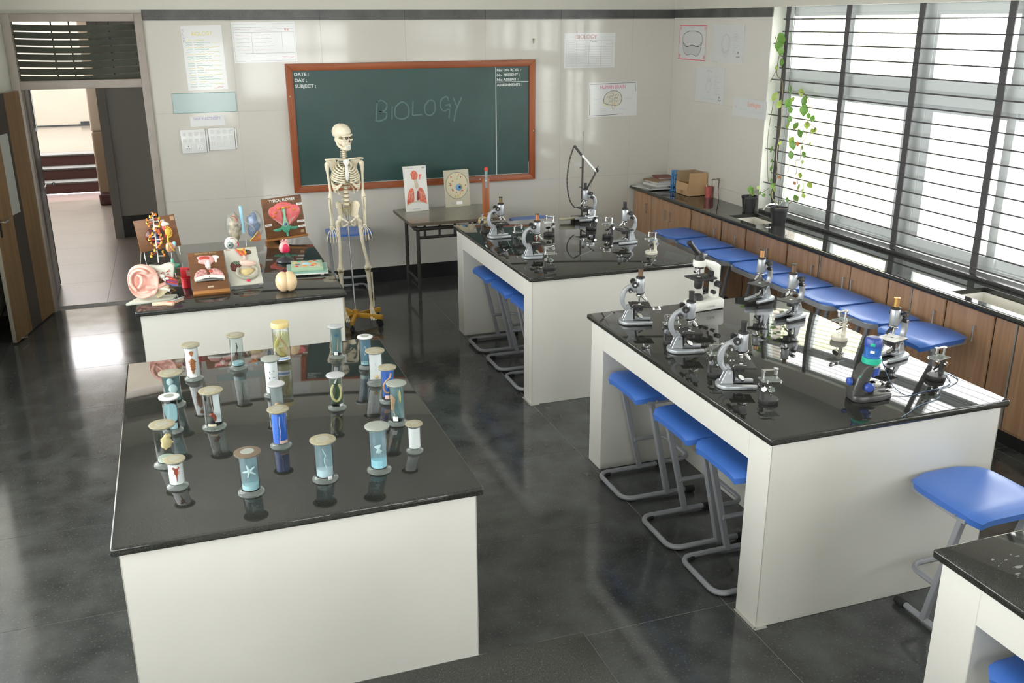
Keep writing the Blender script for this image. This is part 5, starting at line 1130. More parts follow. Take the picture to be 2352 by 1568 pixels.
part('ovary', MB().dome(blob([(-.030, .100), (-.018, .135), (-.008, .19), (-.012, .232), (.014, .232), (.010, .19), (.018, .135), (.030, .100), (.020, .070), (0, .062), (-.022, .072)], 3), -.008, .010), M_mint, t)
part('style_front', MB().dome(blob([(-.022, .105), (-.010, .140), (-.004, .195), (-.006, .226), (.008, .226), (.006, .195), (.012, .140), (.022, .105), (0, .085)], 3), -.014, .008), M_pmint, t)
part('ovule', MB().ball((-.006, -.022, .112), (.005, .003, .012), 8, 6).ball((.006, -.022, .112), (.005, .003, .012), 8, 6), M_dblue, t)
part('stigma', MB().ball((.0, -.016, .236), (.015, .006, .008), 10, 6), M_ylw, t)
part('receptacle', MB().dome(blob([(-.036, .098), (-.024, .060), (-.008, .045), (.010, .045), (.028, .060), (.040, .098), (0, .080)], 3), -.004, .018), M_mint, t)
part('stem', MB().tube([(.003, -.010, .05), (.004, -.012, .018)], .008, 8), M_mint, t)
for s_ in (-1, 1): part('sepal', MB().dome(blob([(s_*.028, .088), (s_*.060, .084), (s_*.098, .080), (s_*.085, .064), (s_*.050, .060), (s_*.028, .07)], 3), 0, .008), M_mint, t)
for x_, z_, w_ in ((.128, .250, .045), (-.128, .118, .05), (.122, .118, .055), (.124, .078, .055)):
    c_ = part('caption_card', MB().box(x_-w_/2, x_+w_/2, -.002, 0, z_-.008, z_+.008), M_card, t)
    part('print', MB().box(x_-w_*.32, x_+w_*.32, -.0024, -.002, z_-.002, z_+.002), M_ink2, c_)
part('paper_patch', MB().box(.112, .138, -.0006, 0, .028, .050), mat('tan_patch', (.42, .27, .15), .6), t)

# heart on dark stand
t = thing('heart_model', 'small pink heart model on a round dark stand', 'model', (.633, 6.57, Z0))
M_stand = mat('dark_stand', (.045, .048, .055), .3)
part('stand', MB().lathe([(.056, 0), (.060, .004), (.058, .014), (.030, .030), (.010, .036), (0, .036)], n=26), M_stand, t); part('rod', MB().cyl((0, 0, .03), (0, 0, .07), .004, n=8), M_blk, t)
part('heart_body', MB().ball((0, 0, .100), (.036, .028, .044), 20, 14, fn=lambda d: (1-.18*max(0, -d.z)**2)*(1+.10*d.x*d.z)), M_ltpink, t, smooth=80)
part('cut_chamber', MB().dome(blob([(-.010, .120), (.012, .128), (.030, .110), (.034, .080), (.018, .066), (-.012, .070), (-.016, .095)], 3), -.022, .010), M_crim, t)
for x_, tp in ((-.016, .152), (-.004, .158), (.010, .152)): part('vessel', MB().tube([(x_*.7, 0, .125), (x_*1.1, 0, tp)], .006, 8), M_ltpink, t)
part('aorta', MB().tube(spline([(.010, 0, .130), (.012, 0, .150), (.022, 0, .150), (.026, 0, .135)], 4), .006, 8), M_ltpink, t)
# brain
t = thing('brain_model', 'smooth beige brain model with a dark centre groove near the front edge', 'model', (.554, 5.79, Z0))
for s_ in (-1, 1):
    hm = part('hemisphere', MB().ball((s_*.0205, 0, .062), (.046, .060, .062), 22, 16, fn=lambda d, s_=s_: (1-.04*max(0, -d.x*s_)**2)*(1+.02*math.sin(9*d.y))), M_brain, t, smooth=80)
part('groove', MB().tube([(0, .0485*math.cos(q*PI/12), .062+.0505*math.sin(q*PI/12)) for q in range(-4, 17)], .0018, 5), mat('dark_groove', (.10, .05, .03), .5), t)
for s_ in (-1, 1): part('lobe_line', MB().tube([(s_*.040, -.050, .045), (s_*.052, -.042, .055), (s_*.062, -.020, .058)], .0012, 5), mat('dark_groove', (.10, .05, .03), .5), t)
# cell board
t = thing('cell_slab', 'pale green slab with painted plant cell relief lying flat near the bench corner', 'model', (.735, 6.26, Z0), R(-6))
part('slab', MB().box(-.125, .140, -.150, .130, .010, .018), M_wht, t, bevel=.002); part('green_face', MB().box(-.122, .137, -.147, .127, .018, .0195), mat('aqua_face', (.28, .48, .42), .4), t)
part('cell_block', MB().box(-.095, .110, -.095, .110, .0195, .045), mat('pale_green_cell', (.36, .50, .34), .4), t, bevel=.003); part('cell_top', MB().box(-.080, .092, -.078, .095, .045, .047), mat('cream_cell', (.58, .56, .42), .4), t)
for s_ in (-1, 1): part('foot', MB().box(s_*.10-.01, s_*.10+.01, -.13, .11, 0, .010), M_wht, t)
random.seed(8)
for k, (x_, y_, rx, m_) in enumerate(((.005, .005, .030, M_lblue), (-.055, -.010, .018, mat('slate_organelle', (.12, .16, .20), .4)), (-.045, .07, .014, M_mint), (.01, .075, .016, mat('slate_organelle', (.1, .1, .1))), (.06, .07, .014, M_mred), (.055, -.02, .018, M_ora), (-.01, -.05, .016, M_ora), (.04, -.055, .014, M_mred), (-.06, -.055, .012, M_mred), (.075, .03, .012, M_mint), (-.07, .035, .012, M_ylw), (.03, .04, .010, M_ora))):
    part('organelle', MB().dome(circ(x_, y_, rx, rx*.55, 12), .047, .006, 'xy'), m_, t)

# ================================================================== SKELETON
SK = thing('skeleton_model', 'life size plastic skeleton on a yellow wheeled stand, in front of the blackboard', 'skeleton', (1.325, 7.80, 0))
def bone(nm, path, r, n=10, m_=None, parent=SK, sp=0, **k):
    P = spline(path, sp) if sp else path
    if sp and isinstance(r, (list, tuple)):
        rr = []
        for i in range(len(P)):
            q = i/(len(P)-1)*(len(r)-1); a_ = int(min(q, len(r)-2)); rr.append(r[a_]+(r[a_+1]-r[a_])*(q-a_))
        r = rr
    return part(nm, MB().tube([tuple(p) for p in P], r, n), m_ or M_bone, parent, smooth=70, **k)
YS = 0.0; SX = -.036
# skull facing right of the viewer
sk_ = thing('skull', None, None, (SX-.004, 0, 1.60)); sk_.parent = SK; sk_.rotation_euler = (R(4), R(-4), R(32))
# local: face towards -y
def sf(d):
    k = 1.0
    if d.y < 0 and d.z < -.1: k *= .93
    if d.z < -.5: k *= .86
    return k
part('cranium', MB().ball((0, .012, .032), (.068, .088, .070), 28, 20, fn=sf), M_bone, sk_, smooth=80)
part('skull_base', MB().ball((0, .008, -.026), (.058, .066, .052), 18, 12), M_bone, sk_, smooth=80)
part('brow', MB().tube(spline([(-.050, -.050, .010), (-.030, -.072, .018), (0, -.074, .012), (.030, -.072, .018), (.050, -.050, .010)], 4), .0085, 8), M_bone, sk_, smooth=80)
part('face_block', MB().ball((0, -.038, -.034), (.047, .040, .058), 18, 12), M_bone, sk_, smooth=80)
for s_ in (-1, 1):
    part('cheekbone', MB().tube(spline([(s_*.018, -.068, -.020), (s_*.042, -.060, -.022), (s_*.058, -.030, -.014), (s_*.062, .005, -.010)], 4), [.010, .0105, .011, .011, .010, .009, .008, .007, .006, .005, .005, .005, .005], 8), M_bone, sk_, smooth=80)
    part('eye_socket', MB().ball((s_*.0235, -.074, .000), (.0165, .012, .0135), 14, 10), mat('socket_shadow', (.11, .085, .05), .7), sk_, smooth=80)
    part('temple_hollow', MB().ball((s_*.052, -.032, -.002), (.010, .016, .014), 10, 8), mat('temple_shadow', (.25, .20, .12), .7), sk_)  # darker ball, the hollow's shade put into its colour
    part('jaw_branch', MB().tube(spline([(s_*.054, .012, -.022), (s_*.050, .004, -.062), (s_*.036, -.030, -.088), (s_*.012, -.058, -.096), (0, -.062, -.096)], 4), [.008, .009, .010, .011, .012, .012, .012, .012, .012, .012, .012, .012, .012, .012, .012, .012, .012], 8), M_bone, sk_, smooth=80)
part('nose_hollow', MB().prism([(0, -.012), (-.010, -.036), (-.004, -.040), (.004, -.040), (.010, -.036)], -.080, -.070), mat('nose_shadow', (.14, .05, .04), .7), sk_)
part('mandible_body', MB().ball((0, -.040, -.086), (.032, .026, .018), 16, 10), M_bone, sk_, smooth=80)
part('upper_teeth', MB().lathe([(.026, 0), (.027, .010), (.024, .016)], (0, -.052, -.076), 20), M_bone, sk_)
th = MB()
for k in range(9): a_ = R(200+17.5*k); th.box(-.0032, .0032, -.002, .002, -.006, .006, T(.027*math.cos(a_), -.052+.027*math.sin(a_), -.072, 0, 0, a_+PI/2)).box(-.003, .003, -.002, .002, -.006, .005, T(.0255*math.cos(a_), -.052+.0255*math.sin(a_), -.084, 0, 0, a_+PI/2))
part('teeth', th, M_wht, sk_)
part('top_spring', MB().cyl((-.012, 0, .098), (-.012, 0, .112), .0022, n=6).cyl((.010, 0, .098), (.010, 0, .112), .0022, n=6).cyl((.0, .02, .098), (.0, .02, .108), .003, n=6), M_ddark, sk_)
# spine
def vert(z, w, hgt, y, disc=True):
    v_ = part('vertebra', MB().lathe([(w*.92, -hgt/2), (w*.80, 0), (w*.92, hgt/2), (0, hgt/2)][::1], (SX, y, z), 12).tube([(SX-w*1.7, y+w*.7, z), (SX, y+w*.5, z+.002), (SX+w*1.7, y+w*.7, z)], hgt*.22, 6).tube([(SX, y+w*.5, z), (SX, y+w*2.0, z-hgt*.7)], hgt*.22, 6), M_bone, SK)
    if disc: part('disc', MB().lathe([(w*.93, -.004), (w*.97, 0), (w*.93, .004), (0, .004)], (SX, y, z-hgt/2-.003), 12), mat('disc_brown', (.30, .20, .09), .5), SK)
for k in range(7): vert(1.492-.0145*k, .017, .011, .015-.002*k)
for k in range(12): vert(1.385-.0155*k-.002, .014+.0006*k, .012, .045-.0025*abs(k-5))
for k in range(5): vert(1.185-.034*k, .0225+.001*k, .025, .018)
# ribs
for k in range(12):
    z0 = 1.395-.0175*k; wv = [.048, .068, .082, .092, .100, .105, .108, .108, .106, .102, .085, .060][k]
    for s_ in (-1, 1):
        ye = -.050-.003*k
        if k < 7: P = [(SX+s_*.014, .055, z0+.006), (SX+s_*wv*.75, .070, z0+.004), (SX+s_*wv*1.05, .010, z0-.018), (SX+s_*wv*.92, -.045, z0-.036), (SX+s_*wv*.50, ye-.018, z0-.048), (SX+s_*.020, ye-.022, z0-.030-.004*k+(.0))]
        elif k < 10: P = [(SX+s_*.014, .055, z0+.006), (SX+s_*wv*.80, .070, z0+.0), (SX+s_*wv*1.05, .010, z0-.030), (SX+s_*wv*.95, -.040, z0-.060), (SX+s_*wv*.62, -.062, z0-.058+.012*(k-7)), (SX+s_*.028, -.070, 1.255-.004*(k-7))]
        else: P = [(SX+s_*.014, .055, z0+.004), (SX+s_*wv*.9, .066, z0-.012), (SX+s_*wv*1.15, .015, z0-.050), (SX+s_*wv*1.0, -.015, z0-.068)]
        bone('rib', P, [.0050, .0075, .0080, .0080, .0072, .0060], 6, M_bone, sp=5)
        if 2 < k < 10:
            bone('cartilage', [P[-2], P[-1]], [.0062, .0048], 6, mat('olive_cartilage', (.37, .33, .21), .45))
part('sternum', MB().prism(blob([(SX-.020, 1.420), (SX+.020, 1.420), (SX+.024, 1.398), (SX+.012, 1.375), (SX+.016, 1.33), (SX+.014, 1.275), (SX, 1.246), (SX-.014, 1.275), (SX-.014, 1.33), (SX-.010, 1.375), (SX-.024, 1.398)], 3), -.082, -.070), mat('white_sternum', (.80, .80, .76), .3), SK, bevel=.003)
# shoulder girdle and arms
for s_, xs_, xe, xw in ((-1, -.181, -.172, -.172), (1, .104, .104, .100)):
    bone('clavicle', [(SX+s_*.018, -.074, 1.424), (SX+s_*.06, -.085, 1.430), (xs_*.8+SX*.2, -.045, 1.428), (xs_+s_*.010, -.005, 1.418)], [.008, .006, .006, .008], 8, sp=4)
    mb_ = MB().prism(blob([(xs_+s_*.0, 1.412), (xs_-s_*.035, 1.418), (SX+s_*.060, 1.400), (SX+s_*.068, 1.300), (SX+s_*.085, 1.275), (xs_-s_*.026, 1.36), (xs_-s_*.008, 1.385)], 3), .060, .067)
    part('scapula', mb_, M_bone, SK, bevel=.002)
    bone('scapula_spine', [(SX+s_*.066, .070, 1.385), (xs_-s_*.02, .055, 1.415), (xs_+s_*.006, .010, 1.418)], [.005, .006, .008], 8)
    bone('humerus', [(xs_, .0, 1.385), (xs_, 0, 1.362), (xs_+(xe-xs_)*.3, .0, 1.30), (xe-s_*.004, -.003, 1.17), (xe-s_*.002, -.002, 1.130), (xe, 0, 1.110)], [.020, .019, .0105, .010, .016, .021], 10, sp=4)
    part('shoulder_ball', MB().ball((xs_-s_*.004, 0, 1.382), .021, 14, 10), M_bone, SK)
    bone('ulna', [(xe-s_*.006, .006, 1.112), (xe-s_*.010, .004, 1.08), (xw-s_*.006, -.004, .96), (xw-s_*.008, -.01, .885)], [.013, .009, .0065, .006], 8, sp=4)
    bone('radius', [(xe+s_*.008, -.004, 1.100), (xe+s_*.010, -.006, 1.05), (xw+s_*.006, -.012, .96), (xw+s_*.004, -.015, .882)], [.010, .0075, .008, .011], 8, sp=4)
    part('carpals', MB().ball((xw-.004, -.014, .868), (.018, .012, .014), 10, 8).ball((xw+.008, -.014, .858), (.012, .010, .010), 8, 6).ball((xw-.012, -.014, .856), (.010, .010, .010), 8, 6), M_bone, SK)
    for q in range(5):
        fx = xw+(-.020+.0105*q)*1.15; sp_ = (q-2)*.006
        if (q == 0) == (s_ > 0) and q in (0, 4) and ((s_ > 0 and q == 0) or (s_ < 0 and q == 4)):
            P = [(xw-s_*.014, -.018, .862), (xw-s_*.028, -.028, .838), (xw-s_*.032, -.034, .812), (xw-s_*.030, -.040, .792)]
        else:
            ln = [.86, .96, 1, .95, .84][q]
            P = [(xw+(q-2)*.0055, -.014, .852), (fx+sp_, -.018, .852-.036*ln), (fx+sp_*1.8, -.022, .852-.072*ln), (fx+sp_*2.2, -.024, .852-.098*ln), (fx+sp_*2.3, -.024, .852-.118*ln)]
        for j in range(len(P)-1):
            part('finger_bone', MB().tube([P[j], tuple((Vector(P[j])*.5+Vector(P[j+1])*.5)), P[j+1]], [.0050, .0034, .0044], 6), M_bone, SK)
# pelvis
part('sacrum', MB().prism(blob([(SX-.035, 1.01), (SX+.035, 1.01), (SX+.022, .965), (SX+.008, .925), (SX-.008, .925), (SX-.022, .965)], 3), .030, .048), mat('olive_sacrum', (.42, .38, .22), .45), SK, bevel=.004)
for s_ in (-1, 1):
    def hip(u, v, s_=s_):
        return None
    mb_ = MB(); vs = []; n = 8; m2 = 6
    for i in range(m2+1):
        for j in range(n+1):
            u, v = j/n, i/m2
            x_ = SX+s_*(.030+.062*math.sin(PI*.5*u)*(1-.35*v)+.004); y_ = .050-.105*u*(1-.3*v); z_ = 1.055-.012*abs(u-.5)*2-.110*v+.018*math.sin(PI*u)*(1-v)
            x_ -= s_*.020*math.sin(PI*u)*v
            vs.append((x_, y_, z_))
    fs = []
    for i in range(m2):
        for j in range(n): a_ = i*(n+1)+j; fs.append((a_, a_+1, a_+n+2, a_+n+1))
    k_ = len(vs); vs += [(x_-s_*.006, y_, z_-.002) for x_, y_, z_ in vs]
    fs += [tuple(reversed([q+k_ for q in f])) for f in fs]
    for j in range(n): fs += [(j+1, j, k_+j, k_+j+1), (m2*(n+1)+j, m2*(n+1)+j+1, k_+m2*(n+1)+j+1, k_+m2*(n+1)+j)]
    for i in range(m2): fs += [(i*(n+1), (i+1)*(n+1), k_+(i+1)*(n+1), k_+i*(n+1)), ((i+1)*(n+1)+n, i*(n+1)+n, k_+i*(n+1)+n, k_+(i+1)*(n+1)+n)]
    il = part('ilium', mb_.add(vs, fs), M_bone, SK, smooth=70)
    bone('iliac_crest', [(SX+s_*.036, .050, 1.045), (SX+s_*.075, .02, 1.066), (SX+s_*.092, -.03, 1.052), (SX+s_*.090, -.055, 1.025)], [.006, .008, .008, .006], 8, sp=4)
    part('hip_socket', MB().ball((SX+s_*.072, -.030, .940), (.020, .020, .024), 12, 8), M_bone, SK)
    bone('pubic_ramus', [(SX+s_*.068, -.035, .945), (SX+s_*.035, -.060, .925), (SX+s_*.008, -.066, .905)], [.010, .007, .009], 8, sp=4)
    bone('ischium', [(SX+s_*.066, -.015, .930), (SX+s_*.056, -.005, .880), (SX+s_*.040, -.025, .868), (SX+s_*.010, -.062, .895)], [.012, .012, .009, .006], 8, sp=4)
part('pubic_joint', MB().ball((SX, -.066, .900), (.008, .006, .012), 10, 8), mat('olive_cartilage', (.37, .33, .21), .45), SK)
# legs
for s_, xh, xk, xa in ((-1, -.112, -.126, -.120), (1, .040, .104, .118)):
    part('femur_head', MB().ball((xh-s_*(-.0)-s_*.006, -.030, .925), .020, 14, 10), M_bone, SK)
    bone('femur', [(xh-s_*.004, -.030, .925), (xh+s_*.014, -.026, .905), (xh+s_*.016, -.020, .86), (xh+(xk-xh)*.5+s_*.002, -.025, .70), (xk-s_*.002, -.020, .56), (xk, -.018, .505)], [.014, .020, .016, .0125, .015, .028], 12, sp=4)
    part('trochanter', MB().ball((xh+s_*.022, -.022, .895), (.013, .014, .020), 10, 8), M_bone, SK)
    part('knee_condyle', MB().ball((xk-.014, -.018, .502), (.018, .024, .020), 12, 8).ball((xk+.014, -.018, .502), (.018, .024, .020), 12, 8), M_bone, SK)
    part('kneecap', MB().ball((xk, -.045, .515), (.014, .008, .016), 12, 8), M_bone, SK)
    part('knee_joint', MB().box(xk-.02, xk+.02, -.03, 0, .480, .484), mat('disc_brown', (.30, .20, .09), .5), SK)
    bone('tibia', [(xk, -.018, .476), (xk, -.018, .44), (xk+(xa-xk)*.4, -.018, .33), (xa, -.015, .20), (xa, -.015, .150)], [.027, .017, .0125, .012, .019], 10, sp=4)
    bone('fibula', [(xk+s_*.032, -.008, .455), (xk+s_*.034, -.006, .38), (xa+s_*.024, -.006, .24), (xa+s_*.020, -.008, .148)], [.009, .006, .006, .010], 8, sp=4)
    part('ankle_bones', MB().ball((xa, -.02, .136), (.020, .026, .016), 12, 8).ball((xa+s_*.004, .018, .118), (.017, .026, .018), 12, 8), M_bone, SK)
    for q in range(5):
        x_ = xa+(-.022+.011*q); L_ = [.95, 1, 1, .95, .88][q] if s_ > 0 else [.88, .95, 1, 1, .95][q]; rr_ = .0062 if (q == 0) == (s_ > 0) and q in (0, 4) else .0046
        P = [(xa+(q-2)*.006, -.040, .132), (x_, -.085*L_, .098), (x_+(q-2)*.002, -.115*L_, .078), (x_+(q-2)*.002, -.135*L_, .068)]
        for j in range(3): part('foot_bone', MB().tube([P[j], tuple(Vector(P[j])*.5+Vector(P[j+1])*.5), P[j+1]], [rr_*1.2, rr_*.8, rr_*1.1], 6), M_bone, SK)
part('support_pole', MB().tube([(SX, .030, 1.00), (SX, .026, .90), (-.020, .0, .115)], .0075, 10), M_steel, SK)
M_yst = mat('yellow_stand_paint', (.55, .30, .035), .4)
stn = part('stand_hub', MB().cyl((-.018, 0, .075), (-.018, 0, .135), .024, n=14), M_yst, SK)
for an in (-108, -36, 22, 108, 190):
    ca, sa = math.cos(R(an)), math.sin(R(an)); Lg = .25
    ar = part('stand_arm', MB().box(0, Lg, -.014, .014, .070, .108), M_yst, SK, loc=(-.018, 0, 0), rot=(0, 0, R(an)), bevel=.003)
    part('castor_stem', MB().cyl((Lg-.02, 0, .04), (Lg-.02, 0, .072), .008, n=8).box(Lg-.034, Lg-.006, -.016, -.012, .018, .05).box(Lg-.034, Lg-.006, .012, .016, .018, .05), M_blk, ar)
    part('castor_wheel', MB().cyl((Lg-.02, -.010, .0215), (Lg-.02, .010, .0215), .021, n=16), M_rub, ar)

# ================================================================== BLACKBOARD
YW = YB-.0005
bx0, bx1, bz0, bz1 = 1.0173, 3.4408, .9438, 2.1172
cx, cz = (bx0+bx1)/2, (bz0+bz1)/2; hw, hh = (bx1-bx0)/2, (bz1-bz0)/2
t = thing('blackboard', 'large dark green chalkboard in a brown wooden frame with BIOLOGY chalked on it', 'chalkboard', (cx, YW, cz))
M_bf = wood('board_frame_wood', '#a55a30', '#83401e', .4, 'x', .6); M_bf2 = wood('board_frame_wood_upright', '#a55a30', '#83401e', .4, 'z', .6)
M_cb = mat('green_chalkboard', (.026, .068, .062), .34, var=.16, scale=2.2)
M_chalk = mat('chalk', (.115, .19, .185), .9); M_pw = mat('painted_white', (.62, .68, .66), .6)
w_ = .062
part('writing_surface', MB().box(-hw+.03, hw-.03, -.014, 0, -hh+.03, hh-.03), M_cb, t)
part('frame_rail', MB().prism([(-hw, hh), (hw, hh), (hw-w_, hh-w_), (-hw+w_, hh-w_)], -.034, 0), M_bf, t, bevel=.004)
part('frame_rail', MB().prism([(-hw, -hh), (hw, -hh), (hw-w_, -hh+w_), (-hw+w_, -hh+w_)], -.034, 0), M_bf, t, bevel=.004)
part('frame_stile', MB().prism([(-hw, hh), (-hw, -hh), (-hw+w_, -hh+w_), (-hw+w_, hh-w_)], -.034, 0), M_bf2, t, bevel=.004)
part('frame_stile', MB().prism([(hw, hh), (hw, -hh), (hw-w_, -hh+w_), (hw-w_, hh-w_)], -.034, 0), M_bf2, t, bevel=.004)
part('white_line', MB().box(3.028-cx, 3.036-cx, -.0148, -.014, .995-cz, 2.052-cz).box(3.036-cx, 3.374-cx, -.0148, -.014, 1.908-cz, 1.914-cz), M_pw, t)
part('edge_chalk', MB().box(-hw+w_, hw-w_, -.0155, -.014, -hh+w_, -hh+w_+.006).box(hw-w_-.005, hw-w_, -.0155, -.014, -hh+w_, -hh+w_+.12), mat('chalk_dusting', (.45, .48, .46), .9), t)
def bt(s, x, z, size=.040, sx=1.12, nm='lettering'): return text(nm, s, size, M_pw, t, (x-cx, -.0148, z-cz), sx=sx, bold=.0012)
bt('DATE :', 1.092, 2.010); bt('DAY :', 1.093, 1.957); bt('SUBJECT :', 1.094, 1.905)
bt('No: ON ROLL :', 3.042, 2.012, .034); bt('No: PRESENT :', 3.042, 1.966, .034); bt('No: ABSENT :', 3.042, 1.922, .034); bt('ASSIGNMENTS :', 3.042, 1.872, .034)
# chalk handwriting BIOLOGY: strokes in px of a 0..1 box, width .86 m
def chalk(pts, x, z, s, w=.012):
    mb = MB(); P = spline([(p[0], p[1], 0) for p in pts], 5) if len(pts) > 2 else [Vector((p[0], p[1], 0)) for p in pts]
    for dx, dz, ww in ((0, 0, w), (.004, -.005, w*.4)):
        mb.ribbon([(x+p[0]*s+dx, z+p[1]*s+dz) for p in P], ww, -.0146-.0001*dx)
    return part('chalk_stroke', mb, M_chalk, t, fix=False)
L_ = 1.0
xo, zo = 1.825-cx, 1.572-cz
H_ = .195
def U(px, py): return (1.823+(px-862)*(2.683-1.823)/(1060-862)*1.0, 1.765-(py-232)*(.193)/(280-232)+0.0)
def ch(pp, w=.011):
    pts = [U(600+x/3.136, 100+y/3.136) for x, y in pp]; chalk([(p[0]-cx, p[1]-cz) for p in pts], 0, 0, 1, w)
ch([(840, 415), (832, 480), (825, 555)]); ch([(830, 425), (870, 410), (905, 440), (890, 480), (850, 490)]); ch([(850, 488), (900, 500), (890, 540), (850, 558), (825, 555)])
ch([(942, 455), (936, 550)]); ch([(1005, 425), (965, 460), (962, 525), (1000, 548), (1050, 530), (1058, 470), (1030, 430), (1000, 425)])
ch([(1090, 420), (1082, 525)]); ch([(1082, 525), (1150, 522)]); ch([(1205, 418), (1172, 460), (1178, 515), (1215, 528), (1245, 490), (1240, 430), (1210, 418)])
ch([(1345, 425), (1330, 395), (1290, 420), (1285, 470), (1310, 500), (1350, 480), (1355, 455), (1320, 460)]); ch([(1352, 460), (1345, 555)])
ch([(1378, 405), (1405, 470)]); ch([(1440, 405), (1400, 490), (1380, 578)])
part('screw', MB().ball((-.7, -.035, -.565), .006, 8, 6).ball((.62, -.035, -.555), .006, 8, 6).ball((-1.19, -.035, .3), .006, 8, 6).ball((1.19, -.035, -.1), .006, 8, 6), M_pw, t)

# ================================================================== WALL CHARTS
M_lam = mat('laminated_sheet', (.72, .73, .72), .12, coat=.3); M_sheet = mat('drawing_sheet', (.62, .63, .62), .4)
def poster(nm, label, x0, x1, z0, z1, tilt=0, m_=None, wall='back', cat='poster', grp=None, th=.002):
    w, h = x1-x0, z1-z0
    if wall == 'back': t_ = thing(nm, label, cat, ((x0+x1)/2, YB-.0006, (z0+z1)/2), rot=(0, R(tilt), 0), group=grp)
    else: t_ = thing(nm, label, cat, (XR-.0006, (x0+x1)/2, (z0+z1)/2), rot=(0, 0, 0), group=grp); 
    if wall != 'back': t_.rotation_euler = (0, 0, R(-90))
    part('sheet', MB().box(-w/2, w/2, -th, 0, -h/2, h/2), m_ or M_lam, t_)
    return t_, w, h
def lines(t_, segs, w, m_, nm='drawn_line', y=-.0026):
    mb = MB()
    for s in segs: mb.ribbon(s, w, y)
    return part(nm, mb, m_, t_, fix=False)
def scrib(x0, x1, z, rnd, amp=.004, st=.006):
    pts = []; x = x0
    while x < x1: pts.append((x, z+rnd.uniform(-amp, amp))); x += st
    return pts
rnd = random.Random(4)
# biology list
t, w, h = poster('handwritten_list', 'tall laminated sheet headed BIOLOGY with green and yellow handwritten lines', .160, .500, 1.908, 2.450, -1)
text('heading', 'BIOLOGY', .045, M_yel, t, (.0, -.0024, .190), align='CENTER', sx=.9)
text('side_heading', 'C\nL\nO\nD', .030, mat('violet_ink', (.35, .30, .55), .6), t, (-.165, -.0024, .225))
for k in range(21):
    z = .150-.0195*k; x1 = -.02+rnd.random()*.14
    lines(t, [scrib(-.145, -.09, z, rnd), scrib(-.075, x1, z, rnd)], .0032, M_grn if k % 3 else M_yel, 'handwritten_line')
    if k % 2: lines(t, [scrib(x1+.01, .14, z, rnd, .003)], .0026, M_yel, 'handwritten_line')
lines(t, [scrib(.06, .14, -.255, rnd, .009, .008)], .003, M_red, 'signature_line')
# chart with table
t, w, h = poster('table_chart', 'wide laminated chart with pencil table and red title, above the chalkboard corner', .583, 1.133, 2.135, 2.480, -.6)
bx = lambda a0, a1, b0, b1: [(a0, b0), (a1, b0), (a1, b1), (a0, b1), (a0, b0)]
lines(t, [bx(-.265, .262, -.160, .155), [(-.265, .125), (.262, .125)], [(-.265, .085), (.262, .085)], [(-.265, -.095), (.262, -.095)]], .0025, M_ink2)
lines(t, [[(-.265, .112), (.262, .112)], [(-.11, .085), (-.11, -.095)], [(.155, .085), (.155, -.095)]], .002, M_ink2)
lines(t, [scrib(-.25, -.12, .102, rnd, .007, .007), scrib(-.08, .08, .102, rnd, .007, .007)], .0025, mat('faint_red', (.70, .45, .50), .6), 'handwritten_line'); text('code', '9.R', .032, M_red, t, (.18, -.0024, .092))
lines(t, [scrib(.15, .255, -.138, rnd, .013, .010)], .0035, mat('pink_ink', (.75, .35, .48), .6), 'signature_line')
for k in range(5): lines(t, [scrib(-.245, -.13, .062-.032*k, rnd), scrib(-.09, .05+rnd.random()*.09, .062-.032*k, rnd)], .002, mat('faint_red', (.70, .45, .50)) if k in (0, 4) else M_ink2, 'handwritten_line')
# pale blue acrylic plate
t, w, h = poster('acrylic_plate', 'blank pale blue glass name plate on the wall left of the chalkboard', .018, .562, 1.710, 1.883, -.3, mat('pale_blue_glass', (.45, .56, .55), .12), cat='plate', th=.006)
lines(t, [bx(-w/2+.002, w/2-.002, -h/2+.002, h/2-.002)], .004, mat('teal_edge', (.12, .30, .28), .3), y=-.0064)
# save electricity
t, w, h = poster('paper_notice', 'small paper strip reading SAVE ELECTRICITY above the switch boards', .150, .447, 1.592, 1.678, -.5, M_paper, cat='notice')
text('lettering', 'SAVE ELECTRICITY', .032, mat('violet_ink', (.35, .30, .55), .6), t, (0, -.0024, .012), align='CENTER', sx=.88)
# switchboards
M_sw = mat('switch_white', (.74, .75, .74), .2)
for x0, x1, z0, z1, sock, lb in ((.055, .269, 1.358, 1.568, True, 'white switch board with two sockets, left of the pair below the blue plate'), (.294, .520, 1.375, 1.575, False, 'white switch board of rocker switches, right of the pair below the blue plate')):
    t = thing('switch_board', lb, 'switches', ((x0+x1)/2, YB-.0006, (z0+z1)/2), group='white electrical boards on the back wall'); w, h = x1-x0, z1-z0
    part('face_plate', MB().box(-w/2, w/2, -.022, 0, -h/2, h/2), M_sw, t, bevel=.006)
    rows = ((.062, 4), (.005, 4)) if sock else ((.060, 4), (.008, 4), (-.045, 4))
    for z, n in rows:
        for k in range(n):
            x = -w*.36+w*.24*k; part('rocker', MB().prism([(-.021, -.020), (-.027, .018), (-.021, .020)], -.015, .015, 'yz'), M_sw, t, loc=(x, 0, z), bevel=.0015, seg=1)
    if sock:
        for x in (-.052, .052):
            s_ = part('socket', MB().box(x-.028, x+.028, -.025, -.021, -.085, -.030), M_sw, t, bevel=.003)
            for dx, dz, r_ in ((0, .014, .0040), (-.010, -.004, .003), (.010, -.004, .003)): part('pin_hole', MB().cyl((x+dx, -.0255, -.058+dz), (x+dx, -.024, -.058+dz), r_, n=8), M_blk, s_)
    part('cable_duct', MB().box(w/2+.004, w/2+.016, -.012, 0, -h/2+.01, h/2-.01), M_sw, t)
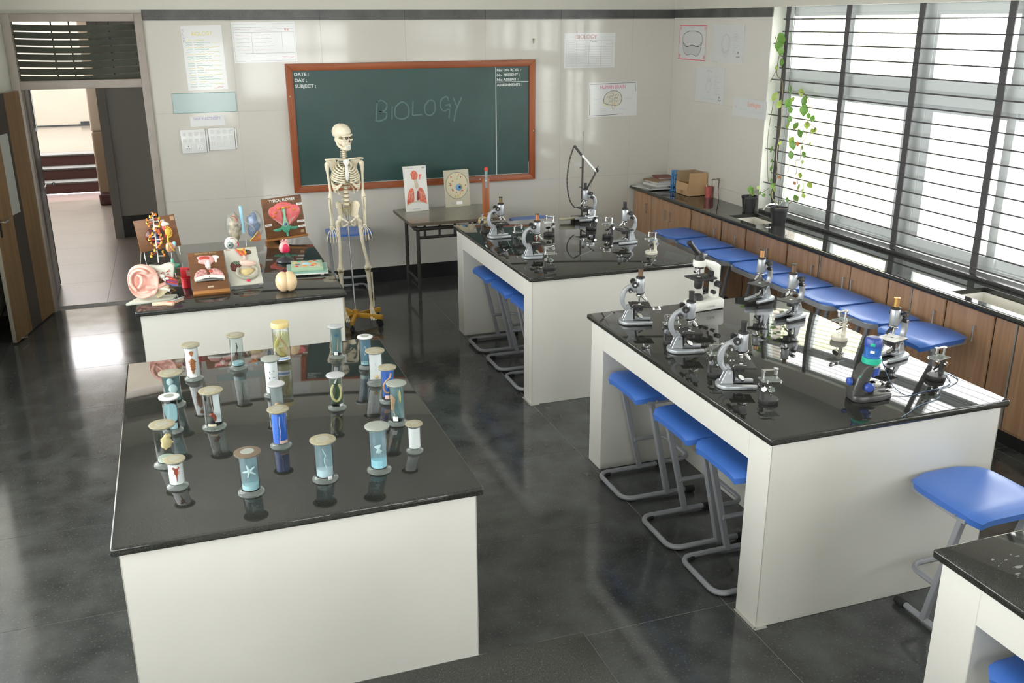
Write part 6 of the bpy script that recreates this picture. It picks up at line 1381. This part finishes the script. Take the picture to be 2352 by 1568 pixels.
# right of the board
t, w, h = poster('table_chart', 'laminated BIOLOGY table chart, right of the chalkboard near the top', 3.757, 4.313, 2.027, 2.362, 0)
text('title', 'BIOLOGY', .058, mat('pale_red_ink', (.72, .32, .36), .6), t, (-.04, -.0024, .112), align='CENTER', sx=.9); text('subtitle', 'Marks', .030, M_ink2, t, (.0, -.0024, .080))
lines(t, [bx(-.255, .245, -.150, .095), [(-.255, .060), (.245, .060)], [(-.145, .095), (-.145, -.15)], [(-.01, .07), (-.01, -.15)], [(.12, .095), (.12, -.15)]], .0022, M_ink2)
for k in range(8): lines(t, [[(-.255, .035-.023*k), (.245, .033-.023*k)]], .0014, M_ink2); lines(t, [scrib(-.24, -.16, .045-.023*k, rnd, .003), scrib(-.13, -.04, .045-.023*k, rnd, .003)], .0015, M_ink2, 'handwritten_line')
lines(t, [scrib(-.24, -.17, .078, rnd, .007, .007)], .0025, M_ink2, 'handwritten_line')
t, w, h = poster('brain_chart', 'white HUMAN BRAIN chart with a drawn brain, right of the chalkboard', 4.034, 4.580, 1.540, 1.882, -.3)
lines(t, [[(-.262, -.160), (-.262, .155), (.255, .160), (.255, .075)], [(-.262, -.160), (.05, -.155)]], .0045, M_ink)
text('title', 'HUMAN BRAIN', .052, mat('rose_ink', (.70, .20, .30), .6), t, (-.005, -.0024, .105), align='CENTER', sx=.82)
br = blob([(-.105, -.025), (-.095, .035), (-.045, .075), (.020, .085), (.075, .060), (.098, .010), (.085, -.040), (.045, -.062), (-.03, -.055), (-.075, -.045)], 4)
part('brain_wash', MB().prism(br, -.0024, -.0022), mat('brain_wash', (.66, .64, .55), .5), t)
lines(t, [br+[br[0]]], .0045, M_ink)
for k in range(11):
    a_ = k*.6; x_ = .062*math.cos(a_)*(.5+.4*(k % 2)); z_ = .012+.045*math.sin(a_)*(.6+.4*(k % 2)); lines(t, [[(x_-.018, z_-.006), (x_-.006, z_+.012), (x_+.008, z_-.004), (x_+.02, z_+.010)]], .003, M_ink)
lines(t, [[(-.105, -.025), (-.110, -.05), (-.075, -.062), (-.03, -.066)], [(.03, -.070), (.075, -.052)]], .006, M_yel); lines(t, [[(.0, -.03), (-.012, -.075), (.008, -.105)], [(.015, -.03), (.02, -.08)]], .006, mat('orange_ink', (.60, .38, .15), .6))
for x0, z in ((-.215, .005), (.13, .005), (-.15, -.09), (-.14, -.115), (-.15, -.14), (.07, -.10), (.02, .085)): lines(t, [scrib(x0, x0+.06+rnd.random()*.03, z, rnd, .003)], .002, M_ink2, 'handwritten_line')
lines(t, [scrib(.05, .12, -.150, rnd, .007, .007)], .003, mat('rose_ink', (.7, .2, .3)), 'signature_line')
# sheets on the right wall (y0,y1)
def P2(nm, lb, ya, yb2, z0, z1, m_=None): return poster(nm, lb, min(ya, yb2), max(ya, yb2), z0, z1, 0, m_ or M_sheet, 'right')
t, w, h = P2('brain_drawing', 'white sheet with red border and corner curls around a pencil brain drawing', 8.46, 9.008, 2.094, 2.436)
lines(t, [bx(-w/2+.012, w/2-.012, -h/2+.010, h/2-.010)], .008, M_red)
for sx_ in (-1, 1):
    for sz_ in (-1, 1): lines(t, [[(sx_*(w/2-.035)+.016*math.cos(a_*.8)*(1-a_/14), sz_*(h/2-.038)+.022*math.sin(a_*.8)*(1-a_/14)) for a_ in range(12)]], .005, M_red)
up_ = blob([(-.19, .02), (-.17, .075), (-.09, .105), (.0, .112), (.10, .105), (.18, .075), (.19, .0), (.12, -.035), (.0, -.022), (-.12, -.040)], 4); lo_ = blob([(-.18, .0), (-.165, -.075), (-.10, -.118), (.0, -.105), (.10, -.125), (.165, -.07), (.18, .0), (.10, -.035), (0, -.022), (-.1, -.035)], 4)
part('pencil_shade', MB().prism(lo_, -.0023, -.0021), mat('pencil_grey', (.52, .53, .53), .6), t); part('pencil_shade', MB().prism(up_, -.0025, -.0023), mat('pencil_light', (.60, .61, .59), .6), t)
lines(t, [up_+[up_[0]]], .005, M_ink, y=-.0028); lines(t, [lo_+[lo_[0]]], .004, M_ink, y=-.0028); lines(t, [scrib(-.05, .03, .143, rnd, .007, .008)], .003, M_ink2, 'handwritten_line')
t, w, h = P2('flower_drawing', 'white sheet with a faint pencil flower section and labels, on the side wall', 7.80, 8.355, 2.103, 2.437)
for k in range(16):
    a_ = k*.4; lines(t, [[(-.03+.05*math.cos(a_)*(1+.3*(k % 3)), .0+.06*math.sin(a_)*(1+.2*(k % 2))), (-.03+.085*math.cos(a_+.3), .0+.09*math.sin(a_+.3)), (-.03+.05*math.cos(a_+.8), .08*math.sin(a_+.8))]], .0025, M_ink2)
lines(t, [[(-.10, -.06), (-.02, -.125), (.03, -.05)]], .003, M_ink2)
for k in range(11): lines(t, [scrib(.10, .13+rnd.random()*.08, .085-.017*k, rnd, .002)], .002, M_ink2, 'handwritten_line')
text('signature', 'By', .026, M_ink, t, (.18, -.0024, -.085)); lines(t, [scrib(.165, .225, -.115, rnd, .010, .008)], .005, M_ink, 'signature_line')
t, w, h = P2('heart_drawing', 'white sheet with a small pencil diagram, the lower one on the side wall', 8.088, 8.62, 1.715, 2.050)
for k in range(12):
    a_ = k*.55; lines(t, [[(-.02+.035*math.cos(a_), -.01+.055*math.sin(a_)), (-.02+.055*math.cos(a_+.5), -.01+.075*math.sin(a_+.5))]], .0028, M_ink2)
lines(t, [[(-.05, .055), (-.02, .02), (.02, .055)], [(-.02, .085), (-.02, .06)]], .003, M_ink2)
for k in range(9): lines(t, [scrib(.09, .12+rnd.random()*.08, .07-.019*k, rnd, .002)], .002, M_ink2, 'handwritten_line')
lines(t, [scrib(-.07, .03, .125, rnd, .012, .006)], .004, M_ink2, 'title_line'); text('signature', 'By', .022, M_ink, t, (.18, -.0024, -.115)); lines(t, [scrib(.17, .23, -.140, rnd, .009, .007)], .005, M_ink, 'signature_line'); lines(t, [scrib(-.14, .12, -.135, rnd, .003)], .003, mat('faint_blue', (.4, .55, .6), .6), 'handwritten_line')
t, w, h = P2('slogan_strip', 'paper strip with orange and green handwriting on the side wall beside the window reveal', 7.362, 7.91, 1.632, 1.795)
text('slogan', 'Ecologies', .062, mat('orange_red_ink', (.75, .30, .22), .6), t, (.075, -.0024, .018), align='CENTER', sx=.9); lines(t, [scrib(-.265, -.20, .0, rnd, .016, .009)], .004, mat('pink_ink', (.75, .35, .48)), 'handwritten_line')
lines(t, [scrib(-.18, -.03, -.010, rnd, .014, .010), scrib(.0, .23, -.025, rnd, .014, .010)], .004, mat('pale_green_ink', (.45, .62, .50), .6), 'handwritten_line')
o_ = part('wall_hook', MB().cyl((3.429, YB, 2.308), (3.429, YB-.02, 2.308), .008, n=8).tube([(3.429, YB-.015, 2.30), (3.428, YB-.01, 2.27)], .004, 5), mat('old_tape', (.30, .28, .16), .6), None); tag(o_, 'small olive coloured hook on the wall above the chalkboard corner', 'hook')

# ================================================================== SMALL TABLE
TX0, TX1, TY0, TY1, TZ = 1.91, 2.80, 8.20, 8.90, .765
t = thing('side_table', 'grey topped table with brown edge and black tubular legs below the chalkboard', 'table', ((TX0+TX1)/2, (TY0+TY1)/2, 0))
hx, hy = (TX1-TX0)/2, (TY1-TY0)/2
part('table_top', MB().prism([(-hx+.03, -hy), (hx-.03, -hy), (hx, -hy+.03), (hx, hy), (-hx, hy), (-hx, -hy+.03)], TZ-.004, TZ, 'xy'), mat('grey_laminate', (.205, .20, .165), .22, var=.06, scale=20), t)
part('table_board', MB().prism([(-hx+.03, -hy), (hx-.03, -hy), (hx, -hy+.03), (hx, hy), (-hx, hy), (-hx, -hy+.03)], TZ-.03, TZ-.004, 'xy'), mat('brown_edge', (.10, .075, .05), .5, var=.3, scale=50), t)
for lx in (-hx+.10, hx-.10):
    for ly in (-hy+.14, hy-.10):
        part('leg', MB().cyl((lx, ly, 0), (lx, ly, TZ-.08), .017, n=12), M_bstand, t)
    part('leg_brace', MB().tube([(lx, -hy+.14, .18), (lx, hy-.10, .18)], .011, 8).tube([(lx, hy-.10, TZ-.09), (lx, -hy+.14, TZ-.09)], .017, 10), M_bstand, t)
part('rail', MB().tube([(-hx+.10, hy-.1, TZ-.08), (-hx+.07, -hy+.13, TZ-.08), (-hx+.10, -hy+.10, TZ-.08), (hx-.1, -hy+.10, TZ-.08)], .018, 10), M_bstand, t)
part('rail', MB().tube([(-hx+.10, -hy+.14, TZ-.17), (hx-.1, -hy+.14, TZ-.17)], .014, 8), M_bstand, t)
for x_ in (-hx+.16, -hx+.30, 0, hx-.3): part('spacer', MB().cyl((x_, -hy+.12, TZ-.17), (x_, -hy+.11, TZ-.03), .012, n=8), M_bstand, t)
# cards leaning on the wall
t = thing('respiratory_card', 'tall white relief card with red throat and lungs leaning on the wall over the table', 'model', (2.112, 8.74, TZ), rot=(R(-7), R(-1), R(0)))
part('card', MB().box(-.112, .112, 0, .010, 0, .425), mat('relief_card', (.74, .73, .69), .35), t, bevel=.002)
M_lr = mat('lung_relief_red', (.66, .16, .10), .4, var=.45, scale=60)
part('head', MB().dome(blob([(-.035, .33), (-.042, .355), (-.010, .385), (.022, .362), (.026, .33), (.012, .295), (-.012, .295), (-.034, .305)], 3), 0, .006), M_lr, t)
part('mouth', MB().dome(blob([(.038, .345), (.068, .34), (.052, .325), (.045, .295), (.036, .30), (.040, .325)], 3), 0, .005), M_lr, t)
part('windpipe', MB().tube([(.0, -.004, .30), (.010, -.004, .215)], .010, 8), mat('beige_relief', (.62, .48, .32), .4), t)
for s_ in (-1, 1): part('lung', MB().dome(blob([(s_*.022, .205), (s_*.055, .215), (s_*.080, .170), (s_*.096, .075), (s_*.055, .085), (s_*.026, .10)], 3), 0, .008), M_lr, t)
part('lung_outline', MB().tube([(p[0], -.001, p[1]) for p in [(-.100, .065), (-.05, .085), (.01, .092), (.06, .082), (.100, .065)]], .005, 6), mat('beige_relief', (.62, .48, .32), .4), t)
part('heart', MB().dome(blob([(.010, .19), (.026, .18), (.024, .12), (.006, .10), (.004, .15)], 3), -.004, .006), mat('dark_red_relief', (.25, .03, .03), .4), t)
for s_ in (-1, 1): lines(t, [[(s_*.03, .19), (s_*.05, .17), (s_*.045, .15)], [(s_*.05, .17), (s_*.07, .15), (s_*.075, .12)], [(s_*.04, .15), (s_*.05, .12)]], .004, mat('beige_relief', (.62, .48, .32)), y=-.0095)
part('printed_mark', MB().box(.070, .100, -.0006, 0, .398, .414).box(-.05, .03, -.0006, 0, .020, .024), M_ink2, t); text('title', 'The Respiratory System', .010, M_ink2, t, (-.105, -.0008, .405))
t = thing('cell_card', 'beige relief card of a round animal cell with a blue nucleus leaning on the wall', 'model', (2.54, 8.83, TZ), rot=(R(-6), R(-1), 0))
part('card', MB().box(-.126, .126, 0, .010, 0, .355), mat('beige_card', (.50, .47, .36), .4), t, bevel=.002)
part('cell_body', MB().dome(circ(.0, .205, .112, .128, 28), 0, .006), mat('cell_cream', (.60, .54, .38), .4), t); part('cell_membrane', MB().tube([(p[0], -.002, p[1]) for p in circ(0, .205, .112, .128, 28)], .0035, 6, closed=True), mat('cell_edge', (.34, .32, .24), .5), t)
nc = part('nucleus', MB().dome(circ(.015, .185, .032, .032, 18), -.005, .010), mat('nucleus_blue', (.16, .35, .55), .35), t); part('nucleolus', MB().ball((.024, -.016, .188), (.011, .004, .012), 10, 8), M_blk, nc)
part('yellow_rim', MB().tube([(p[0], -.010, p[1]) for p in circ(.015, .185, .036, .036, 10, -.5, 1.4, False)], .004, 6), M_ylw, t)
random.seed(21)
for k in range(26):
    a_ = random.random()*6.28; r_ = .055+random.random()*.042; x_, z_ = r_*math.cos(a_), .205+r_*1.1*math.sin(a_)
    M_ = [M_mred, M_mred, M_ora, M_ylw, mat('grey_organelle', (.25, .28, .30), .5), M_pmint][k % 6]
    if x_ > .05 and k % 3: continue
    part('organelle', MB().dome(circ(0, 0, .009, .0045, 8), 0, .004, M=None), M_, t, loc=(x_, -.006, z_), rot=(0, random.random()*3, 0))
part('label_card', MB().box(-.015, .045, -.001, 0, .022, .052), M_card, t); part('printed_mark', MB().box(-.065, -.035, -.0008, 0, .026, .044), M_ink2, t)

# ================================================================== THINGS ON THE WINDOW COUNTER
ZT = CZT+.0005
def slabs(nm, lb, x, y, z, rz, w, d, h, cover, pages=M_paper, cat='book', grp='books and papers at the counter end'):
    t_ = thing(nm, lb, cat, (x, y, z), R(rz), grp)
    part('cover', MB().box(-w/2, w/2, -d/2, d/2, h-.0018, h).box(-w/2, w/2, -d/2, d/2, 0, .0018).box(-w/2, -w/2+.003, -d/2, d/2, 0, h), cover, t_)
    part('pages', MB().box(-w/2+.004, w/2-.003, -d/2+.003, d/2-.003, .0018, h-.0018), pages, t_); return t_
cv = [mat('olive_cover', (.30, .32, .20), .5), mat('white_cover', (.66, .65, .60), .5), mat('maroon_cover', (.22, .06, .05), .5), mat('brown_cover', (.30, .18, .10), .5), mat('grey_cover', (.42, .42, .40), .5)]
slabs('magazine', 'pale magazine lying lowest at the corner of the counter end', 4.66, 8.93, ZT, 20, .21, .28, .010, cv[1])
slabs('magazine', 'grey green magazine with a yellow patch, second from below', 4.70, 8.84, ZT+.0105, -8, .21, .28, .009, cv[4])
slabs('exercise_book', 'thick white edged book in the middle of the pile', 4.76, 8.92, ZT+.020, 8, .20, .27, .026, cv[1])
slabs('exercise_book', 'white edged book above the middle of the pile', 4.77, 8.93, ZT+.0465, -4, .20, .27, .022, cv[1])
slabs('exercise_book', 'brown covered book lying on top of the pile, near side', 4.745, 8.90, ZT+.069, 12, .19, .25, .014, cv[3])
slabs('exercise_book', 'maroon edged book lying on top of the pile by the wall', 4.86, 8.99, ZT+.0835, -10, .18, .22, .012, cv[2])
# test tube rack of two tiers
t = thing('test_tube_rack', 'tall bright blue plastic test tube rack of two tiers beside the cardboard box', 'rack', (4.80, 8.63, ZT), R(12))
M_rk = mat('azure_plastic', (.03, .26, .62), .35)
for k in range(2):
    z = .108*k
    for q, zz in enumerate((.006, .055, .096)): part('shelf_plate', MB().prism(circ(0, 0, .052-.006*k, .040-.005*k, 16), z+zz, z+zz+.006, 'xy'), M_rk, t)
    for j in range(9):
        a_ = 2*PI*j/9; part('column', MB().cyl(((.046-.006*k)*math.cos(a_), (.034-.005*k)*math.sin(a_), z+.0), ((.046-.006*k)*math.cos(a_), (.034-.005*k)*math.sin(a_), z+.102), .0035, n=6), M_rk, t)
for j in range(5): part('tube', MB().cyl((-.028+.014*j, -.008*(j % 2), .075), (-.028+.014*j, -.008*(j % 2), .200), .005, n=8), mat('pale_tube', (.55, .62, .66), .2), t)
# cardboard box with open flaps
M_cd = mat('cardboard', (.50, .33, .175), .7, var=.06, scale=6); M_cd2 = mat('cardboard_inside', (.38, .27, .16), .8)
t = thing('cardboard_box', 'open brown cardboard box with raised flaps on the counter', 'box', (4.842, 8.40, ZT), R(0))
a0, a1, b0, b1, hb = -.085, .125, -.125, .125, .125
part('box_body', MB().box(a0, a1, b0, b0+.004, 0, hb).box(a0, a1, b1-.004, b1, 0, hb).box(a0, a0+.004, b0+.004, b1-.004, 0, hb).box(a1-.004, a1, b0+.004, b1-.004, 0, hb).box(a0, a1, b0, b1, 0, .004), M_cd, t)
part('flap', MB().box(a0+.004, a1, b0, b0+.004, 0, .105, T(0, 0, 0)), M_cd, t, loc=(0, 0, hb), rot=(R(0), 0, 0)); part('flap', MB().box(a0+.004, a1, b1-.004, b1, 0, .10), M_cd2, t, loc=(0, 0, hb))
part('flap', MB().box(-.003, 0, b0+.006, b1-.006, 0, .10), M_cd2, t, loc=(a1, 0, hb), rot=(0, R(-8), 0))
part('flap', MB().box(0, .003, b0+.006, b1-.006, -.075, 0), M_cd, t, loc=(a0-.004, 0, hb), rot=(0, R(4), 0))
part('tape', MB().box(a0-.001, a0, -.02, .03, .01, .06), mat('brown_tape', (.34, .20, .09), .35), t)
# red cup
t = thing('red_cup', 'faded red plastic cup with a pale spoon in it on the counter', 'cup', (4.93, 8.175, ZT))
part('cup_wall', MB().lathe([(.036, 0), (.040, .108), (.038, .108), (.034, .004), (0, .004)], n=24), mat('faded_red', (.45, .10, .09), .35, var=.2, scale=12), t); part('spoon', MB().tube([(-.01, 0, .03), (-.036, -.008, .122)], [.004, .006], 6), M_white, t)
# tripod
t = thing('iron_tripod', 'tall thin rusty iron tripod stand on the counter by the wall', 'tripod', (4.905, 8.00, ZT))
M_iron = mat('dark_iron', (.055, .038, .025), .5)
part('ring', MB().tube([(p[0], p[1], .205) for p in circ(0, 0, .046, .046, 3, PI/6, 2*PI+PI/6)], .0035, 6, closed=True), M_iron, t)
for a_ in (PI/6, 5*PI/6, 3*PI/2): part('leg', MB().tube([(.044*math.cos(a_), .044*math.sin(a_), .203), (.038*math.cos(a_), .038*math.sin(a_), .10), (.060*math.cos(a_), .060*math.sin(a_), .002)], .0032, 6), M_iron, t)
# taps
for (x, y, lb) in ((5.06, 7.16, 'chrome swan neck tap over the first sink behind the plant pot'), (5.06, 4.21, 'chrome tap over the sink at the right edge')):
    t = thing('tap', lb, 'tap', (x, y, SZ+.0005), 0, 'chrome taps on the window ledge')
    part('body', MB().lathe([(.024, 0), (.024, .006), (.013, .012), (.012, .060), (.018, .066), (.018, .090), (0, .092)], n=18), M_chrome, t)
    part('spout', MB().tube(spline([(0, 0, .045), (-.05, 0, .075), (-.14, 0, .072), (-.175, 0, .030)], 5), .009, 10), M_chrome, t)
    part('lever', MB().tube([(0, 0, .092), (0, 0, .102), (.01, -.055, .108)], [.010, .010, .007], 8), M_chrome, t)
# plants
M_pot = mat('black_pot', (.022, .022, .024), .4); M_soil = mat('potting_soil', (.05, .035, .02), .9, var=.4, scale=60)
M_leaf = mat('pothos_leaf', (.15, .32, .055), .35, var=.35, scale=30); M_leaf2 = mat('pothos_leaf_light', (.34, .46, .09), .35, var=.3, scale=35); M_dleaf = mat('withered_leaf', (.48, .18, .06), .6, var=.3, scale=40); M_stem = mat('vine_stem', (.19, .15, .07), .6); M_stemg = mat('green_stem', (.18, .28, .09), .5)
def leaf_mesh(m_, nm):
    mb_ = MB(); rows = [(0, .0), (.08, .22), (.25, .40), (.45, .42), (.65, .32), (.85, .14), (1.0, .0)]; vs = []; fs = []
    for v, w in rows:
        for u in (-1, -.5, 0, .5, 1): vs.append((u*w, -(.06*abs(u))-.10*v*v, -v+(.12*abs(u) if v < .1 else 0)+(.10*abs(u) if v == 0 else 0)))
    for i in range(len(rows)-1):
        for j in range(4): a_ = i*5+j; fs.append((a_, a_+1, a_+6, a_+5))
    mb_.add(vs, fs); me = mb_.mesh(nm, m_, smooth=80, fix=False); return me
LM = [leaf_mesh(M_leaf, 'leaf'), leaf_mesh(M_leaf2, 'leaf'), leaf_mesh(M_dleaf, 'leaf')]
def pot(label, x, y, r, h):
    t_ = thing('potted_vine', label, 'plant', (x, y, ZT))
    part('pot', MB().lathe([(r*.78, 0), (r*.98, h*.86), (r*1.06, h*.87), (r*1.06, h), (r*.98, h), (r*.96, h*.88), (r*.9, h*.85), (0, h*.85)], n=28), M_pot, t_)
    part('soil', MB().lathe([(r*.93, h*.86), (r*.5, h*.89), (0, h*.88)], n=20), M_soil, t_); return t_
LV = [(7.279,2.319,0.051),(7.264,2.267,0.047),(7.217,2.223,0.034),(7.224,2.132,0.034),(7.258,2.085,0.021),(7.046,1.918,0.033),(7.222,1.842,0.038),(7.192,1.782,0.038),(7.054,1.8,0.042),(6.908,1.901,0.033),(6.841,1.838,0.041),(6.849,1.763,0.049),(7.027,1.749,0.029),(7.007,1.834,0.025),(7.028,1.672,0.029),(6.761,1.722,0.024),(6.685,1.707,0.028),(6.916,1.622,0.033),(6.792,1.641,0.033),(6.687,1.607,0.024),(7.02,1.616,0.029),(6.856,1.567,0.037),(6.914,1.628,0.025),(6.682,1.612,0.024),(6.829,1.572,0.028),(6.966,1.499,0.032),(6.965,1.46,0.039),(6.874,1.48,-0.021),(6.711,1.501,0.017),(6.801,1.459,0.021),(7.226,1.389,0.029),(7.124,1.458,0.018),(6.953,1.379,0.035),(6.802,1.401,0.028),(7.2,1.297,0.018),(7.214,1.227,0.025),(6.793,1.34,0.017),(6.818,1.222,0.028),(7.217,1.123,0.015),(7.076,1.168,-0.016),(7.203,1.07,0.029),(7.134,1.046,0.018),(6.895,1.144,-0.018),(6.798,1.126,0.025),(6.673,1.161,0.031),(6.756,1.106,0.014),(6.728,1.064,0.024),(6.87,1.017,0.032),(6.968,0.99,0.021),(7.293,0.978,0.015),(7.227,0.986,0.015)]
pa = pot('black pot with a long money plant climbing the window grill, in front of the tap', 4.800, 6.80, .072, .150)
px_, py_ = 4.800, 6.80
rl = random.Random(2)
for (y, z, s) in LV:
    me = LM[2] if s < 0 else LM[rl.random() < .45]
    s = abs(s)*1.85
    o = bpy.data.objects.new('leaf', me); COL.objects.link(o); o.parent = pa; o.location = (4.985-px_+rl.uniform(-.02, .012), y-py_, z-ZT+s*.4); o.scale = (s, s, s)
    o.rotation_euler = (R(rl.uniform(-25, 25)), R(rl.uniform(-30, 30)), R(-62+rl.uniform(-40, 40)))
    if me is LM[2]: o['label'] = 'withered orange leaf'
ST = [[(7.343,2.341),(7.264,2.222),(7.276,2.115),(7.269,2.024),(7.179,1.967),(7.17,1.815),(7.149,1.584),(7.181,1.367),(7.134,1.169),(7.162,0.993)],
 [(7.155,1.893),(7.061,1.891),(7.033,1.787),(7.002,1.675),(7.018,1.519),(6.98,1.3),(7.02,1.1),(6.98,.97)],
 [(7.024,1.901),(6.869,1.896),(6.778,1.828),(6.769,1.733),(6.788,1.619),(6.789,1.544),(6.841,1.474),(6.834,1.357),(6.891,1.337),(6.865,1.241),(6.826,1.128),(6.787,1.054),(6.891,0.97),(6.87,0.93)],
 [(7.219,1.383),(7.23,1.293),(7.233,1.19),(7.228,1.114),(7.162,0.993),(7.02,.94)], [(6.784,1.672),(6.678,1.63),(6.731,1.572)], [(6.782,1.545),(6.756,1.451),(6.81,1.308),(6.774,1.221),(6.746,1.107)],
 [(7.36,1.965),(7.271,2.085)], [(7.36,0.97),(7.231,1.051)], [(7.29,1.8),(7.33,1.5),(7.30,1.25),(7.27,1.1)]]
for k, s_ in enumerate(ST):
    P = [(4.988-px_-(.0 if z > 1.1 else (1.1-z)*.25), y-py_, z-ZT) for y, z in s_]
    if k in (0, 2): P.append((.02, .0, .13))
    part('stem', MB().tube(spline(P, 4), .0028 if k else .004, 5), M_stem if k % 2 == 0 else M_stemg, pa)
for (y, z) in ((7.27, 2.1), (7.2, 1.9), (7.16, 1.6), (7.17, 1.45), (7.15, 1.2), (6.98, 1.25), (6.86, 1.25)): part('stem', MB().tube([(4.985-px_, y-py_, z-ZT), (4.985-px_, y-py_+.02, z-ZT-.03)], .0025, 5), M_stem, pa)
pb = pot('smaller black pot with a few money plant leaves, beside the first sink by the wall', 4.89, 7.40, .068, .145)
for (dx, dy, dz, s) in ((0, -.02, .21, .062), (-.01, -.075, .205, .05), (.01, -.03, .165, .04), (.03, -.10, .225, .035), (.02, -.15, .185, .03), (.02, -.20, .17, .028)):
    o = bpy.data.objects.new('leaf', LM[rl.random() < .4]); COL.objects.link(o); o.parent = pb; o.location = (dx-.01, dy, dz+.02); o.scale = (s, s, s); o.rotation_euler = (R(rl.uniform(-30, 20)), R(rl.uniform(-30, 30)), R(-50+rl.uniform(-30, 30)))
part('stem', MB().tube(spline([(0, 0, .12), (-.005, -.02, .19), (.0, -.07, .20), (.02, -.15, .18), (.02, -.22, .165)], 4), .0025, 5).tube([(0, 0, .12), (.01, -.04, .17), (.03, -.10, .23)], .0022, 5).tube([(-.02, -.03, .13), (-.06, -.03, .145), (-.066, -.03, .07), (-.070, -.03, .006)], .0012, 5), M_stemg, pb)
